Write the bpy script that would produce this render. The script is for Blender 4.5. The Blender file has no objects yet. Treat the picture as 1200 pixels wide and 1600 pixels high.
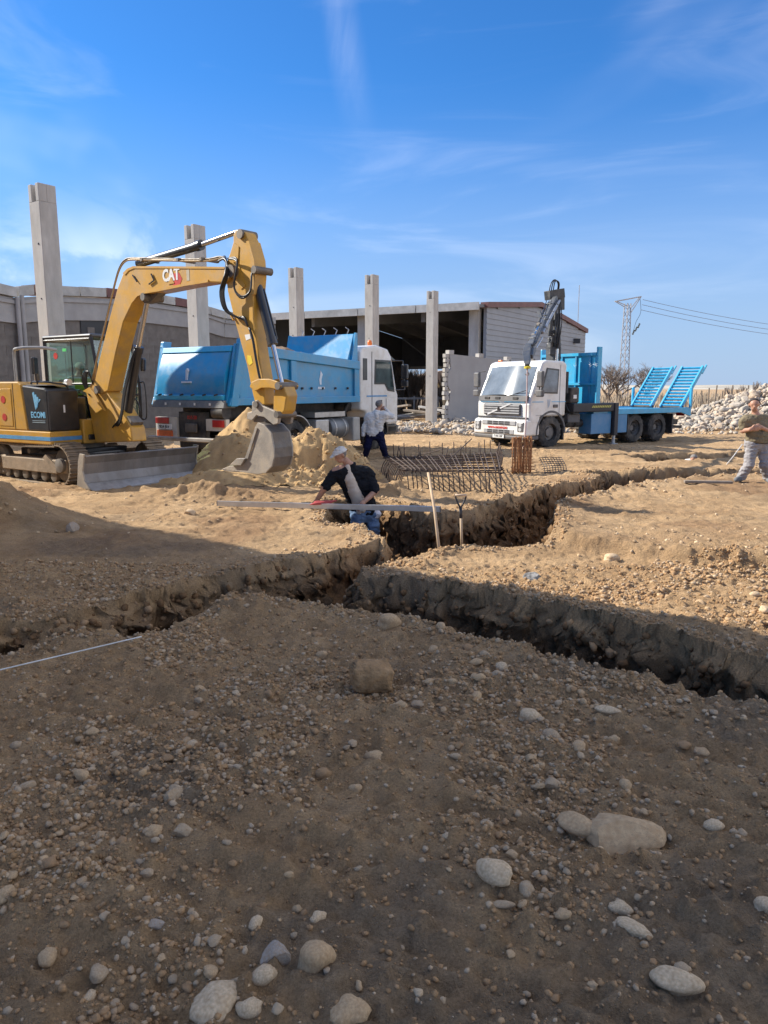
import bpy, bmesh, math, random
import numpy as np
from mathutils import Vector, Matrix, Euler

R = math.radians
SC = bpy.context.scene
COL = SC.collection

# ------------------------------------------------------------------ camera
FPX = 1155.0                      # focal length in pixels of the 1200x1600 photograph
PITCH = math.atan(195 / FPX)      # the horizon lies 195 px above the middle
CAMH = 1.95
cam = bpy.data.cameras.new('camera')
cam.sensor_fit = 'VERTICAL'
cam.sensor_height = 36.0
cam.lens = FPX / 1600 * 36.0
cam.clip_start = 0.05
cam.clip_end = 6000
camo = bpy.data.objects.new('camera', cam)
camo.location = (0, 0, CAMH)
camo.rotation_euler = (math.pi / 2 - PITCH, 0, 0)
COL.objects.link(camo)
SC.camera = camo

# ------------------------------------------------------------------ sky and sun
SUN_AZ = math.atan2(-0.955, 0.295)    # measured from +Y towards +X
SUN_EL = R(34)
SUNV = Vector((math.sin(SUN_AZ) * math.cos(SUN_EL), math.cos(SUN_AZ) * math.cos(SUN_EL), math.sin(SUN_EL)))
world = bpy.data.worlds.new('World')
SC.world = world
world.use_nodes = True
wn, wl = world.node_tree.nodes, world.node_tree.links
wn.clear()
w_out = wn.new('ShaderNodeOutputWorld')
w_bg = wn.new('ShaderNodeBackground')
w_bg.inputs['Strength'].default_value = 0.084
sky = wn.new('ShaderNodeTexSky')
sky.sky_type = 'NISHITA'
sky.sun_disc = False
sky.sun_elevation = SUN_EL
sky.sun_rotation = SUN_AZ
sky.altitude = 300
sky.air_density = 1.0
sky.dust_density = 0.3
sky.ozone_density = 2.6
# thin cirrus: noise stretched along the sky, mixed over the sky texture
w_tc = wn.new('ShaderNodeTexCoord')
def w_noise(scale, rot, sc, detail, dist, lo, hi, off=(0, 0, 0)):
    mp = wn.new('ShaderNodeMapping')
    mp.inputs['Location'].default_value = off
    mp.inputs['Rotation'].default_value = rot
    mp.inputs['Scale'].default_value = sc
    wl.new(w_tc.outputs['Generated'], mp.inputs['Vector'])
    nz = wn.new('ShaderNodeTexNoise')
    nz.inputs['Scale'].default_value = scale
    nz.inputs['Detail'].default_value = detail
    nz.inputs['Roughness'].default_value = 0.55
    nz.inputs['Distortion'].default_value = dist
    wl.new(mp.outputs['Vector'], nz.inputs['Vector'])
    mr = wn.new('ShaderNodeMapRange')
    mr.interpolation_type = 'SMOOTHSTEP'
    mr.inputs['From Min'].default_value = lo
    mr.inputs['From Max'].default_value = hi
    wl.new(nz.outputs['Fac'], mr.inputs['Value'])
    return mr.outputs['Result']
def w_math(op, a, b):
    n = wn.new('ShaderNodeMath'); n.operation = op; n.use_clamp = True
    for i, s in enumerate((a, b)):
        if isinstance(s, (int, float)): n.inputs[i].default_value = s
        else: wl.new(s, n.inputs[i])
    return n.outputs[0]
veil = w_noise(0.9, (0.2, 0.3, 0.4), (1.0, 0.6, 1.8), 5, 0.5, 0.43, 0.68, (3.05, 0.0, 1.4))  # heavier cirrus out of view, added to lift and warm the shaded ground
wisp = w_noise(2.6, (0.25, -0.35, 0.2), (0.9, 0.9, 4.6), 6, 1.1, 0.50, 0.80, (0.2, 1.7, 0.6))
sepz = wn.new('ShaderNodeSeparateXYZ')
wl.new(w_tc.outputs['Generated'], sepz.inputs[0])
cl = w_math('ADD', w_math('MULTIPLY', veil, 0.58), w_math('MULTIPLY', wisp, 0.075))
# one bank of cumulus low on the left
bank = w_noise(7.0, (0, 0, 0), (1, 1, 1.5), 7, 0.3, 0.50, 0.62, (0.35, 0.0, 0.13))
bx = wn.new('ShaderNodeMapRange'); bx.interpolation_type = 'SMOOTHSTEP'
bx.inputs['From Min'].default_value = 0.25; bx.inputs['From Max'].default_value = 0.08
wl.new(sepz.outputs['Z'], bx.inputs['Value'])
bl = wn.new('ShaderNodeMapRange'); bl.interpolation_type = 'SMOOTHSTEP'
bl.inputs['From Min'].default_value = -0.10; bl.inputs['From Max'].default_value = -0.26
wl.new(sepz.outputs['X'], bl.inputs['Value'])
bk = w_math('MULTIPLY', w_math('MULTIPLY', bank, bx.outputs['Result']), w_math('MULTIPLY', bl.outputs['Result'], 0.26))
cl = w_math('ADD', cl, bk)
# a single feathery streak high up
def _dir(px, py):
    a, b = (px - 600) / FPX, (800 - py) / FPX
    return Vector((a, math.cos(PITCH) + b * math.sin(PITCH), -math.sin(PITCH) + b * math.cos(PITCH))).normalized()
_d1, _d2 = _dir(518, -40), _dir(566, 215)
_n = _d1.cross(_d2).normalized()
dp = wn.new('ShaderNodeVectorMath'); dp.operation = 'DOT_PRODUCT'; dp.inputs[1].default_value = _n
wl.new(w_tc.outputs['Generated'], dp.inputs[0])
ab = wn.new('ShaderNodeMath'); ab.operation = 'ABSOLUTE'; wl.new(dp.outputs['Value'], ab.inputs[0])
sk = wn.new('ShaderNodeMapRange'); sk.interpolation_type = 'SMOOTHSTEP'; sk.inputs['From Min'].default_value = 0.028; sk.inputs['From Max'].default_value = 0.0
wl.new(ab.outputs[0], sk.inputs['Value'])
sv = wn.new('ShaderNodeMapRange'); sv.interpolation_type = 'SMOOTHSTEP'; sv.inputs['From Min'].default_value = _d2.z - 0.02; sv.inputs['From Max'].default_value = _d2.z + 0.09
wl.new(sepz.outputs['Z'], sv.inputs['Value'])
feather = w_noise(9.0, (0.1, 0.2, 0.0), (1.0, 1.0, 0.35), 6, 0.6, 0.30, 0.75, (1.3, 0.2, 0.9))
fy = wn.new('ShaderNodeMath'); fy.operation = 'GREATER_THAN'; fy.inputs[1].default_value = 0.0
sy_ = sepz.outputs['Y']; wl.new(sy_, fy.inputs[0])
cl = w_math('ADD', cl, w_math('MULTIPLY', w_math('MULTIPLY', w_math('MULTIPLY', sk.outputs['Result'], sv.outputs['Result']), feather), w_math('MULTIPLY', fy.outputs[0], 0.10)))
w_hsv = wn.new('ShaderNodeHueSaturation')
w_hsv.inputs['Saturation'].default_value = 1.08
w_hsv.inputs['Value'].default_value = 1.0
wl.new(sky.outputs['Color'], w_hsv.inputs['Color'])
w_mix = wn.new('ShaderNodeMixRGB')
w_mix.inputs['Color2'].default_value = (13.0, 12.6, 12.0, 1)
w_tint = wn.new('ShaderNodeMixRGB'); w_tint.blend_type = 'MULTIPLY'; w_tint.inputs['Fac'].default_value = 1.0
w_tint.inputs['Color2'].default_value = (0.31, 0.71, 1.08, 1)
wl.new(w_hsv.outputs['Color'], w_tint.inputs['Color1'])
hz = wn.new('ShaderNodeMapRange'); hz.interpolation_type = 'SMOOTHSTEP'      # pale air above the horizon
hz.inputs['From Min'].default_value = 0.37; hz.inputs['From Max'].default_value = -0.02; hz.inputs['To Max'].default_value = 0.9
wl.new(sepz.outputs['Z'], hz.inputs['Value'])
w_hz = wn.new('ShaderNodeMixRGB'); w_hz.inputs['Color2'].default_value = (2.6, 3.3, 4.7, 1)
wl.new(hz.outputs['Result'], w_hz.inputs['Fac']); wl.new(w_tint.outputs['Color'], w_hz.inputs['Color1'])
wl.new(cl, w_mix.inputs['Fac'])
wl.new(w_hz.outputs['Color'], w_mix.inputs['Color1'])
wl.new(w_mix.outputs['Color'], w_bg.inputs['Color'])
wl.new(w_bg.outputs['Background'], w_out.inputs['Surface'])

sl = bpy.data.lights.new('sun', 'SUN')
sl.energy = 4.1
sl.angle = R(0.55)
sl.color = (1.0, 0.93, 0.81)
so = bpy.data.objects.new('sun', sl)
so.rotation_euler = SUNV.to_track_quat('Z', 'Y').to_euler()
so.location = (-20, 6, 15)
COL.objects.link(so)

SC.view_settings.view_transform = 'Standard'
SC.view_settings.look = 'None'
SC.view_settings.gamma = 1.0
SC.view_settings.exposure = 1.06
SC.view_settings.use_curve_mapping = False
SC.cycles.max_bounces = 6

# ------------------------------------------------------------------ helpers: places
_c, _s = math.cos(PITCH), math.sin(PITCH)
def _ray(px, py):
    a, b = (px - 600) / FPX, (800 - py) / FPX
    return Vector((a, _c + b * _s, -_s + b * _c))
def gp(px, py, z=0.0):            # where a spot of the photograph meets the level z
    r = _ray(px, py)
    return Vector((0, 0, CAMH)) + r * ((z - CAMH) / r.z)
def at(px, py, d):                # a spot of the photograph at a known distance
    r = _ray(px, py)
    return Vector((0, 0, CAMH)) + r * (d / r.y)

# ------------------------------------------------------------------ helpers: noise
_rng = np.random.RandomState(7)
_T2 = _rng.rand(256, 256)
_T3 = _rng.rand(64, 64, 64)
def _sm(t): return t * t * (3 - 2 * t)
def n2(x, y):
    xi, yi = np.floor(x).astype(int), np.floor(y).astype(int)
    u, v = _sm(x - xi), _sm(y - yi)
    a, b = xi & 255, yi & 255
    a1, b1 = (a + 1) & 255, (b + 1) & 255
    return ((_T2[a, b] * (1 - u) + _T2[a1, b] * u) * (1 - v) + (_T2[a, b1] * (1 - u) + _T2[a1, b1] * u) * v) * 2 - 1
def n3(x, y, z):
    xi, yi, zi = (np.floor(q).astype(int) for q in (x, y, z))
    u, v, w = _sm(x - xi), _sm(y - yi), _sm(z - zi)
    a, b, c = xi & 63, yi & 63, zi & 63
    a1, b1, c1 = (a + 1) & 63, (b + 1) & 63, (c + 1) & 63
    L = lambda p, q, t: p * (1 - t) + q * t
    return L(L(L(_T3[a, b, c], _T3[a1, b, c], u), L(_T3[a, b1, c], _T3[a1, b1, c], u), v),
             L(L(_T3[a, b, c1], _T3[a1, b, c1], u), L(_T3[a, b1, c1], _T3[a1, b1, c1], u), v), w) * 2 - 1
def fbm2(x, y, o=4, ox=0.0):
    r, a, f = 0, 0.5, 1.0
    for i in range(o):
        r = r + a * n2(x * f + ox + 17.3 * i, y * f + 9.1 * i + ox)
        a *= 0.5; f *= 2.03
    return r
def sstep(a, b, x):
    t = np.clip((x - a) / (b - a), 0, 1)
    return t * t * (3 - 2 * t)

# ------------------------------------------------------------------ helpers: materials
MATS = {}
def mat(name, col, rough=0.6, metal=0.0, var=0.12, scale=6.0, bump=0.0, bscale=40.0, dirt=None, coat=0.0, stretch=None, spec=0.5, emit=None):
    if name in MATS: return MATS[name]
    m = bpy.data.materials.new(name); m.use_nodes = True
    n, l = m.node_tree.nodes, m.node_tree.links
    b = n['Principled BSDF']
    b.inputs['Roughness'].default_value = rough
    b.inputs['Metallic'].default_value = metal
    b.inputs['Specular IOR Level'].default_value = spec
    b.inputs['Coat Weight'].default_value = coat
    b.inputs['Coat Roughness'].default_value = 0.12
    tc = n.new('ShaderNodeTexCoord')
    vec = tc.outputs['Object']
    if stretch:
        mp = n.new('ShaderNodeMapping'); mp.inputs['Scale'].default_value = stretch
        l.new(vec, mp.inputs['Vector']); vec = mp.outputs['Vector']
    nz = n.new('ShaderNodeTexNoise'); nz.inputs['Scale'].default_value = scale
    nz.inputs['Detail'].default_value = 6; nz.inputs['Roughness'].default_value = 0.62
    l.new(vec, nz.inputs['Vector'])
    rp = n.new('ShaderNodeValToRGB')
    d = [max(0, c * (1 - 1.6 * var)) for c in col]; e = [min(1, c * (1 + 1.3 * var)) for c in col]
    rp.color_ramp.elements[0].position = 0.3; rp.color_ramp.elements[0].color = (*d, 1)
    rp.color_ramp.elements[1].position = 0.7; rp.color_ramp.elements[1].color = (*e, 1)
    l.new(nz.outputs['Fac'], rp.inputs['Fac'])
    out = rp.outputs['Color']
    if dirt:
        dc, amt, ds = dirt
        n2_ = n.new('ShaderNodeTexNoise'); n2_.inputs['Scale'].default_value = ds
        n2_.inputs['Detail'].default_value = 8; n2_.inputs['Roughness'].default_value = 0.7
        l.new(vec, n2_.inputs['Vector'])
        mr = n.new('ShaderNodeMapRange'); mr.inputs['From Min'].default_value = 0.44; mr.inputs['From Max'].default_value = 0.72
        mr.inputs['To Max'].default_value = amt
        l.new(n2_.outputs['Fac'], mr.inputs['Value'])
        mx = n.new('ShaderNodeMixRGB'); mx.inputs['Color2'].default_value = (*dc, 1)
        l.new(mr.outputs['Result'], mx.inputs['Fac']); l.new(out, mx.inputs['Color1'])
        out = mx.outputs['Color']
        rr = n.new('ShaderNodeMapRange'); rr.inputs['To Min'].default_value = rough; rr.inputs['To Max'].default_value = min(1, rough + 0.35)
        l.new(mr.outputs['Result'], rr.inputs['Value']); l.new(rr.outputs['Result'], b.inputs['Roughness'])
    l.new(out, b.inputs['Base Color'])
    if bump:
        n3_ = n.new('ShaderNodeTexNoise'); n3_.inputs['Scale'].default_value = bscale; n3_.inputs['Detail'].default_value = 5
        l.new(vec, n3_.inputs['Vector'])
        bp = n.new('ShaderNodeBump'); bp.inputs['Strength'].default_value = bump; bp.inputs['Distance'].default_value = 0.02
        l.new(n3_.outputs['Fac'], bp.inputs['Height']); l.new(bp.outputs['Normal'], b.inputs['Normal'])
    if emit:
        b.inputs['Emission Color'].default_value = (*emit[0], 1); b.inputs['Emission Strength'].default_value = emit[1]
    MATS[name] = m
    return m
def glass_mat(name, col=(0.8, 0.9, 0.88), alpha=0.35, rough=0.03):
    m = bpy.data.materials.new(name); m.use_nodes = True
    n, l = m.node_tree.nodes, m.node_tree.links
    n.remove(n['Principled BSDF'])
    t = n.new('ShaderNodeBsdfTransparent'); t.inputs['Color'].default_value = (*col, 1)
    g = n.new('ShaderNodeBsdfGlossy'); g.inputs['Roughness'].default_value = rough
    fr = n.new('ShaderNodeLayerWeight'); fr.inputs['Blend'].default_value = 0.5
    pw = n.new('ShaderNodeMath'); pw.operation = 'POWER'; pw.inputs[1].default_value = 4.0
    l.new(fr.outputs['Facing'], pw.inputs[0])
    ad = n.new('ShaderNodeMath'); ad.operation = 'MULTIPLY_ADD'; ad.inputs[1].default_value = 0.6; ad.inputs[2].default_value = 0.04 + alpha * 0.2; ad.use_clamp = True
    l.new(pw.outputs[0], ad.inputs[0])
    mx = n.new('ShaderNodeMixShader')
    l.new(ad.outputs[0], mx.inputs[0]); l.new(t.outputs[0], mx.inputs[1]); l.new(g.outputs[0], mx.inputs[2])
    l.new(mx.outputs[0], n['Material Output'].inputs[0])
    return m

# ------------------------------------------------------------------ helpers: objects
def mesh_obj(name, verts, faces, m, parent=None, smooth=False, angle=None, bevel=0.0, seg=2):
    me = bpy.data.meshes.new(name)
    me.from_pydata([tuple(v) for v in verts], [], [tuple(f) for f in faces])
    return data_obj(name, me, m, parent, smooth, angle, bevel, seg)
def data_obj(name, me, m, parent=None, smooth=False, angle=None, bevel=0.0, seg=2):
    if smooth or angle: me.shade_smooth()
    if angle: me.set_sharp_from_angle(angle=R(angle))
    if m and not me.materials: me.materials.append(m)
    o = bpy.data.objects.new(name, me)
    COL.objects.link(o)
    if parent: o.parent = parent
    if bevel:
        bv = o.modifiers.new('bevel', 'BEVEL'); bv.width = bevel; bv.segments = seg
        bv.limit_method = 'ANGLE'; bv.angle_limit = R(35)
    return o
def arr_obj(name, V, F, m, parent=None, smooth=False, angle=None):   # numpy arrays, F all triangles or all quads
    me = bpy.data.meshes.new(name)
    k = F.shape[1]
    me.vertices.add(len(V)); me.loops.add(F.size); me.polygons.add(len(F))
    me.vertices.foreach_set('co', np.ascontiguousarray(V, np.float32).ravel())
    me.loops.foreach_set('vertex_index', np.ascontiguousarray(F, np.int32).ravel())
    me.polygons.foreach_set('loop_start', np.arange(0, F.size, k, dtype=np.int32))
    me.update(calc_edges=True); me.validate()
    return data_obj(name, me, m, parent, smooth, angle)
def tag(o, label=None, cat=None, group=None, kind=None):
    if label: o['label'] = label
    if cat: o['category'] = cat
    if group: o['group'] = group
    if kind: o['kind'] = kind
    return o
def thing(name, label, cat, loc=(0, 0, 0), rz=0.0, group=None):
    o = bpy.data.objects.new(name, None); COL.objects.link(o)
    o.empty_display_size = 0.3
    o.location = loc; o.rotation_euler = (0, 0, rz)
    return tag(o, label, cat, group)

class MB:
    """collects shapes, then becomes one mesh object"""
    def __init__(s): s.v, s.f, s.M = [], [], Matrix()
    def add(s, vs, fs):
        k = len(s.v)
        s.v += [s.M @ Vector(v) for v in vs]
        s.f += [tuple(i + k for i in f) for f in fs]
        return s
    def box(s, c, d, rot=None):
        x, y, z = (q / 2 for q in d)
        vs = [Vector(p) for p in ((-x, -y, -z), (x, -y, -z), (x, y, -z), (-x, y, -z), (-x, -y, z), (x, -y, z), (x, y, z), (-x, y, z))]
        if rot: e = Euler(rot).to_matrix(); vs = [e @ v for v in vs]
        return s.add([v + Vector(c) for v in vs], [(3, 2, 1, 0), (4, 5, 6, 7), (0, 1, 5, 4), (1, 2, 6, 5), (2, 3, 7, 6), (3, 0, 4, 7)])
    def bb(s, x0, x1, y0, y1, z0, z1):
        return s.box(((x0 + x1) / 2, (y0 + y1) / 2, (z0 + z1) / 2), (abs(x1 - x0), abs(y1 - y0), abs(z1 - z0)))
    def prism(s, poly, a, b, plane='xz'):
        # outline in a plane, drawn out from a to b along the third axis
        n = len(poly)
        ar = sum(poly[i][0] * poly[(i + 1) % n][1] - poly[(i + 1) % n][0] * poly[i][1] for i in range(n))
        if ar < 0: poly = poly[::-1]
        if plane == 'xz': g = lambda p, t: (p[0], t, p[1]); flip = True
        elif plane == 'xy': g = lambda p, t: (p[0], p[1], t); flip = False
        else: g = lambda p, t: (t, p[0], p[1]); flip = False
        lo, hi = min(a, b), max(a, b)
        vs = [g(p, lo) for p in poly] + [g(p, hi) for p in poly]
        fs = [tuple(range(n))[::-1], tuple(range(n, 2 * n))] + [(i, (i + 1) % n, n + (i + 1) % n, n + i) for i in range(n)]
        if flip: fs = [f[::-1] for f in fs]
        return s.add(vs, fs)
    def loft(s, rings, cap=True, closed=True):
        n = len(rings[0]); vs = [p for r in rings for p in r]; fs = []
        for i in range(len(rings) - 1):
            for j in range(n if closed else n - 1):
                a, b = i * n + j, i * n + (j + 1) % n
                fs.append((a, b, b + n, a + n))
        if cap: fs += [tuple(range(n))[::-1], tuple(range((len(rings) - 1) * n, len(rings) * n))]
        return s.add(vs, fs)
    def tube(s, pts, r, n=8, cap=True):
        pts = [Vector(p) for p in pts]; k = len(pts)
        rs = r if isinstance(r, (list, tuple)) else [r] * k
        rings = []; up = None
        for i, p in enumerate(pts):
            t = (pts[min(i + 1, k - 1)] - pts[max(i - 1, 0)]).normalized()
            if up is None:
                up = Vector((0, 0, 1)) if abs(t.z) < 0.9 else Vector((0, 1, 0))
            u = (up - t * up.dot(t)).normalized(); w = t.cross(u); up = u
            rings.append([p + (u * math.cos(q) + w * math.sin(q)) * rs[i] for q in (2 * math.pi * j / n for j in range(n))])
        return s.loft(rings, cap)
    def cyl(s, a, b, r, r1=None, n=16): return s.tube([a, b], [r, r if r1 is None else r1], n)
    def lathe(s, prof, c, axis, n=24):
        # profile of (distance along the axis, radius)
        ax = Vector(axis).normalized(); u = ax.orthogonal().normalized(); w = ax.cross(u); c = Vector(c)
        return s.loft([[c + ax * h + (u * math.cos(q) + w * math.sin(q)) * r for q in (2 * math.pi * j / n for j in range(n))] for h, r in prof])
    def ball(s, c, r, nu=12, nv=8):
        rx, ry, rz = r if isinstance(r, (tuple, list)) else (r, r, r); c = Vector(c)
        return s.loft([[c + Vector((rx * math.sin(t) * math.cos(q), ry * math.sin(t) * math.sin(q), -rz * math.cos(t))) for q in (2 * math.pi * j / nu for j in range(nu))]
                       for t in (max(0.03, min(math.pi - 0.03, math.pi * i / nv)) for i in range(nv + 1))])
    def build(s, name, m, parent=None, bevel=0.0, smooth=False, angle=None, seg=2):
        return mesh_obj(name, s.v, s.f, m, parent, smooth, angle, bevel, seg)
def curve_pts(pts, n=24):          # a smooth path through a few points
    P = [Vector(p) for p in pts]; P = [P[0] * 2 - P[1]] + P + [P[-1] * 2 - P[-2]]
    out = []; k = len(P) - 3
    for i in range(n + 1):
        t = i / n * k; j = min(int(t), k - 1); u = t - j
        a, b, c, d = P[j:j + 4]
        out.append(0.5 * ((2 * b) + (c - a) * u + (2 * a - 5 * b + 4 * c - d) * u * u + (3 * b - a - 3 * c + d) * u ** 3))
    return out
def text_part(name, body, size, m, parent, M, depth=0.004, bold=0.0, sx=1.0, shear=0.0):
    c = bpy.data.curves.new(name, 'FONT'); c.body = body; c.size = size; c.extrude = depth; c.offset = bold
    c.align_x = 'CENTER'; c.align_y = 'CENTER'; c.shear = shear; c.resolution_u = 3
    t = bpy.data.objects.new(name, c); COL.objects.link(t)
    bpy.context.view_layer.update()
    me = bpy.data.meshes.new_from_object(t.evaluated_get(bpy.context.evaluated_depsgraph_get()))
    bpy.data.objects.remove(t); bpy.data.curves.remove(c)
    me.transform(M @ Matrix.Diagonal((sx, 1, 1, 1)))
    return data_obj(name, me, m, parent)
def frame(o, right, up):           # matrix that lays lettering on a face
    r = Vector(right).normalized(); u = Vector(up).normalized(); n = r.cross(u)
    m = Matrix((r, u, n)).transposed().to_4x4(); m.translation = Vector(o)
    return m
def copy_tree(o, parent=None):
    c = o.copy(); COL.objects.link(c); c.parent = parent
    for ch in list(o.children): copy_tree(ch, c)
    return c
# ================================================================== THE GROUND
def poly_sd(x, y, poly):           # signed distance to an outline, negative inside
    P = np.array(poly, float); d = np.full(x.shape, 1e9); ins = np.zeros(x.shape, bool)
    n = len(P)
    for i in range(n):
        a, b = P[i], P[(i + 1) % n]
        ex, ey = b - a; wx, wy = x - a[0], y - a[1]
        t = np.clip((wx * ex + wy * ey) / (ex * ex + ey * ey), 0, 1)
        d = np.minimum(d, (wx - ex * t) ** 2 + (wy - ey * t) ** 2)
        c = (a[1] > y) != (b[1] > y)
        with np.errstate(divide='ignore', invalid='ignore'):
            ins ^= c & (x < ex * (y - a[1]) / (ey if ey else 1e-9) + a[0])
    d = np.sqrt(d)
    return np.where(ins, -d, d)
TRENCH_A = [(-2.75, 5.80), (-2.5, 6.35), (-1.98, 7.10), (-1.3, 7.80), (-0.04, 9.25), (0.35, 8.35), (-0.24, 7.66), (-0.26, 7.35), (0.0, 6.25), (-0.32, 6.25), (-0.86, 6.40), (-1.28, 6.60), (-1.53, 6.10), (-2.0, 5.55)]
TRENCH_L = [(-2.35, 5.70), (-2.35, 6.25), (-3.2, 5.85), (-4.3, 5.35), (-5.2, 5.1), (-5.2, 4.75), (-4.2, 4.85), (-3.1, 5.20)]
TRENCH_B = [(-0.04, 9.25), (-0.28, 10.3), (-0.85, 10.75), (-1.0, 12.6), (0.0, 12.5), (0.89, 11.3), (1.42, 11.55), (2.88, 13.71), (4.5, 15.3), (4.25, 16.6), (5.3, 17.0), (8.6, 17.3), (14, 17.6), (14, 15.4), (7.1, 14.9), (4.75, 13.5), (2.62, 11.2), (2.15, 9.1), (1.94, 8.85), (0.78, 8.8), (0.14, 8.09)]
TRENCH_C = [(-0.4, 6.25), (0.21, 5.95), (0.51, 5.69), (1.16, 5.12), (1.55, 4.75), (1.98, 4.52), (2.4, 4.35), (5, 3.4), (5, 4.0), (2.73, 5.05), (2.25, 5.54), (1.67, 6.15), (0.97, 6.75), (0.64, 7.05), (0.27, 7.30), (-0.26, 7.36)]
TRENCH_E = [(6.3, 20.6), (7.5, 21.2), (9.6, 21.9), (13, 23.4), (14.5, 22.5), (9.5, 20.0), (7.0, 19.3)]
PLATEAU = [(2.12, 9.0), (2.6, 8.55), (4.02, 7.75), (8, 7.1), (16, 8), (16, 15.5), (7.1, 14.9), (4.75, 13.5), (2.62, 11.2)]
def trench_sd(x, y):
    w = 0.075 * fbm2(x * 1.6, y * 1.6, 3, 3.0) + 0.03 * n2(x * 5.1, y * 5.1)
    d = np.minimum(np.minimum(poly_sd(x, y, TRENCH_A), poly_sd(x, y, TRENCH_L)), np.minimum(poly_sd(x, y, TRENCH_B), np.minimum(poly_sd(x, y, TRENCH_C), poly_sd(x, y, TRENCH_E))))
    return d + w
def ground_h(x, y):
    near = (np.abs(x) < 18) & (y > 0) & (y < 28)
    z = 0.10 * fbm2(x * 0.18, y * 0.18, 3, 11.0) * sstep(60, 25, np.abs(y)) + 0.05 * fbm2(x * 0.9, y * 0.9, 4, 5.0)
    z = z + 0.028 * fbm2(x * 4.1, y * 4.1, 4, 8.0)
    cl = n2(x * 13 + 3, y * 13); fg = sstep(9.5, 7.0, y); z = z + (0.014 + 0.024 * fg) * np.maximum(cl, 0) ** 2 + (0.006 + 0.012 * fg) * n2(x * 24, y * 24)
    cl2 = n2(x * 24 + 7, y * 24 + 2); z = z + (0.016 + 0.030 * fg) * np.clip(cl2 - 0.3, 0, 1)
    cl3 = n2(x * 7.3 + 2, y * 7.3 + 5); z = z + 0.035 * fg * np.clip(cl3 - 0.25, 0, 1) ** 1.3
    # scrape marks of the bucket in the foreground
    u, v = x * 0.90 - y * 0.44, x * 0.44 + y * 0.90
    sm = sstep(6.2, 4.4, y) * sstep(-0.25, 0.25, fbm2(x * 0.5, y * 0.5, 2, 12.0) + 0.12)
    z = z + 0.030 * n2(u * 0.6 + 40, v * 7.0) * sm + 0.020 * n2(u * 1.1 + 13, v * 17.0) * sm
    yd = sstep(8.0, 10.0, y) * sstep(34, 26, y); z = z + yd * (0.045 * fbm2(x * 2.4, y * 2.4, 4, 18.0) + 0.018 * n2(x * 10.5, y * 10.5))
    for x0, y0, k_, c_ in ((0, 19.0, -0.10, 0.004), (0, 20.9, -0.10, 0.004), (0, 22.6, 0.05, 0.0), (0, 13.2, -0.06, -0.01)):   # wheel ruts
        q_ = y - (y0 + k_ * x + c_ * x * x) - 0.15 * n2(x * 0.6, y * 0 + y0)
        z = z + yd * (-0.055 * np.exp(-(q_ / 0.20) ** 2) + 0.035 * np.exp(-((np.abs(q_) - 0.36) / 0.14) ** 2)) * (1 + 0.5 * n2(x * 3.5, y * 3.5))
    # track marks in the yard
    z = z + 0.02 * n2(x * 0.35 + 3, y * 3.1) * sstep(14, 18, y) * sstep(40, 26, y)
    # heap at the left, spoil along the diggings
    z = z + 0.60 * np.exp(-(((x + 5.6) / 0.95) ** 2 + ((y - 10.3) / 0.75) ** 2)) * (1 + 0.5 * fbm2(x * 3, y * 3, 3, 2.0))
    z = z + 0.16 * np.exp(-(((x + 3.1) / 1.1) ** 2 + ((y - 13.1) / 0.35) ** 2)) * (1 + 1.2 * fbm2(x * 4, y * 4, 4, 6.0))
    z = z + 0.20 * np.exp(-(((x + 0.2) / 0.9) ** 2 + ((y - 13.6) / 0.5) ** 2)) * (1 + 1.2 * fbm2(x * 4, y * 4, 4, 16.0))
    z = z + 0.10 * np.exp(-(((x + 1.15) / 0.5) ** 2 + ((y - 6.25) / 0.35) ** 2)) * (1 + fbm2(x * 5, y * 5, 3, 2.5))
    z = z - 0.05 * np.exp(-(((x + 3.3) / 0.9) ** 2 + ((y - 5.45) / 0.5) ** 2))
    sd = np.full(x.shape, 9.0); sd[near] = trench_sd(x[near], y[near])
    pd = np.full(x.shape, 9.0); pd[near] = poly_sd(x[near], y[near], PLATEAU) + 0.09 * fbm2(x[near] * 2.2, y[near] * 2.2, 4, 31.0) + 0.04 * n2(x[near] * 8, y[near] * 8)
    z = z + 0.17 * sstep(0.10, -0.06, pd) * sstep(0.0, 0.05, sd + 0.03)
    z = z + 0.06 * np.exp(-(sd / 0.45) ** 2) * (sd > 0) * (1 + fbm2(x * 3, y * 3, 3, 21.0))
    depth = 0.80 * (0.46 + 0.54 * sstep(-3.0, -1.7, x)) * (1 - 0.30 * sstep(16, 20, y)) * (1 - 0.15 * sstep(2.2, 3.2, x) * sstep(7, 5, y))
    depth = depth + 0.05 * fbm2(x * 1.7, y * 1.7, 3, 44.0)
    slope = 0.21 + 0.10 * sstep(-0.4, -1.6, x) + 0.05 * np.clip(fbm2(x * 1.2, y * 1.2, 2, 4.0), 0, 1)
    t = np.clip(-sd / slope, 0, 1)
    wall = (t > 0.02) & (t < 0.98)
    z = np.where(sd < 0, z * (1 - t) + (-depth + 0.4 * z) * t, z)
    return z, sd, t, wall
def axis(parts):
    out = [parts[0][0]]
    for a, b, st, gr in parts:
        p = out[-1]; s = st(p) if callable(st) else st
        while p < b:
            s = st(p) if callable(st) else s * gr
            p = min(p + s, b); out.append(p)
    return np.array(out)
gx_pos = axis([(5.2, 9, 0.05, 1.0), (9, 16, 0.09, 1.0), (16, 1500, 0.12, 1.09)])
gx = np.concatenate([-axis([(4.2, 9, 0.05, 1.0), (9, 16, 0.10, 1.0), (16, 1500, 0.14, 1.09)])[::-1], np.arange(-4.17, 5.2, 0.021), gx_pos])
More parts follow.
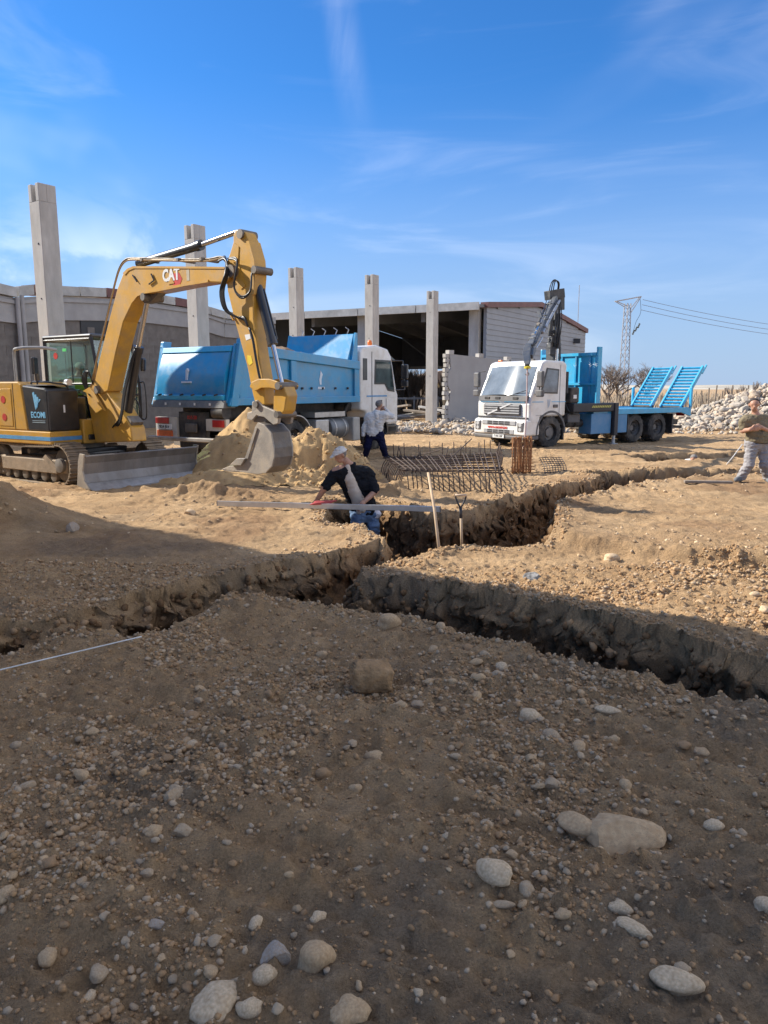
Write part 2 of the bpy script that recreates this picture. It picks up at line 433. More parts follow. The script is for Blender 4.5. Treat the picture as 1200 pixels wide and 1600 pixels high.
gy = np.concatenate([-axis([(0, 1000, 0.3, 1.25)])[::-1][:-1], np.arange(0, 1.7, 0.1), axis([(1.7, 26, lambda p: max(0.014, 0.0024 * p), 1), (26, 70, 0.10, 1.012), (70, 3000, 0.5, 1.12)])])
GX, GY = np.meshgrid(gx, gy)
GZ, GSD, GT, GWALL = ground_h(GX, GY)
def ground_z(x, y):                # height of the built surface at a spot
    j = int(np.clip(np.searchsorted(gx, x) - 1, 0, len(gx) - 2)); i = int(np.clip(np.searchsorted(gy, y) - 1, 0, len(gy) - 2))
    u = (x - gx[j]) / (gx[j + 1] - gx[j]); v = (y - gy[i]) / (gy[i + 1] - gy[i])
    return float((GZ[i, j] * (1 - u) + GZ[i, j + 1] * u) * (1 - v) + (GZ[i + 1, j] * (1 - u) + GZ[i + 1, j + 1] * u) * v)
def ground_sd(x, y):
    j = int(np.clip(np.searchsorted(gx, x), 0, len(gx) - 1)); i = int(np.clip(np.searchsorted(gy, y), 0, len(gy) - 1))
    return float(GSD[i, j])
# the cut faces are rough: push them in and out with solid noise
wgt = 1.25 * np.sin(np.pi * np.clip(GT, 0, 1)) ** 0.4 * (GSD < 0.0)
dx = 0.045 * n3(GX * 4, GY * 4, GZ * 5) + 0.085 * n3(GX * 8, GY * 8, GZ * 10 + 7) + 0.06 * n3(GX * 19, GY * 19, GZ * 20)
dy = 0.045 * n3(GX * 4 + 20, GY * 4, GZ * 5 + 9) + 0.085 * n3(GX * 8 + 9, GY * 8, GZ * 10) + 0.06 * n3(GX * 19 + 4, GY * 19, GZ * 20)
dzw = 0.05 * n3(GX * 9 + 4, GY * 9 + 7, GZ * 9)
V = np.stack([GX + dx * wgt, GY + dy * wgt, GZ + dzw * wgt], -1).reshape(-1, 3)
ny_, nx_ = GX.shape
idx = np.arange(ny_ * nx_).reshape(ny_, nx_)
F = np.stack([idx[:-1, :-1], idx[:-1, 1:], idx[1:, 1:], idx[1:, :-1]], -1).reshape(-1, 4)

def soil_material():
    m = bpy.data.materials.new('soil'); m.use_nodes = True
    n, l = m.node_tree.nodes, m.node_tree.links
    b = n['Principled BSDF']; b.inputs['Roughness'].default_value = 0.95; b.inputs['Specular IOR Level'].default_value = 0.15
    tc = n.new('ShaderNodeTexCoord')
    def noise(sc, det=6, rough=0.6, st=None):
        z = n.new('ShaderNodeTexNoise'); z.inputs['Scale'].default_value = sc; z.inputs['Detail'].default_value = det; z.inputs['Roughness'].default_value = rough
        v = tc.outputs['Object']
        if st:
            mp = n.new('ShaderNodeMapping'); mp.inputs['Scale'].default_value = st[0]; mp.inputs['Rotation'].default_value = st[1]; l.new(v, mp.inputs['Vector']); v = mp.outputs['Vector']
        l.new(v, z.inputs['Vector']); return z.outputs['Fac']
    def ramp(f, lo, hi, c0, c1):
        r = n.new('ShaderNodeValToRGB'); r.color_ramp.elements[0].position = lo; r.color_ramp.elements[1].position = hi
        r.color_ramp.elements[0].color = (*c0, 1); r.color_ramp.elements[1].color = (*c1, 1); l.new(f, r.inputs['Fac']); return r.outputs['Color']
    def mix(f, a, c, mode='MIX'):
        x = n.new('ShaderNodeMixRGB'); x.blend_type = mode
        for s, q in (('Fac', f), ('Color1', a), ('Color2', c)):
            if isinstance(q, (int, float)): x.inputs[s].default_value = q
            elif isinstance(q, tuple): x.inputs[s].default_value = (*q, 1)
            else: l.new(q, x.inputs[s])
        return x.outputs['Color']
    def vmath(op, a, c, clamp=True):
        x = n.new('ShaderNodeMath'); x.operation = op; x.use_clamp = clamp
        for i, q in enumerate((a, c)):
            if isinstance(q, (int, float)): x.inputs[i].default_value = q
            else: l.new(q, x.inputs[i])
        return x.outputs[0]
    def mr(f, a, c):
        x = n.new('ShaderNodeMapRange'); x.interpolation_type = 'SMOOTHSTEP'; x.inputs['From Min'].default_value = a; x.inputs['From Max'].default_value = c; l.new(f, x.inputs['Value']); return x.outputs['Result']
    brown = ramp(noise(2.2, 9, 0.68), 0.30, 0.72, (0.40, 0.25, 0.128), (0.66, 0.43, 0.228))
    tan = ramp(noise(1.1, 9, 0.66), 0.30, 0.70, (0.455, 0.295, 0.158), (0.70, 0.49, 0.28))
    tan = mix(0.75, tan, ramp(noise(1.0, 8, 0.7, ((0.22, 1.5, 1.0), (0, 0, 0.12))), 0.32, 0.68, (0.62, 0.58, 0.55), (1.18, 1.18, 1.18)), 'MULTIPLY')
    at_ = n.new('ShaderNodeAttribute'); at_.attribute_name = 'dry'
    base = mix(at_.outputs['Fac'], brown, tan)
    grey = n.new('ShaderNodeAttribute'); grey.attribute_name = 'ashy'
    base = mix(grey.outputs['Fac'], base, ramp(noise(9, 8, 0.7), 0.3, 0.7, (0.25, 0.17, 0.10), (0.43, 0.315, 0.20)))
    red = n.new('ShaderNodeAttribute'); red.attribute_name = 'clay'
    base = mix(red.outputs['Fac'], base, ramp(noise(6, 8, 0.7), 0.3, 0.7, (0.21, 0.108, 0.055), (0.33, 0.19, 0.105)))
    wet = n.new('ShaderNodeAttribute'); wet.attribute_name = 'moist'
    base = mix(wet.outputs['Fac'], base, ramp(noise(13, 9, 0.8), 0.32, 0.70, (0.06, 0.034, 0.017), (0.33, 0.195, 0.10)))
    base = mix(0.8, base, ramp(noise(75, 7, 0.8), 0.30, 0.72, (0.42, 0.41, 0.40), (1.38, 1.38, 1.38)), 'MULTIPLY')  # mottling of crumbs and dust; its dark specks also imitate shade in small cavities
    # bright grit: single grains
    vo = n.new('ShaderNodeTexVoronoi'); vo.inputs['Scale'].default_value = 95; l.new(tc.outputs['Object'], vo.inputs['Vector'])
    grain = vmath('MULTIPLY', mr(vo.outputs['Distance'], 0.30, 0.12), mr(noise(7, 4), 0.45, 0.62))
    base = mix(vmath('MULTIPLY', grain, 0.5), base, (0.42, 0.37, 0.30))
    l.new(base, b.inputs['Base Color'])
    h = vmath('ADD', vmath('MULTIPLY', noise(38, 8, 0.72), 0.7, False), vmath('MULTIPLY', noise(140, 4, 0.7), 0.3, False), False)
    h = vmath('ADD', h, vmath('MULTIPLY', grain, 0.35, False), False)
    bp = n.new('ShaderNodeBump'); bp.inputs['Strength'].default_value = 1.0; bp.inputs['Distance'].default_value = 0.06
    l.new(h, bp.inputs['Height']); l.new(bp.outputs['Normal'], b.inputs['Normal'])
    return m
SOIL = soil_material()
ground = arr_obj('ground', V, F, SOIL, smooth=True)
tag(ground, kind='structure')
def attr(o, name, a):
    at_ = o.data.attributes.new(name, 'FLOAT', 'POINT'); at_.data.foreach_set('value', np.ascontiguousarray(a, np.float32).ravel())
# the yard is dry sandy fill; the freshly graded strip by the house is darker brown earth
dry = sstep(-1.8, 2.0, GY - 7.3 + 0.30 * GX + 1.6 * fbm2(GX * 0.5, GY * 0.5, 4, 51.0))
dry = np.maximum(dry * (1 - 0.55 * sstep(0.1, 0.6, GT)), 0.30 * sstep(0.2, 0.55, fbm2(GX * 0.7, GY * 0.7, 4, 61.0)))
attr(ground, 'dry', dry)
ash = 0.8 * sstep(0.05, 0.30, fbm2(GX * 0.8, GY * 0.8, 4, 71.0) + 0.95 * np.exp(-(((GX - 2.6) / 1.2) ** 2 + ((GY - 4.0) / 0.45) ** 2)) + 0.40 * np.exp(-(((GX + 3.4) / 1.2) ** 2 + ((GY - 5.0) / 0.6) ** 2)) + 0.45 * np.exp(-(((GX + 1.2) / 0.35) ** 2 + ((GY - 3.3) / 0.5) ** 2)) - 0.10)
ash = np.maximum(ash * sstep(14, 9, GY), 0.45 * sstep(26, 40, GY))
ash = np.maximum(ash, 0.75 * np.exp(-(((GX + 1.55) / 0.42) ** 2 + ((GY - 2.12) / 0.22) ** 2)))
attr(ground, 'ashy', ash)
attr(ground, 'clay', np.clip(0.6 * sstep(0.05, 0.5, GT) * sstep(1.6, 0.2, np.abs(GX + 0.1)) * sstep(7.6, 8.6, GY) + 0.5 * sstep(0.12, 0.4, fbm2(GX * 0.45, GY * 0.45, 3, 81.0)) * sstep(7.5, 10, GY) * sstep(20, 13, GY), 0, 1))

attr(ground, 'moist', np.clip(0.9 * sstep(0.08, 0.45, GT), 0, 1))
# ------------------------------------------------------------------ stones
def ico(sub):
    bm = bmesh.new(); bmesh.ops.create_icosphere(bm, subdivisions=sub, radius=1.0)
    v = np.array([p.co[:] for p in bm.verts]); f = np.array([[q.index for q in t.verts] for t in bm.faces]); bm.free()
    return v, f
def stone_shape(sub, seed, flat=0.62, rough=0.25, cut=0.0):
    rs = np.random.RandomState(seed)
    v, f = ico(sub)
    o = rs.rand(3) * 40
    d = 1 + rough * n3(v[:, 0] * 1.2 + o[0], v[:, 1] * 1.2 + o[1], v[:, 2] * 1.2 + o[2]) + 0.35 * rough * n3(v[:, 0] * 3.1 + o[0], v[:, 1] * 3.1 + o[1], v[:, 2] * 3.1 + o[2])
    v = v * d[:, None]
    for _ in range(int(cut)):      # broken faces
        nn = rs.randn(3); nn /= np.linalg.norm(nn); k = 0.55 + 0.25 * rs.rand()
        p = v @ nn; v = v - np.clip(p - k, 0, None)[:, None] * nn
    return v * np.array([1.0, 0.62 + 0.3 * rs.rand(), flat * (0.8 + 0.4 * rs.rand())]), f
def stone_mat(name, c, var=0.22):
    return mat(name, c, 0.85, 0, var, 14, 0.35, 60, dirt=((0.32, 0.19, 0.092), 0.9, 7), spec=0.25)
ST = [stone_mat('stone_buff', (0.54, 0.375, 0.215)), stone_mat('stone_grey', (0.46, 0.345, 0.225)), stone_mat('stone_brown', (0.36, 0.225, 0.118)), stone_mat('stone_pale', (0.66, 0.50, 0.32)), stone_mat('stone_slate', (0.38, 0.325, 0.27))]
stone_meshes = []
for i in range(10):
    v, f = stone_shape(3, 100 + i, 0.62, 0.28, 0 if i < 6 else 5)
    me = bpy.data.meshes.new('stone'); me.from_pydata(v.tolist(), [], f.tolist()); me.shade_smooth()
    if i >= 6: me.set_sharp_from_angle(angle=R(32))
    stone_meshes.append(me)
_mesh_by = {}
def stone_obj(name, k, mi, p, r, rz, tilt=0.0, parent=None, sx=(1, 1, 1)):
    key = (k, mi)
    if key not in _mesh_by:
        me = stone_meshes[k].copy(); me.materials.append(ST[mi] if isinstance(mi, int) else mi); _mesh_by[key] = me
    o = bpy.data.objects.new(name, _mesh_by[key]); COL.objects.link(o)
    o.location = p; o.scale = (r * sx[0], r * sx[1], r * sx[2]); o.rotation_euler = (tilt, tilt * 0.6, rz)
    if parent: o.parent = parent
    return o
# the stones that stand out, each where it lies
def lay(px, py, wpx, k, mi, label, rz=0.0, sx=(1, 1, 1), name='stone', sink=0.42, cat='stone', tilt=0.1):
    p = gp(px, py); p = gp(px, py, ground_z(p.x, p.y))
    d = (p - Vector((0, 0, CAMH))).length
    r = wpx * d / FPX / 2
    z = ground_z(p.x, p.y)
    return tag(stone_obj(name, k, mi, (p.x, p.y, z + r * 0.55 * sx[2] - r * sink * sx[2]), r, rz, tilt, None, sx), label, cat)
BIG = [
    (340, 1570, 62, 0, 3, 'pale egg-shaped cobble at the bottom edge, largest of its cluster', 1.0, (1, 1, 1.25)),
    (391, 1578, 34, 1, 3, 'small whitish oval pebble just right of the pale egg-shaped cobble', 0.3, (1, 1, 1)),
    (544, 1586, 50, 2, 0, 'tan rounded cobble cut by the bottom edge of the photo', 0.2, (1, 1, 1)),
    (492, 1502, 50, 3, 0, 'buff angular-round cobble beside the bluish stone', 0.3, (1, 1, 1.2)),
    (430, 1500, 42, 6, 4, 'bluish grey broken stone above the rounded pale cobble', 0.7, (1, 1, 1.2)),
    (415, 1524, 34, 4, 3, 'rounded pale cobble touching the bluish grey broken stone', 0.5, (1, 1, 1.2)),
    (240, 1446, 30, 7, 4, 'small bluish white jagged chip alone on smooth dirt', 0.4, (1, 0.8, 0.9)),
    (976, 1302, 122, 8, 0, 'largest flat brown slab-like rock on the right of the foreground', -0.25, (1, 1, 0.62)),
    (903, 1294, 60, 5, 0, 'oval buff rock leaning against the large slab-like rock', -0.6, (1, 1, 0.8)),
    (773, 1372, 54, 1, 3, 'lone pale rounded cobble half buried below the slab-like rock', -0.5, (1, 1, 0.9)),
    (1056, 1548, 62, 5, 3, 'long pale oval cobble near the bottom right corner', -0.15, (1, 0.85, 0.75)),
    (985, 1454, 50, 3, 3, 'pale elongated pebble half sunk in the dirt at lower right', -0.6, (1, 0.6, 0.5)),
    (968, 1421, 30, 2, 3, 'small whitish oval pebble uphill of the sunken pale pebble', -0.4, (1, 0.8, 0.9)),
    (1117, 1291, 26, 4, 3, 'small pale round pebble right of the slab-like rock', 0.2, (1, 1, 1)),
    (826, 1130, 36, 3, 3, 'pale wedge-shaped stone on the rise before the near trench', -0.3, (1, 1, 1)),
    (949, 1112, 36, 5, 3, 'flat pale stone at the lip of the near trench', -0.2, (1, 0.7, 0.6)),
    (861, 1230, 28, 7, 1, 'grey blocky stone above the oval buff rock', 0.2, (1, 1, 1.2)),
    (505, 1212, 24, 4, 2, 'round brown pebble alone in the middle foreground', 0.2, (1, 1, 1.2)),
    (283, 1294, 32, 7, 1, 'grey angular stone in the ashy patch at left', 0.2, (1, 1, 1.2)),
    (272, 1242, 34, 8, 1, 'pale grey broken stone at the top of the ashy patch', 0.5, (1, 1, 1.2)),
    (586, 1184, 30, 1, 0, 'light oval stone below the big earth clod', 0.1, (1, 1, 0.9)),
    (606, 974, 36, 3, 0, 'buff rounded stone at the lip where the trenches meet', 0.0, (1, 1, 1)),
    (496, 1434, 24, 2, 3, 'pale oval pebble above the buff angular-round cobble', 0.6, (1, 0.8, 1)),
    (401, 1444, 26, 4, 3, 'upright pale pebble left of the bluish chip pair', 1.3, (1, 0.8, 1)),
    (336, 1470, 20, 9, 1, 'greenish grey small stone by itself left of the cobbles', 0.3, (1, 1, 1)),
    (786, 1417, 32, 5, 1, 'flat grey-green pebble below the lone pale cobble', 0.1, (1, 0.6, 0.6)),
    (1195, 1425, 30, 3, 3, 'pale stone cut by the right edge of the photo', 0.2, (1, 1, 1)),
    (296, 804, 20, 7, 3, 'sunlit tan block of stone beyond the left trench', 0.3, (1, 1, 1.2)),
    (113, 820, 24, 8, 4, 'dark reddish angular rock at the edge of the sun on the left', 0.9, (1, 1, 1.4)),
    (955, 874, 24, 3, 3, 'pale stone at the foot of the low sunlit step', 0.1, (1, 1, 0.8)),
    (1180, 932, 14, 4, 3, 'small bright pebble on the sunlit ground at far right', 0.1, (1, 1, 1)),
    (1195, 953, 18, 2, 3, 'bright pebble at the right edge on the sunlit ground', 0.5, (1, 1, 1)),
]
for b_ in BIG:
    lay(b_[0], b_[1], b_[2], b_[3], b_[4], b_[5], b_[6], b_[7])
# the big clod of earth
CLOD = mat('clod_earth', (0.34, 0.21, 0.105), 0.95, 0, 0.25, 9, 0.8, 35, spec=0.15)
p = gp(580, 1072); p.z = ground_z(p.x, p.y)
rs = np.random.RandomState(5)
v, f = stone_shape(4, 55, 0.85, 0.12, 0)
v = np.sign(v) * np.abs(v) ** 0.42
v = v * (1 + 0.13 * n3(v[:, 0] * 3.2 + 4, v[:, 1] * 3.2, v[:, 2] * 3.2)[:, None]) * (1 + 0.07 * n3(v[:, 0] * 6, v[:, 1] * 6, v[:, 2] * 6)[:, None])
o = mesh_obj('earth_clod', (v * np.array([0.135, 0.115, 0.095])).tolist(), f.tolist(), CLOD, smooth=True)
o.location = (p.x, p.y + 0.02, p.z + 0.085); o.rotation_euler = (0.1, 0.05, 0.1)
tag(o, 'big block-like clod of brown earth near the trench lip', 'clod')
# countable cobbles: 230 of them, alike
random.seed(21)
def spots(n, ymin, ymax, bias, lo, gain, seed, freq=1.3, ox=91.0, sdmin=0.05):
    rs_ = np.random.RandomState(seed); out = []
    tot = 0
    while tot < n:
        y = ymin + (ymax - ymin) * rs_.rand(4 * n) ** bias; x = (rs_.rand(4 * n) * 2 - 1) * (0.56 * y + 0.3)
        i = np.clip(np.searchsorted(gy, y), 0, len(gy) - 1); j = np.clip(np.searchsorted(gx, x), 0, len(gx) - 1)
        ok = (GSD[i, j] > sdmin) & (rs_.rand(4 * n) < lo + gain * np.maximum(0, fbm2(x * freq, y * freq, 3, ox) + 0.05))
        q = np.stack([x, y], -1)[ok]; out.append(q); tot += len(q)
    return np.concatenate(out)[:n]
n_c = 0
for x, y in spots(230, 1.75, 6.5, 0.75, 0.2, 1.6, 31):
    r = 0.017 + 0.026 * random.random() ** 2.0
    r *= 0.8 + 0.07 * y
    k = random.choice((0, 1, 2, 3, 4, 5, 0, 2, 4, 7, 9)); mi = random.choice((0, 0, 1, 1, 2, 2, 0, 3))
    o = stone_obj('cobble', k, mi, (x, y, ground_z(x, y) + r * 0.16), r, random.random() * 6.28, random.uniform(-0.3, 0.3), None, (1, 1, random.uniform(0.8, 1.2)))
    tag(o, 'small rounded river cobble on the shaded brown dirt', 'cobble', 'small cobbles scattered over the foreground')
def stone_stuff(name, n, place, rfun, sub, mats, label, flat=0.65, cut=0, sink=0.15, spread=0.2):
    shapes = [stone_shape(sub, 300 + i, flat, 0.42, cut + (i % 3)) for i in range(12)]
    groups = [[] for _ in mats]; fgroups = [[] for _ in mats]; cnt = [0] * len(mats)
    for i in range(n):
        x, y, z = place(i); r = rfun(x, y)
        v, f = shapes[random.randrange(12)]
        a = random.random() * 6.28; ca, sa = math.cos(a), math.sin(a); tl = random.uniform(-spread, spread); ct, st_ = math.cos(tl), math.sin(tl)
        w = v @ np.array([[ca, sa, 0], [-sa, ca, 0], [0, 0, 1]]) @ np.array([[1, 0, 0], [0, ct, st_], [0, -st_, ct]])
        g = random.randrange(len(mats))
        groups[g].append(w * r + np.array([x, y, z + r * sink])); fgroups[g].append(f + cnt[g]); cnt[g] += len(v)
    V = np.concatenate([np.concatenate(g) for g in groups if g]); off = 0; Fs = []; mi = []
    for g in range(len(mats)):
        if groups[g]:
            ff = np.concatenate(fgroups[g]); Fs.append(ff + off); mi.append(np.full(len(ff), g)); off += cnt[g]
    o = arr_obj(name, V, np.concatenate(Fs), None, smooth=True)
    for m in mats: o.data.materials.append(m)
    o.data.polygons.foreach_set('material_index', np.concatenate(mi).astype(np.int32)); o.data.update()
    return tag(o, label, 'gravel', kind='stuff')
SP1 = spots(4600, 1.65, 8.0, 0.85, 0.06, 2.4, 32); SP2 = spots(30000, 1.6, 8.0, 0.8, 0.16, 1.8, 33); SP3 = spots(3400, 7.0, 25, 1.15, 0.10, 1.0, 34, 0.9, 33.0, 0.03)
def on(S): return lambda i: (S[i][0], S[i][1], ground_z(S[i][0], S[i][1]))
EARTH_L = mat('earth_lump', (0.36, 0.22, 0.11), 0.95, 0, 0.2, 12, 0.4, 50, spec=0.15)
random.seed(4)
stone_stuff('gravel', 4600, on(SP1), lambda x, y: (0.0065 + 0.0165 * random.random() ** 2.2) * (0.75 + 0.09 * y), 2, [ST[0], ST[1], ST[2], ST[2], ST[1], EARTH_L, ST[2]], 'loose pebbles and grit strewn over the shaded brown dirt')
stone_stuff('earth_crumbs', 30000, on(SP2), lambda x, y: (0.0040 + 0.0150 * random.random() ** 2.6) * (0.75 + 0.09 * y), 1, [EARTH_L, EARTH_L, ST[2], ST[1]], 'crumbs of earth and fine grit on the shaded dirt', 0.75, 0, 0.1)
TANL = mat('tan_lump', (0.36, 0.255, 0.155), 0.95, 0, 0.2, 12, 0.4, 50, spec=0.15)
stone_stuff('yard_gravel', 3400, on(SP3), lambda x, y: (0.007 + 0.030 * random.random() ** 4.0) * (0.7 + 0.04 * y), 1, [TANL, TANL, ST[0], ST[3], ST[1]], 'loose stones and dry lumps over the sunlit sandy yard', 0.7, 2, 0.1)
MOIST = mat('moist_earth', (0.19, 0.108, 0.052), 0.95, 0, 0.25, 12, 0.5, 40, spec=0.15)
_wi = np.argwhere((GSD < -0.01) & (GSD > -0.30) & (GY > 4.2) & (GY < 17) & (np.abs(GX) < 0.55 * GY))
_wr = np.random.RandomState(3)
_wi = _wi[_wr.permutation(len(_wi))]
def p_wall(i):
    a, b = _wi[i % len(_wi)]; q = V[a * nx_ + b]
    return float(q[0]), float(q[1]), float(q[2])
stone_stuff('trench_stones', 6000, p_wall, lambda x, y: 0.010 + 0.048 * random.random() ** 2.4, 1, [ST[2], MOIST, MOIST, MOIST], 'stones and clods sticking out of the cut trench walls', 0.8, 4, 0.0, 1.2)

_ri = np.argwhere((GSD > 0.0) & (GSD < 0.22) & (GY > 4.0) & (GY < 18) & (np.abs(GX) < 0.56 * GY)); _ri = _ri[_wr.permutation(len(_ri))]
def p_rim(i):
    a, b = _ri[i]; return float(GX[a, b]), float(GY[a, b]), float(GZ[a, b])
stone_stuff('rim_crumbs', 4200, p_rim, lambda x, y: (0.006 + 0.024 * random.random() ** 2.8) * (0.8 + 0.04 * y), 1, [EARTH_L, TANL, ST[2], ST[1]], 'crumbs and small stones along the broken trench lips', 0.8, 3, 0.2, 1.0)
# ================================================================== BUILDINGS AND SETTING
CONC = mat('concrete', (0.47, 0.445, 0.41), 0.9, 0, 0.10, 3.5, 0.25, 60, dirt=((0.30, 0.27, 0.235), 0.75, 1.3), spec=0.2, stretch=(1, 1, 0.3))
BLOCK = mat('block_wall', (0.18, 0.16, 0.145), 0.95, 0, 0.16, 2.5, 0.4, 30, dirt=((0.19, 0.18, 0.17), 0.6, 0.6), spec=0.2)
PANEL = mat('grey_panel', (0.36, 0.345, 0.335), 0.8, 0, 0.10, 1.2, 0.15, 20, dirt=((0.24, 0.25, 0.27), 0.4, 0.9), spec=0.25)
ROOFP = mat('roof_sheet', (0.44, 0.43, 0.41), 0.8, 0, 0.15, 2.0, 0.2, 20, spec=0.25)
CLAD = mat('cladding', (0.26, 0.265, 0.28), 0.55, 0.0, 0.08, 0.8, 0.05, 10, dirt=((0.31, 0.32, 0.34), 0.4, 0.7))
REDT = mat('red_trim', (0.15, 0.06, 0.055), 0.6, 0, 0.15, 2)
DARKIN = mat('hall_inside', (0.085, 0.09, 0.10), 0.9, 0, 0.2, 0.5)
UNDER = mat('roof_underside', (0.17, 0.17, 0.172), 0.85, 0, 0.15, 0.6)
DARK = mat('dark_opening', (0.03, 0.032, 0.036), 0.6, 0, 0.2, 1)
STEEL = mat('galvanised', (0.42, 0.42, 0.43), 0.5, 0.6, 0.15, 4)

# ---- the building beside the photographer: its roof edge throws the shade
def rot2(o, d, u, v): return (o[0] + d[0] * u - d[1] * v, o[1] + d[1] * u + d[0] * v)
SB_C, SB_D, SB_H = (-5.35, 7.72), (-0.822, 0.570), 7.0
sb = thing('rendered_building', 'pale rendered building left of the photographer that shades the foreground', 'building', (SB_C[0], SB_C[1], 0), math.atan2(SB_D[1], SB_D[0]))
RENDER = mat('render_wall', (0.68, 0.60, 0.48), 0.9, 0, 0.1, 1.2, 0.2, 30)
MB().bb(0, 26, 0, 5.6, -0.6, SB_H - 0.25).build('wall', RENDER, sb)
MB().bb(0.004, 26.2, 0.004, 5.8, SB_H - 0.248, SB_H).build('roof', ROOFP, sb)
for k in range(5):
    wnd = MB().bb(2 + k * 4.6, 3.6 + k * 4.6, -0.03, 0.02, 1.1, 2.6).build('window', STEEL, sb)
    MB().bb(2.06 + k * 4.6, 3.54 + k * 4.6, -0.04, -0.031, 1.16, 2.54).build('pane', DARK, wnd)

# ---- five precast columns standing free
def column(px, py, d, label, w=0.46, zb=-0.1):
    t = at(px, py, d)
    o = thing('concrete_column', label, 'column', (t.x, t.y, 0), R(-36), 'precast columns of the new hall')
    h = t.z
    b = MB().bb(-w / 2, w / 2, -w / 2, w / 2, zb, h - 0.42)
    # the head is forked: a slot for the beam's dowel opens on the lit side
    b.bb(-w / 2 + 0.001, w / 2 - 0.001, -0.02, w / 2 - 0.001, h - 0.42, h)
    b.bb(-w / 2 + 0.001, -0.09, -w / 2 + 0.001, -0.02, h - 0.42, h)
    b.bb(0.09, w / 2 - 0.001, -w / 2 + 0.001, -0.02, h - 0.42, h)
    b.build('shaft', CONC, o, bevel=0.012)
    # slot faces (local -y and -x sides)
    MB().bb(-w / 2 - 0.004, -w / 2 + 0.1, -0.055, 0.055, h - 0.34, h - 0.03).build('dowel_slot', mat('slot', (0.13, 0.12, 0.11), 0.9), o)
    rs_ = random.Random(int(px))
    for k in range(3):
        z = h * (0.35 + 0.2 * k) + rs_.uniform(-0.3, 0.3)
        MB().cyl((-w / 2 - 0.004, rs_.uniform(-0.06, 0.06), z), (-w / 2 + 0.03, 0, z), 0.028, n=10).build('lifting_hole', DARK, o)
        MB().cyl((rs_.uniform(-0.05, 0.1), -w / 2 - 0.004, z + 0.4), (0, -w / 2 + 0.03, z + 0.4), 0.022, n=10).build('lifting_hole', DARK, o)
    MB().bb(-0.5, 0.5, -0.5, 0.5, zb - 0.2, 0.07).build('footing', CONC, o, bevel=0.03)
    return o
column(65, 290, 19.2, 'tallest concrete column, nearest one, standing behind the excavator cab')
column(304, 353, 24.0, 'concrete column rising behind the excavator boom and the blue tailgate')
column(462, 419, 32.6, 'concrete column right of the excavator arm, behind the dump body')
column(581, 430, 34.6, 'concrete column directly above the cab of the dump truck')
column(676, 455, 40.2, 'farthest concrete column, standing between the two trucks')

# ---- long grey building at the left
LB0, LB1 = Vector((-18.5, 22.9, 0)), Vector((-7.2, 46.6, 0))
lb = thing('block_building', 'long grey block building with lintel panels on the far left', 'building', LB0[:], math.atan2(LB1.y - LB0.y, LB1.x - LB0.x))
LBL = (LB1 - LB0).length
def lb_t(px):                      # run along the wall where a column of the picture meets it
    k = (px - 600) / FPX; d = (LB1 - LB0) / LBL
    return (k * LB0.y - LB0.x) / (d.x - k * d.y)
def lb_z(px, py):
    t = lb_t(px); p = LB0 + (LB1 - LB0) * t / LBL; return at(px, py, p.y).z
tops = [(-190, 405), (0, 437), (42, 449), (50, 444), (92, 446), (195, 451), (250, 459), (310, 470), (345, 485), (432, 496)]
TP = [(lb_t(a), lb_z(a, b)) for a, b in tops]
def top_at(t):
    for (a, za), (b, zb) in zip(TP, TP[1:]):
        if a <= t <= b: return za + (zb - za) * (t - a) / (b - a)
    return TP[-1][1] if t > TP[-1][0] else TP[0][1]
w_top = [(t, z - 1.35) for t, z in TP]
MB().prism([(TP[0][0], -0.5)] + [(TP[-1][0], -0.5)] + w_top[::-1], 0.0, 0.3).build('wall', BLOCK, lb)
# block courses as shallow proud bands of blocks on the nearer half
bw, bh = 0.8, 0.4
bm_blk = None
for i in range(6, 23):
    for j in range(3, 11):
        t0 = i * bw + (bw / 2 if j % 2 else 0)
        if j * bh + bh > top_at(t0) - 1.45: continue
        if bm_blk is None:
            o = MB().box((0, 0, 0), (bw - 0.014, 0.05, bh - 0.014)).build('block', BLOCK, lb); bm_blk = o.data
        else:
            o = bpy.data.objects.new('block', bm_blk); COL.objects.link(o); o.parent = lb
        o.location = (t0 + bw / 2, 0.018 + random.uniform(-0.008, 0.008), j * bh + bh / 2)
cuts = [TP[0][0], TP[2][0], TP[4][0], TP[5][0] + 0.8, TP[7][0], TP[8][0] + 0.6, TP[-1][0]]
for a, b in zip(cuts, cuts[1:]):
    a += 0.03; b -= 0.03
    MB().prism([(a, top_at(a) - 1.42), (b, top_at(b) - 1.42), (b, top_at(b) - 0.42), (a, top_at(a) - 0.42)], -0.10, 0.18).build('lintel_panel', PANEL, lb, bevel=0.015)
    MB().prism([(a, top_at(a) - 0.66), (b, top_at(b) - 0.66), (b, top_at(b) - 0.52), (a, top_at(a) - 0.52)], -0.17, -0.103).build('string_course', PANEL, lb)
    n = max(2, int((b - a) / 1.5))
    for k in range(n):
        u0, u1 = a + (b - a) * k / n + 0.03, a + (b - a) * (k + 1) / n - 0.03
        MB().prism([(u0, top_at(u0) - 0.40), (u1, top_at(u1) - 0.40), (u1, top_at(u1) - 0.02), (u0, top_at(u0))], -0.22, 0.6).build('roof_sheet', REDT if (k == n - 1 and 4 < a < 16) else ROOFP, lb)
for px in (40, 47):
    t = lb_t(px); MB().cyl((t, -0.22, 0), (t, -0.22, top_at(t) - 0.4), 0.09, n=10).build('downpipe', PANEL, lb)
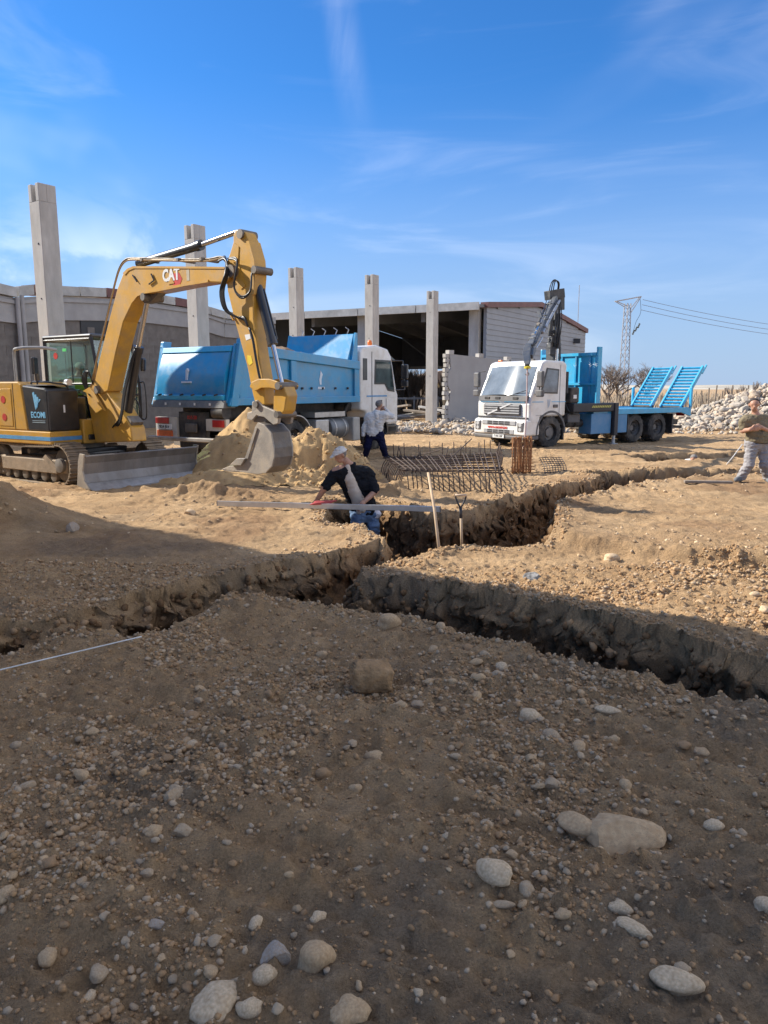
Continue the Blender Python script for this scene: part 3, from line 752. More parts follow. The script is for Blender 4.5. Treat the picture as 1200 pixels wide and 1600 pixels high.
for pa, pb, ya, yb in ((138, 180, 487, 530), (-40, -10, 500, 560)):
    t0, t1 = lb_t(pa), lb_t(pb); zt = lb_z((pa + pb) / 2, ya)
    wd = MB().bb(t0, t1, -0.05, 0.02, zt - 1.5, zt).build('window', DARK, lb)
    MB().bb(t0 + 0.35, t0 + 0.75, -0.07, -0.052, zt - 1.5, zt - 0.7).build('broken_board', BLOCK, wd)

# ---- open hall: roof on columns, clad gable at the right
HC, HW, HG = Vector((6.04, 45, 0)), Vector((-8.2, 52.4, 0)), Vector((15.9, 60, 0))
hall = thing('open_hall', 'open-sided steel hall with ribbed grey gable and red roof trim', 'building', HC[:], 0)
U, Wv = HW - HC, HG - HC
EZ, RZ, FZ = 6.80, 7.55, 6.42
def hp(u, v, z): return U * u + Wv * v + Vector((0, 0, z))
def roof_z(v): return EZ + (RZ - EZ) * v / 0.46 if v < 0.46 else RZ + (FZ - RZ) * (v - 0.46) / 0.54
nrm = Vector((Wv.y, -Wv.x, 0)).normalized()
nrow = 24
for j in range(nrow):              # ribbed sheets, one row at a time
    z0, z1 = j * 0.315, j * 0.315 + 0.315
    if z0 > RZ - 0.1: break
    vs = [v for v in (0.0, 0.23, 0.46, 0.64, 0.82, 1.0)]
    pts = [v for v in np.linspace(0, 1, 61) if roof_z(v) > z1 - 0.02]
    if len(pts) < 2: continue
    a, b = pts[0], pts[-1]
    r0 = [hp(0, a, z0) + nrm * 0.06, hp(0, a, z1) + nrm * 0.025, hp(0, a, z1) - nrm * 0.05, hp(0, a, z0) - nrm * 0.05]
    r1 = [hp(0, b, z0) + nrm * 0.06, hp(0, b, z1) + nrm * 0.025, hp(0, b, z1) - nrm * 0.05, hp(0, b, z0) - nrm * 0.05]
    MB().loft([r0, r1]).build('cladding_sheet', CLAD, hall)
g = MB()
g.loft([[hp(0, v, 0.0) - nrm * 0.06, hp(0, v, roof_z(v) - 0.05) - nrm * 0.06, hp(0, v, roof_z(v) - 0.05) - nrm * 0.16, hp(0, v, 0) - nrm * 0.16] for v in (0, 0.46, 1.0)])
g.build('gable_wall', CLAD, hall)
MB().loft([[hp(0, v, roof_z(v) + 0.10) + nrm * 0.20, hp(0, v, roof_z(v) + 0.10) - nrm * 0.3, hp(0, v, roof_z(v) - 0.22) - nrm * 0.3, hp(0, v, roof_z(v) - 0.22) + nrm * 0.20] for v in (-0.01, 0.46, 1.01)]).build('gable_trim', REDT, hall)
MB().box(hp(0, 0.86, FZ - 1.0) + nrm * 0.2, (0.5, 0.3, 0.35)).build('lamp', DARK, hall)
MB().cyl(hp(0, 0.9, FZ - 0.6), hp(0, 0.9, FZ + 3.2), 0.03, n=6).build('antenna', STEEL, hall)
# roof deck in bays
for k in range(4):
    a, b = k / 4 + 0.002, (k + 1) / 4 - 0.002
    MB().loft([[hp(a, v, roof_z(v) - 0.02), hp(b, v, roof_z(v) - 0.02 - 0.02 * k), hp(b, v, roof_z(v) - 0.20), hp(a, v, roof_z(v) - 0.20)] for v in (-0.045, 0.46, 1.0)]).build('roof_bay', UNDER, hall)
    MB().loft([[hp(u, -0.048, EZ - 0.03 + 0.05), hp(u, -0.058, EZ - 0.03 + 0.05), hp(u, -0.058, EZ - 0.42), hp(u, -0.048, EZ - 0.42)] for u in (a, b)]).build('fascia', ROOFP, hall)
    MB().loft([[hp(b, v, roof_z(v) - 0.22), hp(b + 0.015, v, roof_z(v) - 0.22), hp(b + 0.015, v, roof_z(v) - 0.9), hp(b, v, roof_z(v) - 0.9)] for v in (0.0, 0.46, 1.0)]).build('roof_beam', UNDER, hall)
for u in (0.045, 0.52, 0.98):
    c = hp(u, 0.005, 0); MB().box((c.x, c.y, (EZ - 0.25) / 2), (0.62, 0.5, EZ - 0.25), (0, 0, R(-28))).build('column', CONC, hall, bevel=0.02)
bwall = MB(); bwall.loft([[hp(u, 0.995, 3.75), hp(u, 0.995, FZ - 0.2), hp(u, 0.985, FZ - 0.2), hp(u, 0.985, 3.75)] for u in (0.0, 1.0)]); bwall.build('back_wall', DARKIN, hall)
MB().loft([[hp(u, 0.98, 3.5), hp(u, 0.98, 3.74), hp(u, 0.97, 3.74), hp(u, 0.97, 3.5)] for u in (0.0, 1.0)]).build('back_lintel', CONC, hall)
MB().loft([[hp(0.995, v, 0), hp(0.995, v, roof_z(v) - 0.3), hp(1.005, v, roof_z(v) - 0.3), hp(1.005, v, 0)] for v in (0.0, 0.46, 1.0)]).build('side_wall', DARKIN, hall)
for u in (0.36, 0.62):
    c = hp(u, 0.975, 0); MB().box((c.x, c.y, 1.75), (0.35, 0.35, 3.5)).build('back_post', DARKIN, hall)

# ---- grey block wall with a broken end, in front of the hall
gw0, gw1 = Vector((3.45, 40.6, 0)), Vector((10.0, 45.4, 0))
gd = (gw1 - gw0).normalized(); gl = (gw1 - gw0).length
gw = thing('block_wall', 'grey block wall with a ragged broken end behind the crane truck', 'wall', gw0[:], math.atan2(gd.y, gd.x))
jag = [(0.0, -0.3), (gl, -0.3), (gl, 3.25), (0.1, 3.72)]
rs_ = random.Random(3); z = 3.72
while z > 0.2:
    z -= 0.25; jag.append((rs_.choice((0.0, 0.16, 0.22, 0.05)), z + 0.02)); jag.append((jag[-1][0], z - 0.0))
GWM = mat('grey_wall', (0.36, 0.35, 0.34), 0.9, 0, 0.06, 1.0, 0.15, 25, dirt=((0.30, 0.29, 0.28), 0.4, 0.7))
MB().prism(jag, 0.0, 0.25).build('wall', GWM, gw)
bd = None
for j in range(15):
    for k in range(2):
        if rs_.random() < 0.3: continue
        o = MB().box((0, 0, 0), (0.2 + 0.1 * rs_.random(), 0.21, 0.2)).build('broken_block', CONC if rs_.random() < 0.6 else GWM, gw)
        o.location = (-0.02 - 0.10 * k * rs_.random(), 0.125, 0.12 + j * 0.25); o.rotation_euler = (0, rs_.uniform(-0.1, 0.1), rs_.uniform(-0.2, 0.2))
for k, u in enumerate((0.0, 2.2, 4.4)):
    MB().bb(u + 0.05, u + 0.4, -0.02, 0.27, 3.70 - 0.06 * k * 2, 3.92 - 0.06 * k * 2).build('coping_block', CONC, gw)
WOOD = mat('grey_wood', (0.23, 0.19, 0.15), 0.85, 0, 0.2, 3, 0.3, 30, stretch=(1, 1, 0.15))
for k, (px, tx, L, lean) in enumerate(((716, 0, 2.2, 0.12), (722, 0, 2.7, 0.10), (728, 0, 2.0, 0.2), (712, 0, 1.5, 0.16))):
    b = at(px, 662, 41.6 + 0.3 * k)
    o = MB().bb(-0.09, 0.09, -0.025, 0.025, 0, L).build('leaning_board', WOOD)
    o.location = (b.x, b.y - 0.25, 0.0); o.rotation_euler = (-lean, -lean * 1.3, 0.5)
    tag(o, ['short grey board, leftmost but one against the grey wall', 'longest grey board leaning on the grey block wall', 'slanting board, rightmost of those against the grey wall', 'shortest grey board leaning at the left of the others'][k], 'board', 'boards leaning on the grey wall')

# ---- yellow outhouse, scrap and planks seen through the hall
h0 = at(668, 622, 74)
yh = thing('yellow_house', 'small yellow house with flat tiled roof seen behind the hall', 'house', (h0.x, h0.y, 0), R(8))
MB().bb(-2.6, 4.5, 0, 5, -0.5, 2.35).build('wall', mat('yellow_render', (0.52, 0.42, 0.23), 0.9, 0, 0.08, 1), yh)
MB().prism([(-3.0, 2.36), (4.9, 2.36), (4.9, 2.6), (2.2, 3.6), (1.6, 3.6), (-3.0, 2.6)], -0.4, 5.4).build('roof', mat('old_tiles', (0.27, 0.20, 0.15), 0.9, 0, 0.2, 3), yh)
MB().bb(0.8, 1.6, -0.03, 0.02, 0.9, 1.9).build('window', DARK, yh)
MB().bb(-1.6, -0.7, -0.03, 0.02, -0.4, 1.7).build('door', WOOD, yh)
# low rail fence beyond the hall
rf = thing('rail_fence', 'low grey rail fence running beyond the open hall', 'fence', (1.0, 56, 0), 0.05)
MB().bb(-6, 9, -0.04, 0.04, 1.05, 1.2).build('rail', STEEL, rf)
for k in range(9): MB().bb(-6 + k * 1.8, -5.88 + k * 1.8, -0.05, 0.05, -0.2, 1.3).build('post', STEEL, rf)
PLANK = mat('scrap_wood', (0.30, 0.25, 0.20), 0.9, 0, 0.2, 2, 0.2, 20)
for k in range(11):
    px = 618 + (k * 37) % 84; py = 636 + (k * 13) % 24; d = 43.5 + (k % 4) * 0.7
    b = at(px, py, d)
    o = MB().bb(-1.1 - 0.2 * (k % 3), 1.1, -0.14, 0.14, -0.05, 0.05).build('scrap_plank', (PLANK, ROOFP, WOOD)[k % 3])
    o.location = (b.x, b.y, max(0.05, b.z)); o.rotation_euler = (0.1 * (k % 3 - 1), 0.06 * (k % 5 - 2), 0.5 * (k % 4 - 1.5))
    tag(o, 'weathered plank in the scrap heap between the dump truck and the grey wall', 'plank', 'planks of the scrap heap behind the far column')

# ---- lattice mast with its wires
mb_ = at(972, 640, 78); mt = at(985, 474, 78)
pyl = thing('lattice_mast', 'grey lattice power mast with a crossarm behind the crane truck', 'mast', (mb_.x, mb_.y, 0), R(28))
MH = mt.z
legs = {}
for sx in (-1, 1):
    for sy in (-1, 1):
        MB().tube([(sx * 0.38, sy * 0.38, -0.3), (sx * 0.22, sy * 0.22, MH)], 0.055, 5).build('leg', STEEL, pyl)
NB = 15
for i in range(NB):
    z0, z1 = MH * i / NB, MH * (i + 1) / NB
    a, b = 0.38 - 0.16 * i / NB, 0.38 - 0.16 * (i + 1) / NB
    for (p, q) in (((-1, -1), (1, -1)), ((1, -1), (1, 1)), ((1, 1), (-1, 1)), ((-1, 1), (-1, -1))):
        s_ = 1 if i % 2 else -1
        A_, B_ = (p, q) if s_ > 0 else (q, p)
        MB().cyl((A_[0] * a, A_[1] * a, z0), (B_[0] * b, B_[1] * b, z1), 0.034, n=4).build('brace', STEEL, pyl)
arm = MB()
for s_ in (-1, 1):
    arm.cyl((-1.7, s_ * 0.1, MH + 0.1), (1.75, s_ * 0.1, MH + 0.75), 0.06, n=5)
    arm.cyl((1.7, s_ * 0.1, MH + 0.7), (0.27, s_ * 0.25, MH - 0.9), 0.05, n=5); arm.cyl((-1.6, s_ * 0.1, MH + 0.1), (-0.27, s_ * 0.25, MH - 0.3), 0.04, n=5)
arm.build('crossarm', STEEL, pyl)
for k in range(3):
    MB().lathe([(0, 0.03), (0.1, 0.11), (0.2, 0.05), (0.3, 0.11), (0.4, 0.05), (0.5, 0.11), (0.6, 0.03)], (0.9 + 0.35 * k, 0, MH - 3.1 + 0.35 * k), (0.5, 0.1, 0.8), 10).build('insulator', mat('porcelain', (0.10, 0.12, 0.12), 0.3), pyl)
MB().tube(curve_pts([(1.7, 0, MH + 0.6), (1.9, 0, MH - 0.8), (1.3, 0, MH - 1.8), (1.0, 0, MH - 2.8)], 10), 0.025, 4).build('jumper_cable', DARK, pyl)
WIRE = mat('wire', (0.20, 0.21, 0.23), 0.5)
for k, (a, bpx, bpy_) in enumerate((((1004, 468), 1330, 520), ((1003, 476), 1330, 528), ((1001, 484), 1330, 535))):
    A_, B_ = at(*a, 78), at(bpx, bpy_, 92)
    pts = [A_.lerp(B_, i / 16) - Vector((0, 0, 0.5 * 4 * (i / 16) * (1 - i / 16))) for i in range(17)]
    o = MB().tube(pts, 0.022, 4).build('power_line', WIRE)
    tag(o, ('uppermost', 'middle', 'lowest')[k] + ' of the three power lines leaving the lattice mast', 'power line', 'power lines')

# ---- bare winter trees and scrub
BARK = mat('bare_bark', (0.215, 0.175, 0.145), 0.95, 0, 0.2, 3)
def bare_tree(base, h, label, seed, spread=0.55, stems=1, depth=5, name='bare_tree', r0=None):
    rnd = random.Random(seed)
    t = thing(name, label, 'tree', base[:], rnd.random() * 6)
    trunk, crown = MB(), MB()
    def grow(p, d, L, r, lev):
        q = p + d * L
        mid = p.lerp(q, 0.5) + Vector((rnd.uniform(-1, 1), rnd.uniform(-1, 1), 0)) * L * 0.05
        (trunk if lev == 0 else crown).tube([p, mid, q], [r, r * 0.85, r * 0.7], 5 if lev < 2 else 3, cap=False)
        if lev >= depth: return
        for i in range(3 if lev else 4):
            a = rnd.random() * 6.28; sp = spread * rnd.uniform(0.6, 1.25)
            nd = (d + Vector((math.cos(a) * sp, math.sin(a) * sp, rnd.uniform(-0.05, 0.25)))).normalized()
            grow(p.lerp(q, rnd.uniform(0.55, 1.0)), nd, L * rnd.uniform(0.62, 0.86), max(0.013, r * 0.62), lev + 1)
    for s_ in range(stems):
        a = rnd.random() * 6.28; k = 0.0 if stems == 1 else 0.35
        grow(Vector((math.cos(a) * k, math.sin(a) * k, -0.2)), Vector((math.cos(a) * k * 0.5, math.sin(a) * k * 0.5, 1)).normalized(), h * 0.27, r0 or h * 0.022, 0)
    trunk.build('trunk', BARK, t); crown.build('crown', BARK, t)
    return t
def tree_at(px, py, d, label, seed, **k):
    q = at(px, 606, d); h = at(px, py, d).z * (1.7 if k.get('spread', 0.5) > 0.5 else 1.25)
    return bare_tree(Vector((q.x, q.y, 0)), h, label, seed, **k)
tree_at(955, 577, 70, 'bare spreading tree left of the lattice mast', 1, stems=3, spread=0.75)
tree_at(1003, 580, 74, 'bare tree just right of the lattice mast', 2, stems=2, spread=0.7)
tree_at(1172, 583, 66, 'thin bare tree rising behind the rubble pile', 3, stems=3, spread=0.22, depth=3)
tree_at(1150, 592, 70, 'small bare sapling beside the thin bare tree at right', 4, stems=2, spread=0.26, depth=3)
for k, (px, py, d) in enumerate(((634, 566, 66), (646, 572, 64), (656, 570, 68), (640, 580, 62), (695, 575, 66))):
    tree_at(px, py, d, ('tall', 'bushy', 'dense', 'low', 'half-hidden')[k] + ' bare reddish shrub seen through the open hall', 10 + k, stems=6, spread=0.32, depth=4, name='bare_shrub')
SCRUB = mat('dry_scrub', (0.36, 0.29, 0.21), 0.95, 0, 0.25, 0.6)
rnd = random.Random(9); sc = MB()
for i in range(2600):
    px = rnd.uniform(900, 1230); d = rnd.uniform(60, 95)
    x = (px - 600) / FPX * d; h = rnd.uniform(0.3, 1.35) * (1.25 if rnd.random() < 0.15 else 1)
    a = rnd.random() * 6.28; w = rnd.uniform(0.05, 0.22)
    lx, ly = rnd.uniform(-0.3, 0.3), rnd.uniform(-0.3, 0.3)
    sc.add([(x - w * math.cos(a), d - w * math.sin(a), -0.1), (x + w * math.cos(a), d + w * math.sin(a), -0.1), (x + lx + w * 0.3, d + ly, h), (x + lx, d + ly + w * 0.3, h * 0.97)], [(0, 1, 2, 3)])
tag(sc.build('dry_scrub', SCRUB), 'belt of dry grey-brown scrub along the far edge of the yard', 'scrub', kind='stuff')
for k in range(9):
    px = 1098 + k * 9; q = at(px, 632, 58); o = MB().tube([(0, 0, -0.3), (0.02, 0, 1.7 + 0.2 * (k % 3))], 0.05, 6).build('fence_post', WOOD)
    o.location = (q.x, q.y, 0); o.rotation_euler = (0.03 * (k % 3 - 1), 0.06 * (k % 4 - 1.5), 0)
    tag(o, 'thin weathered fence post in the row behind the rubble pile', 'post', 'fence posts behind the rubble pile')
# far land
FIELD = mat('far_field', (0.40, 0.36, 0.29), 0.95, 0, 0.2, 0.02)
hv, hf = [], []
for i in range(61):
    x = -900 + i * 30
    z = 9 + 5 * math.sin(i * 0.37) + 3 * math.sin(i * 0.9 + 1)
    hv += [(x, 620, -2), (x, 760, max(1, z * 0.35)), (x, 900, -2)]
for i in range(60):
    a = i * 3; hf += [(a, a + 3, a + 4, a + 1), (a + 1, a + 4, a + 5, a + 2)]
tag(mesh_obj('hills', hv, hf, FIELD, smooth=True), kind='structure')

# ---- rubble pile at the right
rp0 = gp(1130, 668)
rub = thing('rubble_pile', 'big pile of pale broken concrete rubble at the right edge', 'rubble pile', (17.5, 36.5, 0))
RUB = [mat('rubble_pale', (0.47, 0.40, 0.32), 0.9, 0, 0.18, 3, 0.3, 20), mat('rubble_grey', (0.36, 0.32, 0.265), 0.9, 0, 0.18, 3, 0.3, 20), mat('rubble_buff', (0.42, 0.325, 0.235), 0.9, 0, 0.18, 3, 0.3, 20)]
def pile_z(x, y):                  # local
    e = max(0.0, 1 - ((max(0, 5.5 - x) / 9.8) if x < 5.5 else 0.0)) * 3.5
    f_ = max(0.0, 1 - abs(y - 0.5) / 3.6)
    return e * f_ ** 0.7 if f_ > 0 else 0
pv, pf = [], []
for i in range(31):
    for j in range(21):
        x, y = -4.6 + i * 0.55, -3.2 + j * 0.36; pv.append((x, y, pile_z(x, y) - 0.15 + 0.15 * math.sin(i * 7 + j * 3)))
for i in range(30):
    for j in range(20): a = i * 21 + j; pf.append((a, a + 21, a + 22, a + 1))
mesh_obj('core', pv, pf, RUB[1], rub)
rnd = random.Random(77); n = 0
while n < 290:
    x, y = rnd.uniform(-4.3, 7.5), rnd.uniform(-3.2, 0.9)
    z = pile_z(x, y)
    if z <= 0.02 and rnd.random() < 0.7: continue
    r = rnd.uniform(0.13, 0.30) * (1.15 if rnd.random() < 0.2 else 1)
    stone_obj('rock', rnd.choice((6, 7, 8, 9, 6, 2)), RUB[rnd.randrange(3)], (x, y, z + r * 0.1), r, rnd.random() * 6.28, rnd.uniform(-0.8, 0.8), rub, (1, 1, rnd.uniform(0.8, 1.4)))
    n += 1
def p_pile(i):
    while True:
        x, y = random.uniform(-4.6, 7.6), random.uniform(-3.4, 1.0); z = pile_z(x, y)
        if z > 0.01 or random.random() < 0.25: return x, y, z
random.seed(8)
o = stone_stuff('small_rubble', 2300, p_pile, lambda x, y: random.uniform(0.06, 0.17), 1, RUB, 'x', 0.8, 3, 0.1, 1.0)
o.parent = rub; del o['label'], o['category']
# strip of demolition rubble before the hall
def p_strip(i):
    d = random.uniform(31, 41.5); px = random.uniform(470, 760) if random.random() < 0.75 else random.uniform(760, 1150)
    x = (px - 600) / FPX * d
    return x, d, ground_z(x, d) + 0.12 * max(0, math.sin(x * 1.3 + d))
stone_stuff('demolition_rubble', 3800, p_strip, lambda x, y: random.uniform(0.04, 0.14) * (2.0 if random.random() < 0.04 else 1), 1, [RUB[0], RUB[1], ST[1]], 'low strip of pale demolition rubble in front of the open hall', 0.8, 3, 0.2, 0.8)
# ================================================================== THE EXCAVATOR
YEL = mat('machine_yellow', (0.56, 0.30, 0.035), 0.42, 0, 0.08, 2.5, 0, 0, dirt=((0.34, 0.22, 0.11), 0.75, 2.6), coat=0.15)
BLK = mat('machine_black', (0.018, 0.019, 0.022), 0.35, 0, 0.2, 3, dirt=((0.12, 0.10, 0.08), 0.25, 2), coat=0.3)
RUBBER = mat('rubber', (0.020, 0.020, 0.021), 0.6, 0, 0.2, 5, dirt=((0.16, 0.135, 0.11), 0.35, 4))
TRK = mat('track_steel', (0.27, 0.21, 0.15), 0.65, 0.35, 0.25, 6, 0.4, 40, dirt=((0.33, 0.25, 0.17), 0.9, 4))
BLADE = mat('blade_steel', (0.215, 0.205, 0.20), 0.5, 0.55, 0.2, 3, 0.2, 50, dirt=((0.25, 0.21, 0.17), 0.6, 3.5), stretch=(1, 1, 0.35))
BUCK = mat('bucket_steel', (0.31, 0.28, 0.245), 0.55, 0.35, 0.14, 3, 0.2, 40, dirt=((0.38, 0.31, 0.22), 0.7, 3))
CHROME = mat('chrome', (0.62, 0.60, 0.58), 0.12, 1.0, 0.04, 3)
GRIM = mat('grimy_steel', (0.16, 0.145, 0.13), 0.6, 0.4, 0.25, 5, dirt=((0.3, 0.22, 0.14), 0.6, 4))
BLUE_S = mat('stripe_blue', (0.10, 0.30, 0.55), 0.4)
WHITE_P = mat('white_print', (0.72, 0.72, 0.70), 0.5, 0, 0.04)
REDP = mat('red_print', (0.52, 0.04, 0.03), 0.45)
SKYB = mat('light_blue_print', (0.18, 0.45, 0.68), 0.5, 0, 0.05)
GLASS_G = glass_mat('green_glass', (0.74, 0.87, 0.84), 0.45)
LENS = mat('lamp_lens', (0.65, 0.66, 0.66), 0.15, 0.3, 0.05)

exc = thing('excavator', 'yellow tracked excavator with black side panel and raised boom by the sand pile', 'excavator', (-6.75, 16.15, 0), 0)
E_INV = Matrix.Translation((6.75, -16.15, 0))
def sub_frame(x, y, rz, z=0.0):    # a place on the machine, as a matrix in its frame
    return E_INV @ Matrix.Translation((x, y, z)) @ Matrix.Rotation(rz, 4, 'Z')
def mb(M): b = MB(); b.M = M; return b
# ---- undercarriage
UC = sub_frame(-6.75, 16.15, R(-34), 0.02)
TL, TR, TW, TH = 3.15, 0.40, 0.46, 0.80
def track_loop(n):
    L = TL - 2 * TR; per = 2 * L + 2 * math.pi * TR
    for i in range(n):
        s = per * i / n
        if s < L: yield (-L / 2 + s, 2 * TR - 0.02 - 0.03 * math.sin(math.pi * s / L) , 0.0)
        elif s < L + math.pi * TR: a = (s - L) / TR; yield (L / 2 + TR * math.sin(a), TR + TR * math.cos(a), a)
        elif s < 2 * L + math.pi * TR: yield (L / 2 - (s - L - math.pi * TR), 0.0, math.pi)
        else: a = (s - 2 * L - math.pi * TR) / TR; yield (-L / 2 - TR * math.sin(a), TR - TR * math.cos(a), math.pi + a)
shoe = MB().box((0, 0, 0), (0.155, TW, 0.028)).box((-0.05, 0, 0.03), (0.018, TW, 0.045)).box((0.03, 0, 0.025), (0.016, TW, 0.035))
shoe.build('shoe_proto', TRK); shoe_me = bpy.data.objects['shoe_proto'].data; bpy.data.objects.remove(bpy.data.objects['shoe_proto'])
for sy in (-1, 1):
    yc = sy * 0.95
    tr = mb(UC).bb(-TL / 2 + 0.25, TL / 2 - 0.25, yc - 0.13, yc + 0.13, 0.24, 0.52)
    tr.prism([(-0.95, 0.22), (1.05, 0.22), (1.05, 0.50), (-0.95, 0.50)], yc - 0.17, yc + 0.17)
    frame_o = tr.build('track_frame', TRK, exc, bevel=0.02)
    for i, (x, z, a) in enumerate(track_loop(46)):
        o = bpy.data.objects.new('track_shoe', shoe_me); COL.objects.link(o); o.parent = frame_o
        o.matrix_local = UC @ Matrix.Translation((x, yc, z)) @ Matrix.Rotation(a, 4, 'Y')
    for k, x in enumerate((TL / 2 - TR, -TL / 2 + TR)):
        mb(UC).lathe([(-0.09, 0.30), (-0.05, 0.345), (0.05, 0.345), (0.09, 0.30)], (x, yc, TR), (0, 1, 0), 26).build('idler' if k == 0 else 'sprocket', GRIM, frame_o, angle=30)
        mb(UC).lathe([(-0.22, 0.03), (-0.20, 0.14), (0.20, 0.14), (0.22, 0.03)], (x, yc, TR), (0, 1, 0), 16).build('hub', GRIM, frame_o, angle=30)
    for k in range(6):
        mb(UC).lathe([(-0.13, 0.07), (-0.12, 0.11), (0.12, 0.11), (0.13, 0.07)], (-0.85 + 0.34 * k, yc, 0.16), (0, 1, 0), 14).build('roller', GRIM, frame_o, angle=30)
    mb(UC).prism([(0.6, 0.52), (1.15, 0.25), (1.22, 0.30), (0.72, 0.60)], yc - 0.19, yc + 0.19).build('track_guide', TRK, frame_o)
    mb(UC).lathe([(-0.11, 0.05), (0.11, 0.05)], (0, yc, 0.63), (0, 1, 0), 12).build('carrier_roller', GRIM, frame_o)
mb(UC).bb(-0.75, 0.75, -0.80, 0.80, 0.36, 0.66).bb(-0.35, 1.0, -0.55, 0.55, 0.40, 0.60).build('car_body', BLK, exc, bevel=0.03)
mb(UC).lathe([(0, 0.62), (0.16, 0.62)], (0, 0, 0.64), (0, 0, 1), 32).build('slew_ring', GRIM, exc, angle=30)
# blade and its arms
prof = [(2.16, 0.08), (2.42, 0.03), (2.44, 0.05), (2.28, 0.16), (2.23, 0.32), (2.26, 0.52), (2.34, 0.66), (2.30, 0.68), (2.20, 0.54), (2.16, 0.34), (2.17, 0.18)]
prof = [(x + 0.05, z) for x, z in prof]
bl_ = mb(UC).prism(prof, -1.36, 1.36).build('dozer_blade', BLADE, exc, bevel=0.006)
for sy in (-1, 1):
    mb(UC).prism([(2.10, 0.10), (2.30, 0.06), (2.50, 0.05), (2.34, 0.20), (2.30, 0.38), (2.38, 0.70), (2.24, 0.71), (2.18, 0.55), (2.14, 0.30)], sy * 1.36, sy * 1.392).build('blade_end_plate', BUCK, bl_, bevel=0.004)
mb(UC).prism([(2.30, 0.02), (2.52, 0.0), (2.52, 0.03), (2.36, 0.15), (2.33, 0.15)], -1.355, 1.355).build('cutting_edge', mat('worn_edge', (0.40, 0.40, 0.41), 0.4, 0.8, 0.15, 6, 0.1, 60), bl_)
for sy in (-1, 1):
    mb(UC).prism([(0.7, 0.42), (2.24, 0.20), (2.24, 0.42), (0.7, 0.60)], sy * 0.42 - 0.07, sy * 0.42 + 0.07).build('blade_arm', BLK, exc, bevel=0.01)
    mb(UC).bb(1.0, 1.9, sy * 0.42 - 0.10, sy * 0.42 + 0.10, 0.52, 0.535).build('step_plate', mat('step_grey', (0.42, 0.42, 0.41), 0.6, 0.2, 0.1, 8), exc)
mb(UC).cyl((0.7, 0, 0.5), (2.2, 0, 0.45), 0.06).build('blade_cylinder', BLK, exc, angle=30)
# ---- upper structure
H_ = sub_frame(-6.9, 16.15, R(-32))
mb(H_).prism([(-1.55, -0.75), (-1.15, -1.13), (1.1, -1.13), (1.1, -0.42), (0.75, -0.42), (0.75, 0.30), (1.1, 0.30), (1.1, 1.13), (-1.15, 1.13), (-1.55, 0.75)], 0.82, 1.08, 'xy').build('deck', YEL, exc, bevel=0.02)
dk = mb(H_).bb(-1.12, 1.085, -1.136, -1.128, 0.90, 0.975).bb(1.098, 1.106, -1.13, -0.43, 0.90, 0.975).bb(1.098, 1.106, 0.32, 1.12, 0.90, 0.975).build('stripe', BLUE_S, exc)
mb(H_).bb(-1.3, 0.72, -0.95, 0.95, 0.78, 0.815).build('deck_underside', BLK, exc)
# engine hood and counterweight
mb(H_).prism([(-1.62, -0.72), (-1.22, -1.12), (-0.72, -1.12), (-0.72, 1.10), (-1.22, 1.10), (-1.62, 0.72)], 1.082, 2.02, 'xy').build('counterweight', YEL, exc, bevel=0.05)
mb(H_).prism([(-0.70, 1.084), (0.34, 1.084), (0.22, 2.00), (0.12, 2.06), (-0.70, 2.06)], -1.12, -0.10).build('engine_hood', YEL, exc, bevel=0.025)
pan = mb(H_).prism([(-0.62, 1.16), (-0.14, 1.16), (-0.14, 1.92), (-0.62, 1.92)], -1.128, -1.118).build('hood_door', YEL, exc, bevel=0.02)
for z in (1.34, 1.70): mb(H_).cyl((-0.42, -1.125, z), (-0.42, -1.135, z), 0.075, n=18).build('vent_badge', REDP, pan)
mb(H_).bb(-0.08, -0.065, -1.1235, -1.119, 1.10, 2.03).build('panel_joint', BLK, exc)
mb(H_).prism([(0.362, 1.084), (1.06, 1.084), (1.06, 1.88), (0.98, 1.93), (0.245, 1.99)], -1.12, -0.42).build('side_panel', BLK, exc, bevel=0.03)
mb(H_).bb(-0.68, 0.9, -0.40, -0.12, 1.084, 1.75).build('tank', BLK, exc, bevel=0.03)
mb(H_).bb(0.30, 0.98, -1.05, -0.45, 1.985, 2.0).build('hood_lid', mat('grey_lid', (0.40, 0.38, 0.36), 0.5, 0, 0.1, 4), exc)
text_part('lettering', 'ECOMI', 0.165, SKYB, exc, H_ @ frame((0.73, -1.1225, 1.40), (1, 0, 0), (0, 0, 1)), 0.003, 0.004, 0.95)
lg = mb(H_)
for k, (x0, x1, t0) in enumerate(((0.62, 0.66, 0.06), (0.68, 0.70, 0.075), (0.75, 0.715, 0.06), (0.82, 0.735, 0.05))):
    lg.prism([(x0 - t0 / 2, 1.84 - 0.04 * k), (x0 + t0 / 2, 1.86 - 0.05 * k), (x1 + 0.03, 1.58 + 0.02 * k), (x1, 1.50 + 0.02 * k)], -1.1255, -1.119)
lg.build('emblem', SKYB, exc)
mb(H_).bb(0.53, 0.95, -1.1255, -1.119, 1.285, 1.295).bb(0.53, 0.95, -1.1255, -1.119, 1.25, 1.262).build('small_print', mat('dull_print', (0.25, 0.33, 0.38), 0.6), exc)
mb(H_).bb(1.055, 1.064, -0.78, -0.74, 1.45, 1.60).build('latch', WHITE_P, exc)
MBr = mb(H_); MBr.tube(curve_pts([(-0.1, -1.0, 2.0), (-0.1, -1.0, 2.62), (0.05, -1.0, 2.72), (0.4, -0.7, 2.74), (0.5, -0.45, 2.70)], 16), 0.032, 8); MBr.build('hand_rail', mat('rail_grey', (0.40, 0.39, 0.37), 0.4, 0.3), exc, angle=40)
mr_ = mb(H_).tube([(0.6, -1.0, 1.98), (0.6, -1.02, 2.22)], 0.018, 6).build('mirror_arm', BLK, exc)
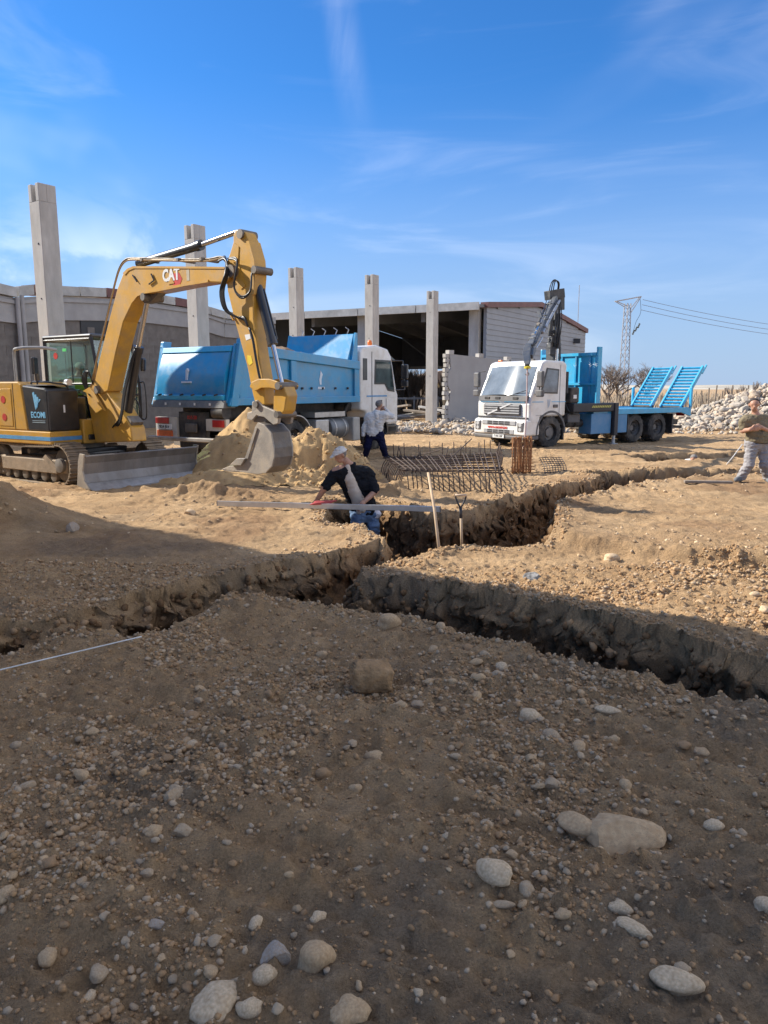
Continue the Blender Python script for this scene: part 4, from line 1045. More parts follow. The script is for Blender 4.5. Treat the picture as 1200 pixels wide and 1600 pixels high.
mb(H_).box((0.6, -1.03, 2.37), (0.06, 0.20, 0.34), (0, 0, 0.5)).build('mirror', BLK, mr_, bevel=0.03)
mb(H_).tube(curve_pts([(0.42, -1.0, 1.98), (0.42, -1.0, 2.05), (0.9, -0.98, 2.05), (1.02, -0.92, 2.03), (1.05, -0.7, 2.0), (1.06, -0.62, 1.9)], 14), 0.018, 6).build('grab_rail', BLK, exc)
mb(H_).cyl((0.9, -0.55, 2.05), (1.0, -0.56, 2.05), 0.065).build('work_lamp', LENS, exc, angle=40)
mb(H_).tube(curve_pts([(-0.25, -0.45, 2.0), (-0.25, -0.45, 2.28), (-0.28, -0.47, 2.40)], 8), 0.05, 8).build('exhaust', GRIM, exc)
# cab
CX0, CX1, CY0, CY1, CZ0, CZ1 = -0.78, 1.10, 0.08, 1.17, 1.084, 3.06
def cab_frame(y):
    return [(CX0, CZ0), (CX1, CZ0), (CX1 + 0.02, 1.9), (CX1 - 0.22, CZ1 - 0.03), (CX1 - 0.34, CZ1), (CX0 + 0.05, CZ1), (CX0, CZ1 - 0.06)]
cab = mb(H_).bb(CX0, CX1 - 0.2, CY0, CY1, CZ1 - 0.09, CZ1 - 0.005).build('cab_roof', BLK, exc, bevel=0.035)
mb(H_).bb(CX0, CX1 - 0.01, CY0 + 0.02, CY1 - 0.02, 1.086, 1.14).build('cab_floor', BLK, cab)
fr = mb(H_)
for y in (CY0 + 0.035, CY1 - 0.035):
    for a, b, w in (((CX0 + 0.05, CZ0), (CX0 + 0.05, CZ1 - 0.05), 0.05), ((CX1 - 0.03, 1.95), (CX1 - 0.24, CZ1 - 0.06), 0.045), ((CX1 - 0.04, CZ0), (CX1 - 0.03, 1.97), 0.045), ((CX0 + 0.05, 2.02), (CX1 - 0.25, 2.02), 0.028), ((CX0 + 0.05, CZ1 - 0.11), (CX1 - 0.25, CZ1 - 0.11), 0.05), ((0.18, 2.02), (0.18, CZ1 - 0.1), 0.018), ((CX0 + 0.05, 1.17), (CX1 - 0.05, 1.17), 0.05)):
        fr.tube([(a[0], y, a[1]), (b[0], y, b[1])], w, 4)
for x, z in ((CX0 + 0.05, CZ1 - 0.11), (CX0 + 0.05, 1.17), (CX1 - 0.05, 1.17), (CX1 - 0.05, 1.78), (CX0 + 0.05, 2.0)):
    fr.tube([(x, CY0 + 0.03, z), (x, CY1 - 0.03, z)], 0.035, 4)
fr.build('cab_frame', BLK, exc, bevel=0.008)
mb(H_).bb(CX0 + 0.10, 0.17, CY0 + 0.03, CY0 + 0.038, 2.05, CZ1 - 0.16).build('side_pane', GLASS_G, exc)
mb(H_).prism([(0.19, 2.05), (1.02, 2.05), (0.86, CZ1 - 0.16), (0.19, CZ1 - 0.16)], CY0 + 0.03, CY0 + 0.038).build('side_pane', GLASS_G, exc)
mb(H_).prism([(CX0 + 0.1, 1.24), (1.02, 1.24), (1.02, 1.98), (CX0 + 0.1, 1.98)], CY0 + 0.03, CY0 + 0.038).build('lower_pane', GLASS_G, exc)
mb(H_).prism([(CX0 + 0.1, 1.24), (1.02, 1.24), (1.02, 1.98), (0.86, CZ1 - 0.16), (CX0 + 0.1, CZ1 - 0.16)], CY1 - 0.038, CY1 - 0.03).build('door_pane', GLASS_G, exc)
wp = mb(H_); wp.loft([[(CX1 - 0.04, y, 1.24) for y in (CY0 + 0.08, CY1 - 0.08)] + [(CX1 - 0.048, y, 1.24) for y in (CY1 - 0.08, CY0 + 0.08)], [(CX1 - 0.03, y, 1.95) for y in (CY0 + 0.08, CY1 - 0.08)] + [(CX1 - 0.038, y, 1.95) for y in (CY1 - 0.08, CY0 + 0.08)], [(CX1 - 0.23, y, CZ1 - 0.14) for y in (CY0 + 0.08, CY1 - 0.08)] + [(CX1 - 0.238, y, CZ1 - 0.14) for y in (CY1 - 0.08, CY0 + 0.08)]]); wp.build('windscreen', GLASS_G, exc)
mb(H_).bb(CX0 + 0.12, CX0 + 0.128, CY0 + 0.10, CY1 - 0.1, 1.3, CZ1 - 0.2).build('rear_pane', GLASS_G, exc)
mb(H_).bb(-0.50, -0.05, 0.25, 0.77, 1.15, 1.55).bb(-0.62, -0.48, 0.25, 0.77, 1.5, 2.12).build('seat', BLK, exc, bevel=0.05)
mb(H_).bb(0.55, 0.75, 0.2, 0.4, 1.14, 1.75).bb(0.0, 0.4, 0.12, 0.26, 1.14, 1.72).build('console', BLK, exc, bevel=0.03)
mb(H_).cyl((-0.36, CY0 + 0.03, 2.62), (-0.36, CY0 + 0.022, 2.62), 0.07, n=18).build('round_sticker', REDP, exc)
mb(H_).bb(-0.10, 0.02, CY0 + 0.022, CY0 + 0.03, 2.71, 2.77).build('exit_sticker', mat('exit_green', (0.12, 0.75, 0.20), 0.5), exc)
mb(H_).tube(curve_pts([(1.10, 1.12, 2.05), (1.2, 1.16, 2.03), (1.22, 1.17, 1.6), (1.2, 1.16, 1.28), (1.10, 1.12, 1.25)], 14), 0.016, 6).build('door_rail', BLK, exc)
mb(H_).box((1.12, 1.22, 2.44), (0.08, 0.14, 0.30), (0, 0.1, 0.3)).build('cab_mirror', BLK, exc, bevel=0.04)
mb(H_).tube([(0.96, 1.1, 2.62), (1.1, 1.2, 2.6)], 0.014, 5).build('cab_mirror_arm', BLK, exc)
# ---- boom, arm and bucket
BD = Vector((0.77, -0.64, 0)).normalized(); BN = Vector((-BD.y, BD.x, 0))
BO = Vector((-5.66, 15.26, 0)) - BN * 0.18
B_ = sub_frame(BO.x, BO.y, math.atan2(BD.y, BD.x))
def bp(px, py, off=0.0):           # run along the boom and height, on a face of the boom
    o = BO + BN * off; k = (px - 600) / FPX
    r = (k * o.y - o.x) / (BD.x - k * BD.y)
    q = at(px, py, (o + BD * r).y)
    return (r, q.z)
def bpl(pts, off=0.0): return [bp(a, b, off) for a, b in pts]
def b3(px, py, off): r, z = bp(px, py, off); return (r, off, z)
boom_pts = [(153, 602), (163, 565), (180, 508), (198, 450), (208, 427), (215, 420), (224, 416), (262, 416), (361, 417), (367, 422), (367, 436), (358, 442), (335, 441), (300, 447), (262, 455), (238, 459), (228, 463), (219, 474), (204, 503), (190, 550), (174, 611), (163, 616)]
boom = mb(B_).prism(bpl(boom_pts), 0.0, 0.32).build('boom', YEL, exc, bevel=0.02)
lip = [(208, 427), (215, 420), (224, 416), (262, 416), (361, 417), (361, 420), (262, 419.5), (225, 419.5), (217, 423), (211, 430)]
mb(B_).prism(bpl(lip), -0.012, -0.001).build('top_flange', YEL, boom)
mb(B_).prism(bpl([(336, 441), (300, 447), (262, 455), (238, 459), (228, 463), (219, 474), (217, 471), (226, 460), (238, 456), (262, 451), (300, 443), (336, 437)]), -0.014, -0.001).build('bottom_flange', YEL, boom)
# lettering on the boom
cx, cz = bp(280, 432); ex, ez = bp(292, 430)
hexa = []
for k in range(6): a = R(60 * k); hexa.append((ex - 0.08 + 0.165 * math.cos(a), ez - 0.065 + 0.125 * math.sin(a)))
mb(B_).prism(hexa, -0.004, -0.0005).build('badge', REDP, boom)
text_part('lettering', 'CAT', 0.275, WHITE_P, boom, B_ @ frame((cx, -0.006, cz + 0.02), (1, 0, 0), (0, 0, 1)), 0.002, 0.012, 0.92)
mb(B_).prism([(cx - 0.10, cz - 0.125), (cx + 0.10, cz - 0.125), (cx + 0.01, cz - 0.01)], -0.012, -0.0085).build('badge_triangle', YEL, boom)
ux, uz = bp(306, 430); mb(B_).bb(ux - 0.05, ux + 0.03, -0.004, -0.0005, uz - 0.09, uz + 0.09).build('decal', mat('grey_decal', (0.42, 0.36, 0.25), 0.6), boom)
for x0, y0, x1, y1 in ((222, 430, 228, 440), (246, 444, 254, 438), (254, 438, 250, 428)):
    mb(B_).tube([b3(x0, y0, -0.02), b3(x1, y1, -0.02)], 0.014, 6).build('hose_clip', BLK, boom)
# pipes along the boom top
for k, (off, dy_) in enumerate(((0.02, 0), (0.07, -3), (0.12, -1), (0.24, -3), (0.29, -1), (0.34, -2))):
    pts = [b3(150 + 2 * k, 596, off - 0.02)] + [b3(*q, off) for q in ((160, 563 + dy_), (177, 506 + dy_), (194, 447 + dy_), (203, 421 + dy_), (212, 409 + dy_), (224, 406 + dy_), (262, 407 + dy_), (330, 408 + dy_), (355, 404 + dy_), (364, 410 + dy_))]
    mb(B_).tube(curve_pts(pts, 40), 0.015, 6).build('hydraulic_pipe', GRIM if k % 2 else mat('pipe_brown', (0.30, 0.20, 0.09), 0.45, 0.2), boom, angle=40)
for q in ((236, 408), (290, 408), (325, 407)):
    r, z = bp(*q); mb(B_).bb(r - 0.03, r + 0.03, -0.005, 0.365, z, z + 0.05).build('pipe_clamp', GRIM, boom)
# arm
arm_pts = [(375, 367), (380, 359), (388, 358), (393, 363), (398, 376), (404, 405), (405, 430), (402, 460), (402, 500), (408, 550), (415, 600), (416, 632), (402, 636), (397, 614), (390, 572), (372, 495), (364, 455), (362, 428), (364, 410), (370, 394), (375, 378)]
arm_o = mb(B_).prism(bpl(arm_pts, 0.06), 0.06, 0.28).build('arm', YEL, exc, bevel=0.015)
mb(B_).prism(bpl([(368, 402), (377, 380), (383, 385), (381, 410), (391, 447), (384, 452), (370, 430)], 0.05), 0.048, 0.059).build('arm_boss_plate', YEL, arm_o)
mb(B_).prism(bpl([(398, 376), (405, 405), (406, 430), (403, 460), (400, 460), (402, 430), (400, 405), (394, 377)], 0.05), 0.05, 0.29).build('arm_front_plate', YEL, arm_o)
for px, py, rr, o1, o2 in ((383, 365, 0.075, 0.02, 0.34), (372, 424, 0.10, -0.05, 0.41), (404, 421, 0.06, 0.0, 0.36), (397, 603, 0.055, 0.0, 0.36), (402, 632, 0.055, -0.02, 0.38), (437, 603, 0.06, -0.02, 0.38), (434, 648, 0.055, -0.02, 0.38), (237, 464, 0.07, -0.03, 0.39), (160, 609, 0.08, -0.06, 0.42)):
    r, z = bp(px, py, 0.0); b = mb(B_); b.cyl((r, o1, z), (r, o2, z), rr, n=16); b.build('pin', GRIM, arm_o if px > 350 else boom, angle=40)
mb(B_).tube([b3(372, 500, 0.035), b3(368, 493, 0.035)], 0.02, 6).build('lug', YEL, arm_o)
mb(B_).prism(bpl([(391, 555), (397, 556), (399, 567), (394, 571), (391, 566)], 0.06), 0.056, 0.0595).build('warning_decal', mat('decal_yellow', (0.75, 0.55, 0.03), 0.5), arm_o)
mb(B_).prism(bpl([(388, 523), (396, 522), (397, 529), (390, 532)], 0.06), 0.056, 0.0595).build('small_decal', WHITE_P, arm_o)
# cylinders
def ram(name, a, m, b, off, r1, r2):
    A_, M_, C_ = Vector(b3(*a, off)), Vector(b3(*m, off)), Vector(b3(*b, off))
    o = mb(B_).cyl(A_, M_, r1, n=18).build(name, BLK, exc, angle=40)
    mb(B_).cyl(M_, C_, r2, n=14).build('rod', CHROME, o, angle=40)
    d = (M_ - A_).normalized(); mb(B_).cyl(M_ - d * 0.10, M_ + d * 0.02, r1 * 1.15, n=18).build('gland', BLK, o, angle=40)
    return o
ram('arm_cylinder', (232, 412), (326, 383), (380, 363), 0.18, 0.075, 0.042)
ram('bucket_cylinder', (405, 425), (430, 537), (443, 602), 0.18, 0.072, 0.040)
ram('boom_cylinder', (198, 668), (225, 543), (243, 466), 0.18, 0.085, 0.050)
mb(B_).tube([b3(414, 430, 0.26), b3(437, 530, 0.26)], 0.016, 6).build('cylinder_pipe', BLK, exc)
mb(B_).prism(bpl([(228, 462), (262, 455), (248, 471), (238, 474)], 0.1), 0.10, 0.26).build('cylinder_bracket', GRIM, boom)
# swing post
post = mb(B_).prism(bpl([(140, 612), (150, 597), (166, 600), (178, 622), (192, 640), (206, 668), (208, 690), (150, 692), (146, 660)], 0.02), 0.02, 0.34).build('swing_post', YEL, exc, bevel=0.025)
mb(B_).prism(bpl([(137, 611), (147, 605), (154, 613), (168, 642), (163, 636), (152, 622), (148, 616)], -0.03), -0.05, -0.01).build('swing_lug', YEL, post)
mb(B_).prism(bpl([(180, 686), (186, 660), (205, 650), (213, 660), (200, 684)], 0.1), 0.06, 0.30).build('cylinder_base', GRIM, post)
mb(H_).bb(0.76, 1.12, -0.40, 0.28, 0.80, 1.30).build('boom_bracket', YEL, exc, bevel=0.03)
mb(H_).bb(1.12, 1.16, -0.30, 0.1, 0.88, 0.99).build('bracket_slot', BLK, exc, bevel=0.03)
# hoses
HOSE = mat('hose', (0.015, 0.015, 0.016), 0.4)
for k in range(5):
    o_ = 0.02 + 0.06 * k; s_ = 3.0 * k
    mb(B_).tube(curve_pts([b3(350, 409, o_), b3(362, 405 - k, o_ - 0.03), b3(366 - s_ / 3, 425, -0.06 - 0.02 * k), b3(358 - s_ / 2.4, 455, -0.10), b3(362 - s_ / 3, 483, -0.08), b3(376, 495, -0.04 + 0.02 * k), b3(388, 500 - k, 0.02), b3(393, 510, 0.03)], 30), 0.017, 6).build('hose', HOSE, exc, smooth=True)
for k in range(2):
    mb(B_).tube(curve_pts([b3(366, 404, 0.0), b3(380, 410 - 4 * k, -0.06), b3(374, 448, -0.09), b3(385, 466 - 3 * k, -0.08), b3(398, 455, -0.04), b3(401, 430, 0.0), b3(403, 424, 0.05)], 26), 0.016, 6).build('hose', HOSE, exc, smooth=True)
mb(B_).tube(curve_pts([b3(395, 512, 0.03), b3(400, 530, 0.02), b3(404, 560, 0.03), b3(409, 590, 0.03), b3(413, 602, 0.1)], 16), 0.020, 6).build('hose', HOSE, exc, smooth=True)
for k in range(4):
    mb(B_).tube(curve_pts([b3(152 + k, 600, 0.02 + 0.06 * k), b3(146 - k, 580, -0.05), b3(142 - 2 * k, 596, -0.02), b3(150, 625, 0.05), b3(165, 650, 0.08)], 18), 0.018, 6).build('hose', HOSE, exc, smooth=True)
    mb(B_).tube(curve_pts([b3(178, 668, 0.0 + 0.05 * k), b3(191, 650 + 3 * k, -0.04), b3(199 + k, 610, 0.02), b3(212, 565 + 4 * k, 0.06), b3(220, 545, 0.1)], 18), 0.016, 6).build('hose', HOSE, exc, smooth=True)
mb(B_).tube(curve_pts([b3(199, 662, 0.3), b3(216, 660, 0.34), b3(222, 640, 0.36), b3(215, 622, 0.34), b3(208, 630, 0.3)], 18), 0.016, 6).build('hose', HOSE, exc, smooth=True)
# bucket linkage
mb(B_).prism(bpl([(394, 604), (397, 597), (408, 592), (424, 592), (436, 596), (442, 603), (437, 609), (426, 606), (412, 606), (402, 611)], 0.0), -0.015, 0.02).prism(bpl([(394, 604), (397, 597), (408, 592), (424, 592), (436, 596), (442, 603), (437, 609), (426, 606), (412, 606), (402, 611)], 0.0), 0.34, 0.375).build('rocker_link', YEL, exc, bevel=0.008)
mb(B_).prism(bpl([(431, 604), (445, 603), (450, 618), (446, 642), (438, 652), (428, 648), (429, 625)], 0.06), 0.06, 0.30).build('bucket_link', YEL, exc, bevel=0.02)
cp = [(396, 628), (403, 625), (412, 634), (430, 642), (437, 652), (435, 662), (428, 664), (414, 652), (402, 649), (395, 657), (387, 655), (388, 645), (395, 643)]
mb(B_).prism(bpl(cp, 0.02), 0.02, 0.075).prism(bpl(cp, 0.02), 0.29, 0.345).build('quick_coupler', BUCK, exc, bevel=0.01)
r, z = bp(414, 655, 0.18); mb(B_).bb(r - 0.16, r + 0.16, 0.076, 0.289, z - 0.05, z + 0.05).build('coupler_body', GRIM, exc, bevel=0.02)
side = [(399, 668), (404, 660), (414, 664), (424, 676), (428, 700), (428, 715), (424, 729), (414, 739), (402, 741), (385, 739), (362, 736), (345, 733), (358, 728), (378, 727), (390, 712), (396, 696)]
BW0, BW1 = -0.06, 0.36
bk = mb(B_).prism(bpl(side, BW0), BW0, BW0 + 0.03).prism(bpl(side, BW0), BW1 - 0.03, BW1).build('bucket', BUCK, exc, bevel=0.006)
shell_o = bpl([(404, 660), (414, 664), (424, 676), (428, 700), (428, 715), (424, 729), (414, 739), (402, 741), (385, 739), (362, 736)], BW0)
cxm = sum(p[0] for p in shell_o) / len(shell_o); czm = sum(p[1] for p in shell_o) / len(shell_o)
shell_i = [(p[0] + (cxm - p[0]) * 0.09, p[1] + (czm - p[1]) * 0.09 + 0.01) for p in shell_o]
mb(B_).prism(shell_o + shell_i[::-1], BW0 + 0.031, BW1 - 0.031).build('bucket_shell', mat('shell_steel', (0.16, 0.145, 0.13), 0.55, 0.4, 0.25, 4, 0.2, 40, dirt=((0.30, 0.22, 0.14), 0.6, 3)), bk)
mb(B_).prism(bpl([(384, 715), (401, 668), (404, 669), (388, 717)], BW0), BW0 - 0.02, BW0 - 0.001).build('wear_strip', BUCK, bk)
for k in range(5):
    y0 = BW0 + 0.005 + k * (BW1 - BW0 - 0.10) / 4
    tp = bpl([(372, 731), (352, 731), (344, 734), (356, 737), (372, 738)], BW0)
    mb(B_).prism(tp, y0, y0 + 0.085).build('tooth', BUCK, bk, bevel=0.006)
mb(B_).prism(bpl([(362, 726), (373, 716), (386, 716), (379, 727)], BW0), BW0 - 0.05, BW0 + 0.04).build('side_cutter', BUCK, bk, bevel=0.006)
# ================================================================== THE TWO LORRIES
BLUE = mat('lorry_blue', (0.010, 0.265, 0.52), 0.32, 0, 0.07, 1.5, 0, 0, dirt=((0.20, 0.27, 0.31), 0.55, 2.4), coat=0.35)
BLUE2 = mat('ramp_blue', (0.020, 0.36, 0.62), 0.4, 0, 0.08, 3, dirt=((0.25, 0.3, 0.36), 0.3, 4), coat=0.2)
WHITE = mat('lorry_white', (0.74, 0.735, 0.71), 0.28, 0, 0.03, 1.2, dirt=((0.48, 0.41, 0.31), 0.55, 2.2), coat=0.3)
CHAS = mat('chassis', (0.028, 0.028, 0.03), 0.6, 0, 0.25, 3, dirt=((0.17, 0.14, 0.11), 0.6, 3))
PLAST = mat('grey_plastic', (0.10, 0.10, 0.105), 0.6, 0, 0.15, 4, dirt=((0.25, 0.21, 0.17), 0.4, 3))
TYRE = mat('tyre', (0.030, 0.030, 0.031), 0.8, 0, 0.2, 6, 0.2, 60, dirt=((0.20, 0.175, 0.145), 0.75, 3))
RIM = mat('rim', (0.17, 0.165, 0.16), 0.6, 0.3, 0.2, 6, dirt=((0.26, 0.22, 0.18), 0.8, 4))
ALU = mat('aluminium', (0.52, 0.52, 0.51), 0.4, 0.6, 0.12, 5, dirt=((0.36, 0.32, 0.27), 0.5, 3))
GLASS_D = glass_mat('cab_glass', (0.42, 0.50, 0.52), 0.5)
ORANGE = mat('orange_lamp', (0.80, 0.17, 0.02), 0.3)
REDL = mat('red_lamp', (0.42, 0.03, 0.03), 0.3)
PLATE = mat('number_plate', (0.74, 0.74, 0.72), 0.5, 0, 0.03)
INK = mat('ink', (0.03, 0.03, 0.035), 0.6)
LOAD = mat('load_earth', (0.22, 0.14, 0.085), 0.95, 0, 0.25, 4, 0.8, 20)

def wheel(parent, x, y, r, w, side, name='wheel', twin=False):
    s = side                         # -1: the outside faces -y
    o = MB().lathe([(-w * 0.38, 0.04), (-w * 0.38, r * 0.52), (-w * 0.10, r * 0.56), (w * 0.18, r * 0.50), (w * 0.20, r * 0.34), (w * 0.34, r * 0.30), (w * 0.36, 0.05)] if not twin else
                   [(-w * 0.3, 0.04), (-w * 0.3, r * 0.52), (w * 0.36, r * 0.55), (w * 0.40, r * 0.50), (-w * 0.02, r * 0.40), (-w * 0.06, r * 0.24), (w * 0.22, r * 0.20), (w * 0.24, 0.04)],
                   (x, y, r), (0, s, 0), 28).build(name, RIM, parent, angle=30)
    prof = [(-w * 0.5, r * 0.56), (-w * 0.52, r * 0.75), (-w * 0.46, r * 0.94), (-w * 0.38, r)]
    b = MB().lathe(prof + [(w * 0.38, r), (w * 0.46, r * 0.94), (w * 0.52, r * 0.75), (w * 0.5, r * 0.56), (w * 0.3, r * 0.54), (-w * 0.3, r * 0.54), (-w * 0.5, r * 0.56)], (x, y, r), (0, s, 0), 40)
    for k in range(36):              # tread lugs
        a = 2 * math.pi * k / 36
        b.box((x + math.cos(a) * r, y + (0.22 * w if k % 2 else -0.22 * w) * s, r + math.sin(a) * r), (0.055, w * 0.4, 0.05), (0, -a, 0))
    b.build('tyre', TYRE, o, angle=35)
    nb = MB()
    for k in range(10):
        a = 2 * math.pi * k / 10; nb.cyl((x + math.cos(a) * r * 0.29, y + s * w * 0.12, r + math.sin(a) * r * 0.29), (x + math.cos(a) * r * 0.29, y + s * w * 0.36, r + math.sin(a) * r * 0.29), 0.018, n=6)
    nb.build('wheel_nuts', RIM, o)
    return o

# ---------------------------------------------------------------- dump lorry
t1 = thing('dump_truck', 'white-cab dump truck with blue tipper body seen from behind, left of centre', 'truck', (-4.72, 18.12, 0.06), R(58))
for y, s in ((-1.02, -1), (1.02, 1)):
    wheel(t1, 6.55, y, 0.52, 0.34, s)
    for x in (1.22, 2.60): wheel(t1, x, y - s * 0.16, 0.52, 0.56, s, twin=True)
MB().bb(0.25, 7.5, -0.46, -0.36, 0.82, 1.12).bb(0.25, 7.5, 0.36, 0.46, 0.82, 1.12).bb(0.3, 5.4, -0.55, 0.55, 1.124, 1.42).build('chassis_frame', CHAS, t1)
for x in (1.22, 2.60, 6.55): MB().cyl((x, -1.0, 0.52), (x, 1.0, 0.52), 0.12).build('axle', CHAS, t1, angle=40)
# tipper body
def side_z(x): return 2.92 - 0.30 * x / 5.45
for s in (-1, 1):
    y = 1.25 * s
    sp = MB().prism([(-0.02, 1.52), (5.45, 1.52), (5.45, side_z(5.45)), (0.34, side_z(0.34))], y, y - 0.06 * s).build('side_wall', BLUE, t1)
    ys = (y, y + 0.07 * s)
    for x0, x1 in ((0.36, 0.62), (2.30, 2.52), (5.20, 5.45)):
        MB().prism([(x0, 1.60), (x1, 1.60), (x1, side_z(x1) - 0.22), (x0, side_z(x0) - 0.22)], *ys).build('rib', BLUE, sp, bevel=0.012)
    MB().prism([(0.36, side_z(0.36) - 0.218), (5.45, side_z(5.45) - 0.218), (5.45, side_z(5.45) + 0.02), (0.36, side_z(0.36) + 0.02)], ys[0], ys[1] + 0.02 * s).build('top_rail', BLUE, sp, bevel=0.015)
    MB().prism([(-0.02, 1.46), (5.45, 1.46), (5.45, 1.64), (0.05, 1.64)], ys[0], ys[1] + 0.015 * s).build('sill', BLUE, sp, bevel=0.012)
    MB().prism([(0.02, 1.44), (0.26, 1.44), (0.66, 3.02), (0.40, 3.02)], y - 0.02 * s, y + 0.10 * s).build('rear_post', BLUE, sp, bevel=0.015)
    lugs = MB()
    for x in (2.8, 3.2, 3.7, 4.3, 4.9): lugs.box((x, y + 0.02 * s, 1.86), (0.05, 0.05, 0.06))
    lugs.build('lashing_lugs', CHAS, sp)
MB().bb(0.1, 5.4, -1.19, 1.19, 1.52, 1.60).build('bed_floor', BLUE, t1)
# headboard with cheeks
MB().prism([(5.10, 1.6), (5.45, 1.6), (5.45, 3.42), (5.36, 3.42), (5.02, 2.6)], -1.18, 1.18).build('headboard', BLUE, t1, bevel=0.015)
for s in (-1, 1): MB().prism([(5.12, 2.55), (5.45, 2.55), (5.45, 3.45), (5.36, 3.45)], s * 1.19, s * 1.25).build('headboard_cheek', BLUE, t1)
for k in range(5): MB().tube([(5.40, -0.9 + 0.42 * k, 3.40), (5.44, -0.95 + 0.42 * k, 3.55), (5.40, -0.85 + 0.42 * k, 3.62)], 0.016, 5).build('tarp_hook', ALU, t1)
# load
lv, lf = [], []
for i in range(40):
    for j in range(24):
        x, y = 0.5 + i * 0.118, -1.17 + j * 0.1017
        lv.append((x, y, 2.45 + 0.30 * math.sin(math.pi * i / 39) * math.sin(math.pi * j / 23) + 0.16 * float(fbm2(np.array([x * 2.2]), np.array([y * 2.2]), 4, 1.0)[0]) + 0.22 * math.exp(-((x - 3.6) / 1.1) ** 2)))
for i in range(39):
    for j in range(23): a = i * 24 + j; lf.append((a, a + 24, a + 25, a + 1))
mesh_obj('earth_load', lv, lf, LOAD, t1, smooth=True)
# tailgate: a bowed plate hung between the posts
def tg(z): return 0.06 + 0.29 * (z - 1.58) / 1.34
zs = [1.60, 1.72, 1.85, 2.0, 2.2, 2.4, 2.6, 2.72]
ring = [(tg(z) - 0.03 - 0.10 * math.sin(math.pi * (z - 1.6) / 1.12), z) for z in zs]
gate = MB().prism(ring + [(tg(z) + 0.06, z) for z in zs[::-1]], -1.14, 1.14).build('tailgate', BLUE, t1, angle=30)
MB().prism([(tg(2.72) - 0.06, 2.722), (tg(2.86) - 0.04, 2.86), (tg(2.86) + 0.08, 2.86), (tg(2.72) + 0.08, 2.722)], -1.16, 1.16).build('gate_top_rail', BLUE2, gate, bevel=0.015)
MB().prism([(-0.04, 1.58), (0.06, 1.58), (0.09, 1.72), (-0.05, 1.70)], -1.16, 1.16).build('gate_bottom_rail', BLUE2, gate, bevel=0.012)
MB().prism([(-0.10, 1.40), (0.3, 1.40), (0.3, 1.575), (-0.06, 1.575)], -1.22, 1.22).build('tail_sill', mat('sill_grey', (0.16, 0.17, 0.18), 0.6, 0.2, 0.2, 3, dirt=((0.3, 0.26, 0.2), 0.5, 3)), t1, bevel=0.01)
for k in range(6): MB().cyl((-0.02, -0.95 + 0.38 * k, 1.72), (-0.13, -0.97 + 0.38 * k, 1.70), 0.02, n=6).build('latch', CHAS, gate)
for k in range(4): MB().bb(-0.105, -0.095, -0.8 + 0.5 * k, -0.75 + 0.5 * k, 1.46, 1.52).build('rivet', PLATE, t1)
lgm = mat('white_emblem', (0.62, 0.70, 0.78), 0.5, 0, 0.03)
xo = tg(2.15) - 0.147
MB().prism([(0.06, 2.06), (0.12, 2.06), (0.10, 2.30), (0.055, 2.34), (0.03, 2.28), (0.06, 2.24)], xo - 0.02, xo + 0.04, 'yz').prism([(-0.08, 1.99), (0.24, 1.99), (0.24, 2.03), (-0.08, 2.03)], xo - 0.045, xo + 0.04, 'yz').build('emblem', lgm, gate)
e2 = MB()
for pts in ([(3.58, 1.96), (3.66, 1.96), (3.66, 2.10), (3.72, 2.24), (3.62, 2.34), (3.60, 2.20), (3.56, 2.10)], [(3.50, 1.84), (3.80, 1.84), (3.80, 1.90), (3.50, 1.90)]): e2.prism(pts, -1.262, -1.253)
e2.build('side_emblem', lgm, t1)
MB().bb(0.66, 2.26, -1.20, -1.10, 1.44, 1.455).build('under_rail', CHAS, t1)
# rear end: lamps, plate, boards, underrun bar
rl = MB().bb(-0.02, 0.10, 0.45, 1.20, 0.62, 1.16).build('lamp_panel', mat('panel_cream', (0.55, 0.52, 0.46), 0.6, 0, 0.15, 3), t1)
MB().bb(-0.05, -0.022, 0.72, 1.18, 1.00, 1.15).build('tail_lamp', REDL, rl, bevel=0.01)
MB().bb(-0.05, -0.022, 0.62, 1.14, 0.86, 0.98).build('number_plate', PLATE, rl)
text_part('plate_lettering', '7824 JKV', 0.10, INK, rl, frame((-0.053, 0.88, 0.92), (0, -1, 0), (0, 0, 1)), 0.001, 0.002)
MB().bb(-0.05, -0.022, 0.60, 1.14, 0.66, 0.83).build('warning_board', mat('board_orange', (0.72, 0.14, 0.03), 0.5), rl)
rr_ = MB().bb(-0.02, 0.10, -1.20, -0.55, 0.86, 1.14).build('lamp_panel', mat('panel_cream', (0.5, 0.5, 0.5)), t1)
MB().bb(-0.05, -0.022, -1.16, -0.78, 0.95, 1.12).build('tail_lamp', REDL, rr_, bevel=0.01)
MB().bb(0.02, 0.14, -0.52, 0.42, 0.42, 1.30).build('rear_panel', CHAS, t1, bevel=0.02)
text_part('mark', 'KH-20', 0.12, REDL, t1, frame((0.016, -0.05, 1.16), (0, -1, 0), (0, 0, 1)), 0.002, 0.003)
MB().bb(-0.04, 0.0, -0.25, 0.15, 0.80, 1.02).build('tow_hitch', GRIM, t1, bevel=0.03)
MB().bb(-0.30, -0.16, -1.2, 1.2, 0.60, 0.70).build('underrun_bar', mat('bar_grey', (0.30, 0.28, 0.26), 0.6, 0.3, 0.2, 4), t1, bevel=0.02)
MB().cyl((0.05, -1.16, 1.30), (0.05, -0.80, 1.30), 0.16, n=18).build('roller', CHAS, t1, angle=40)
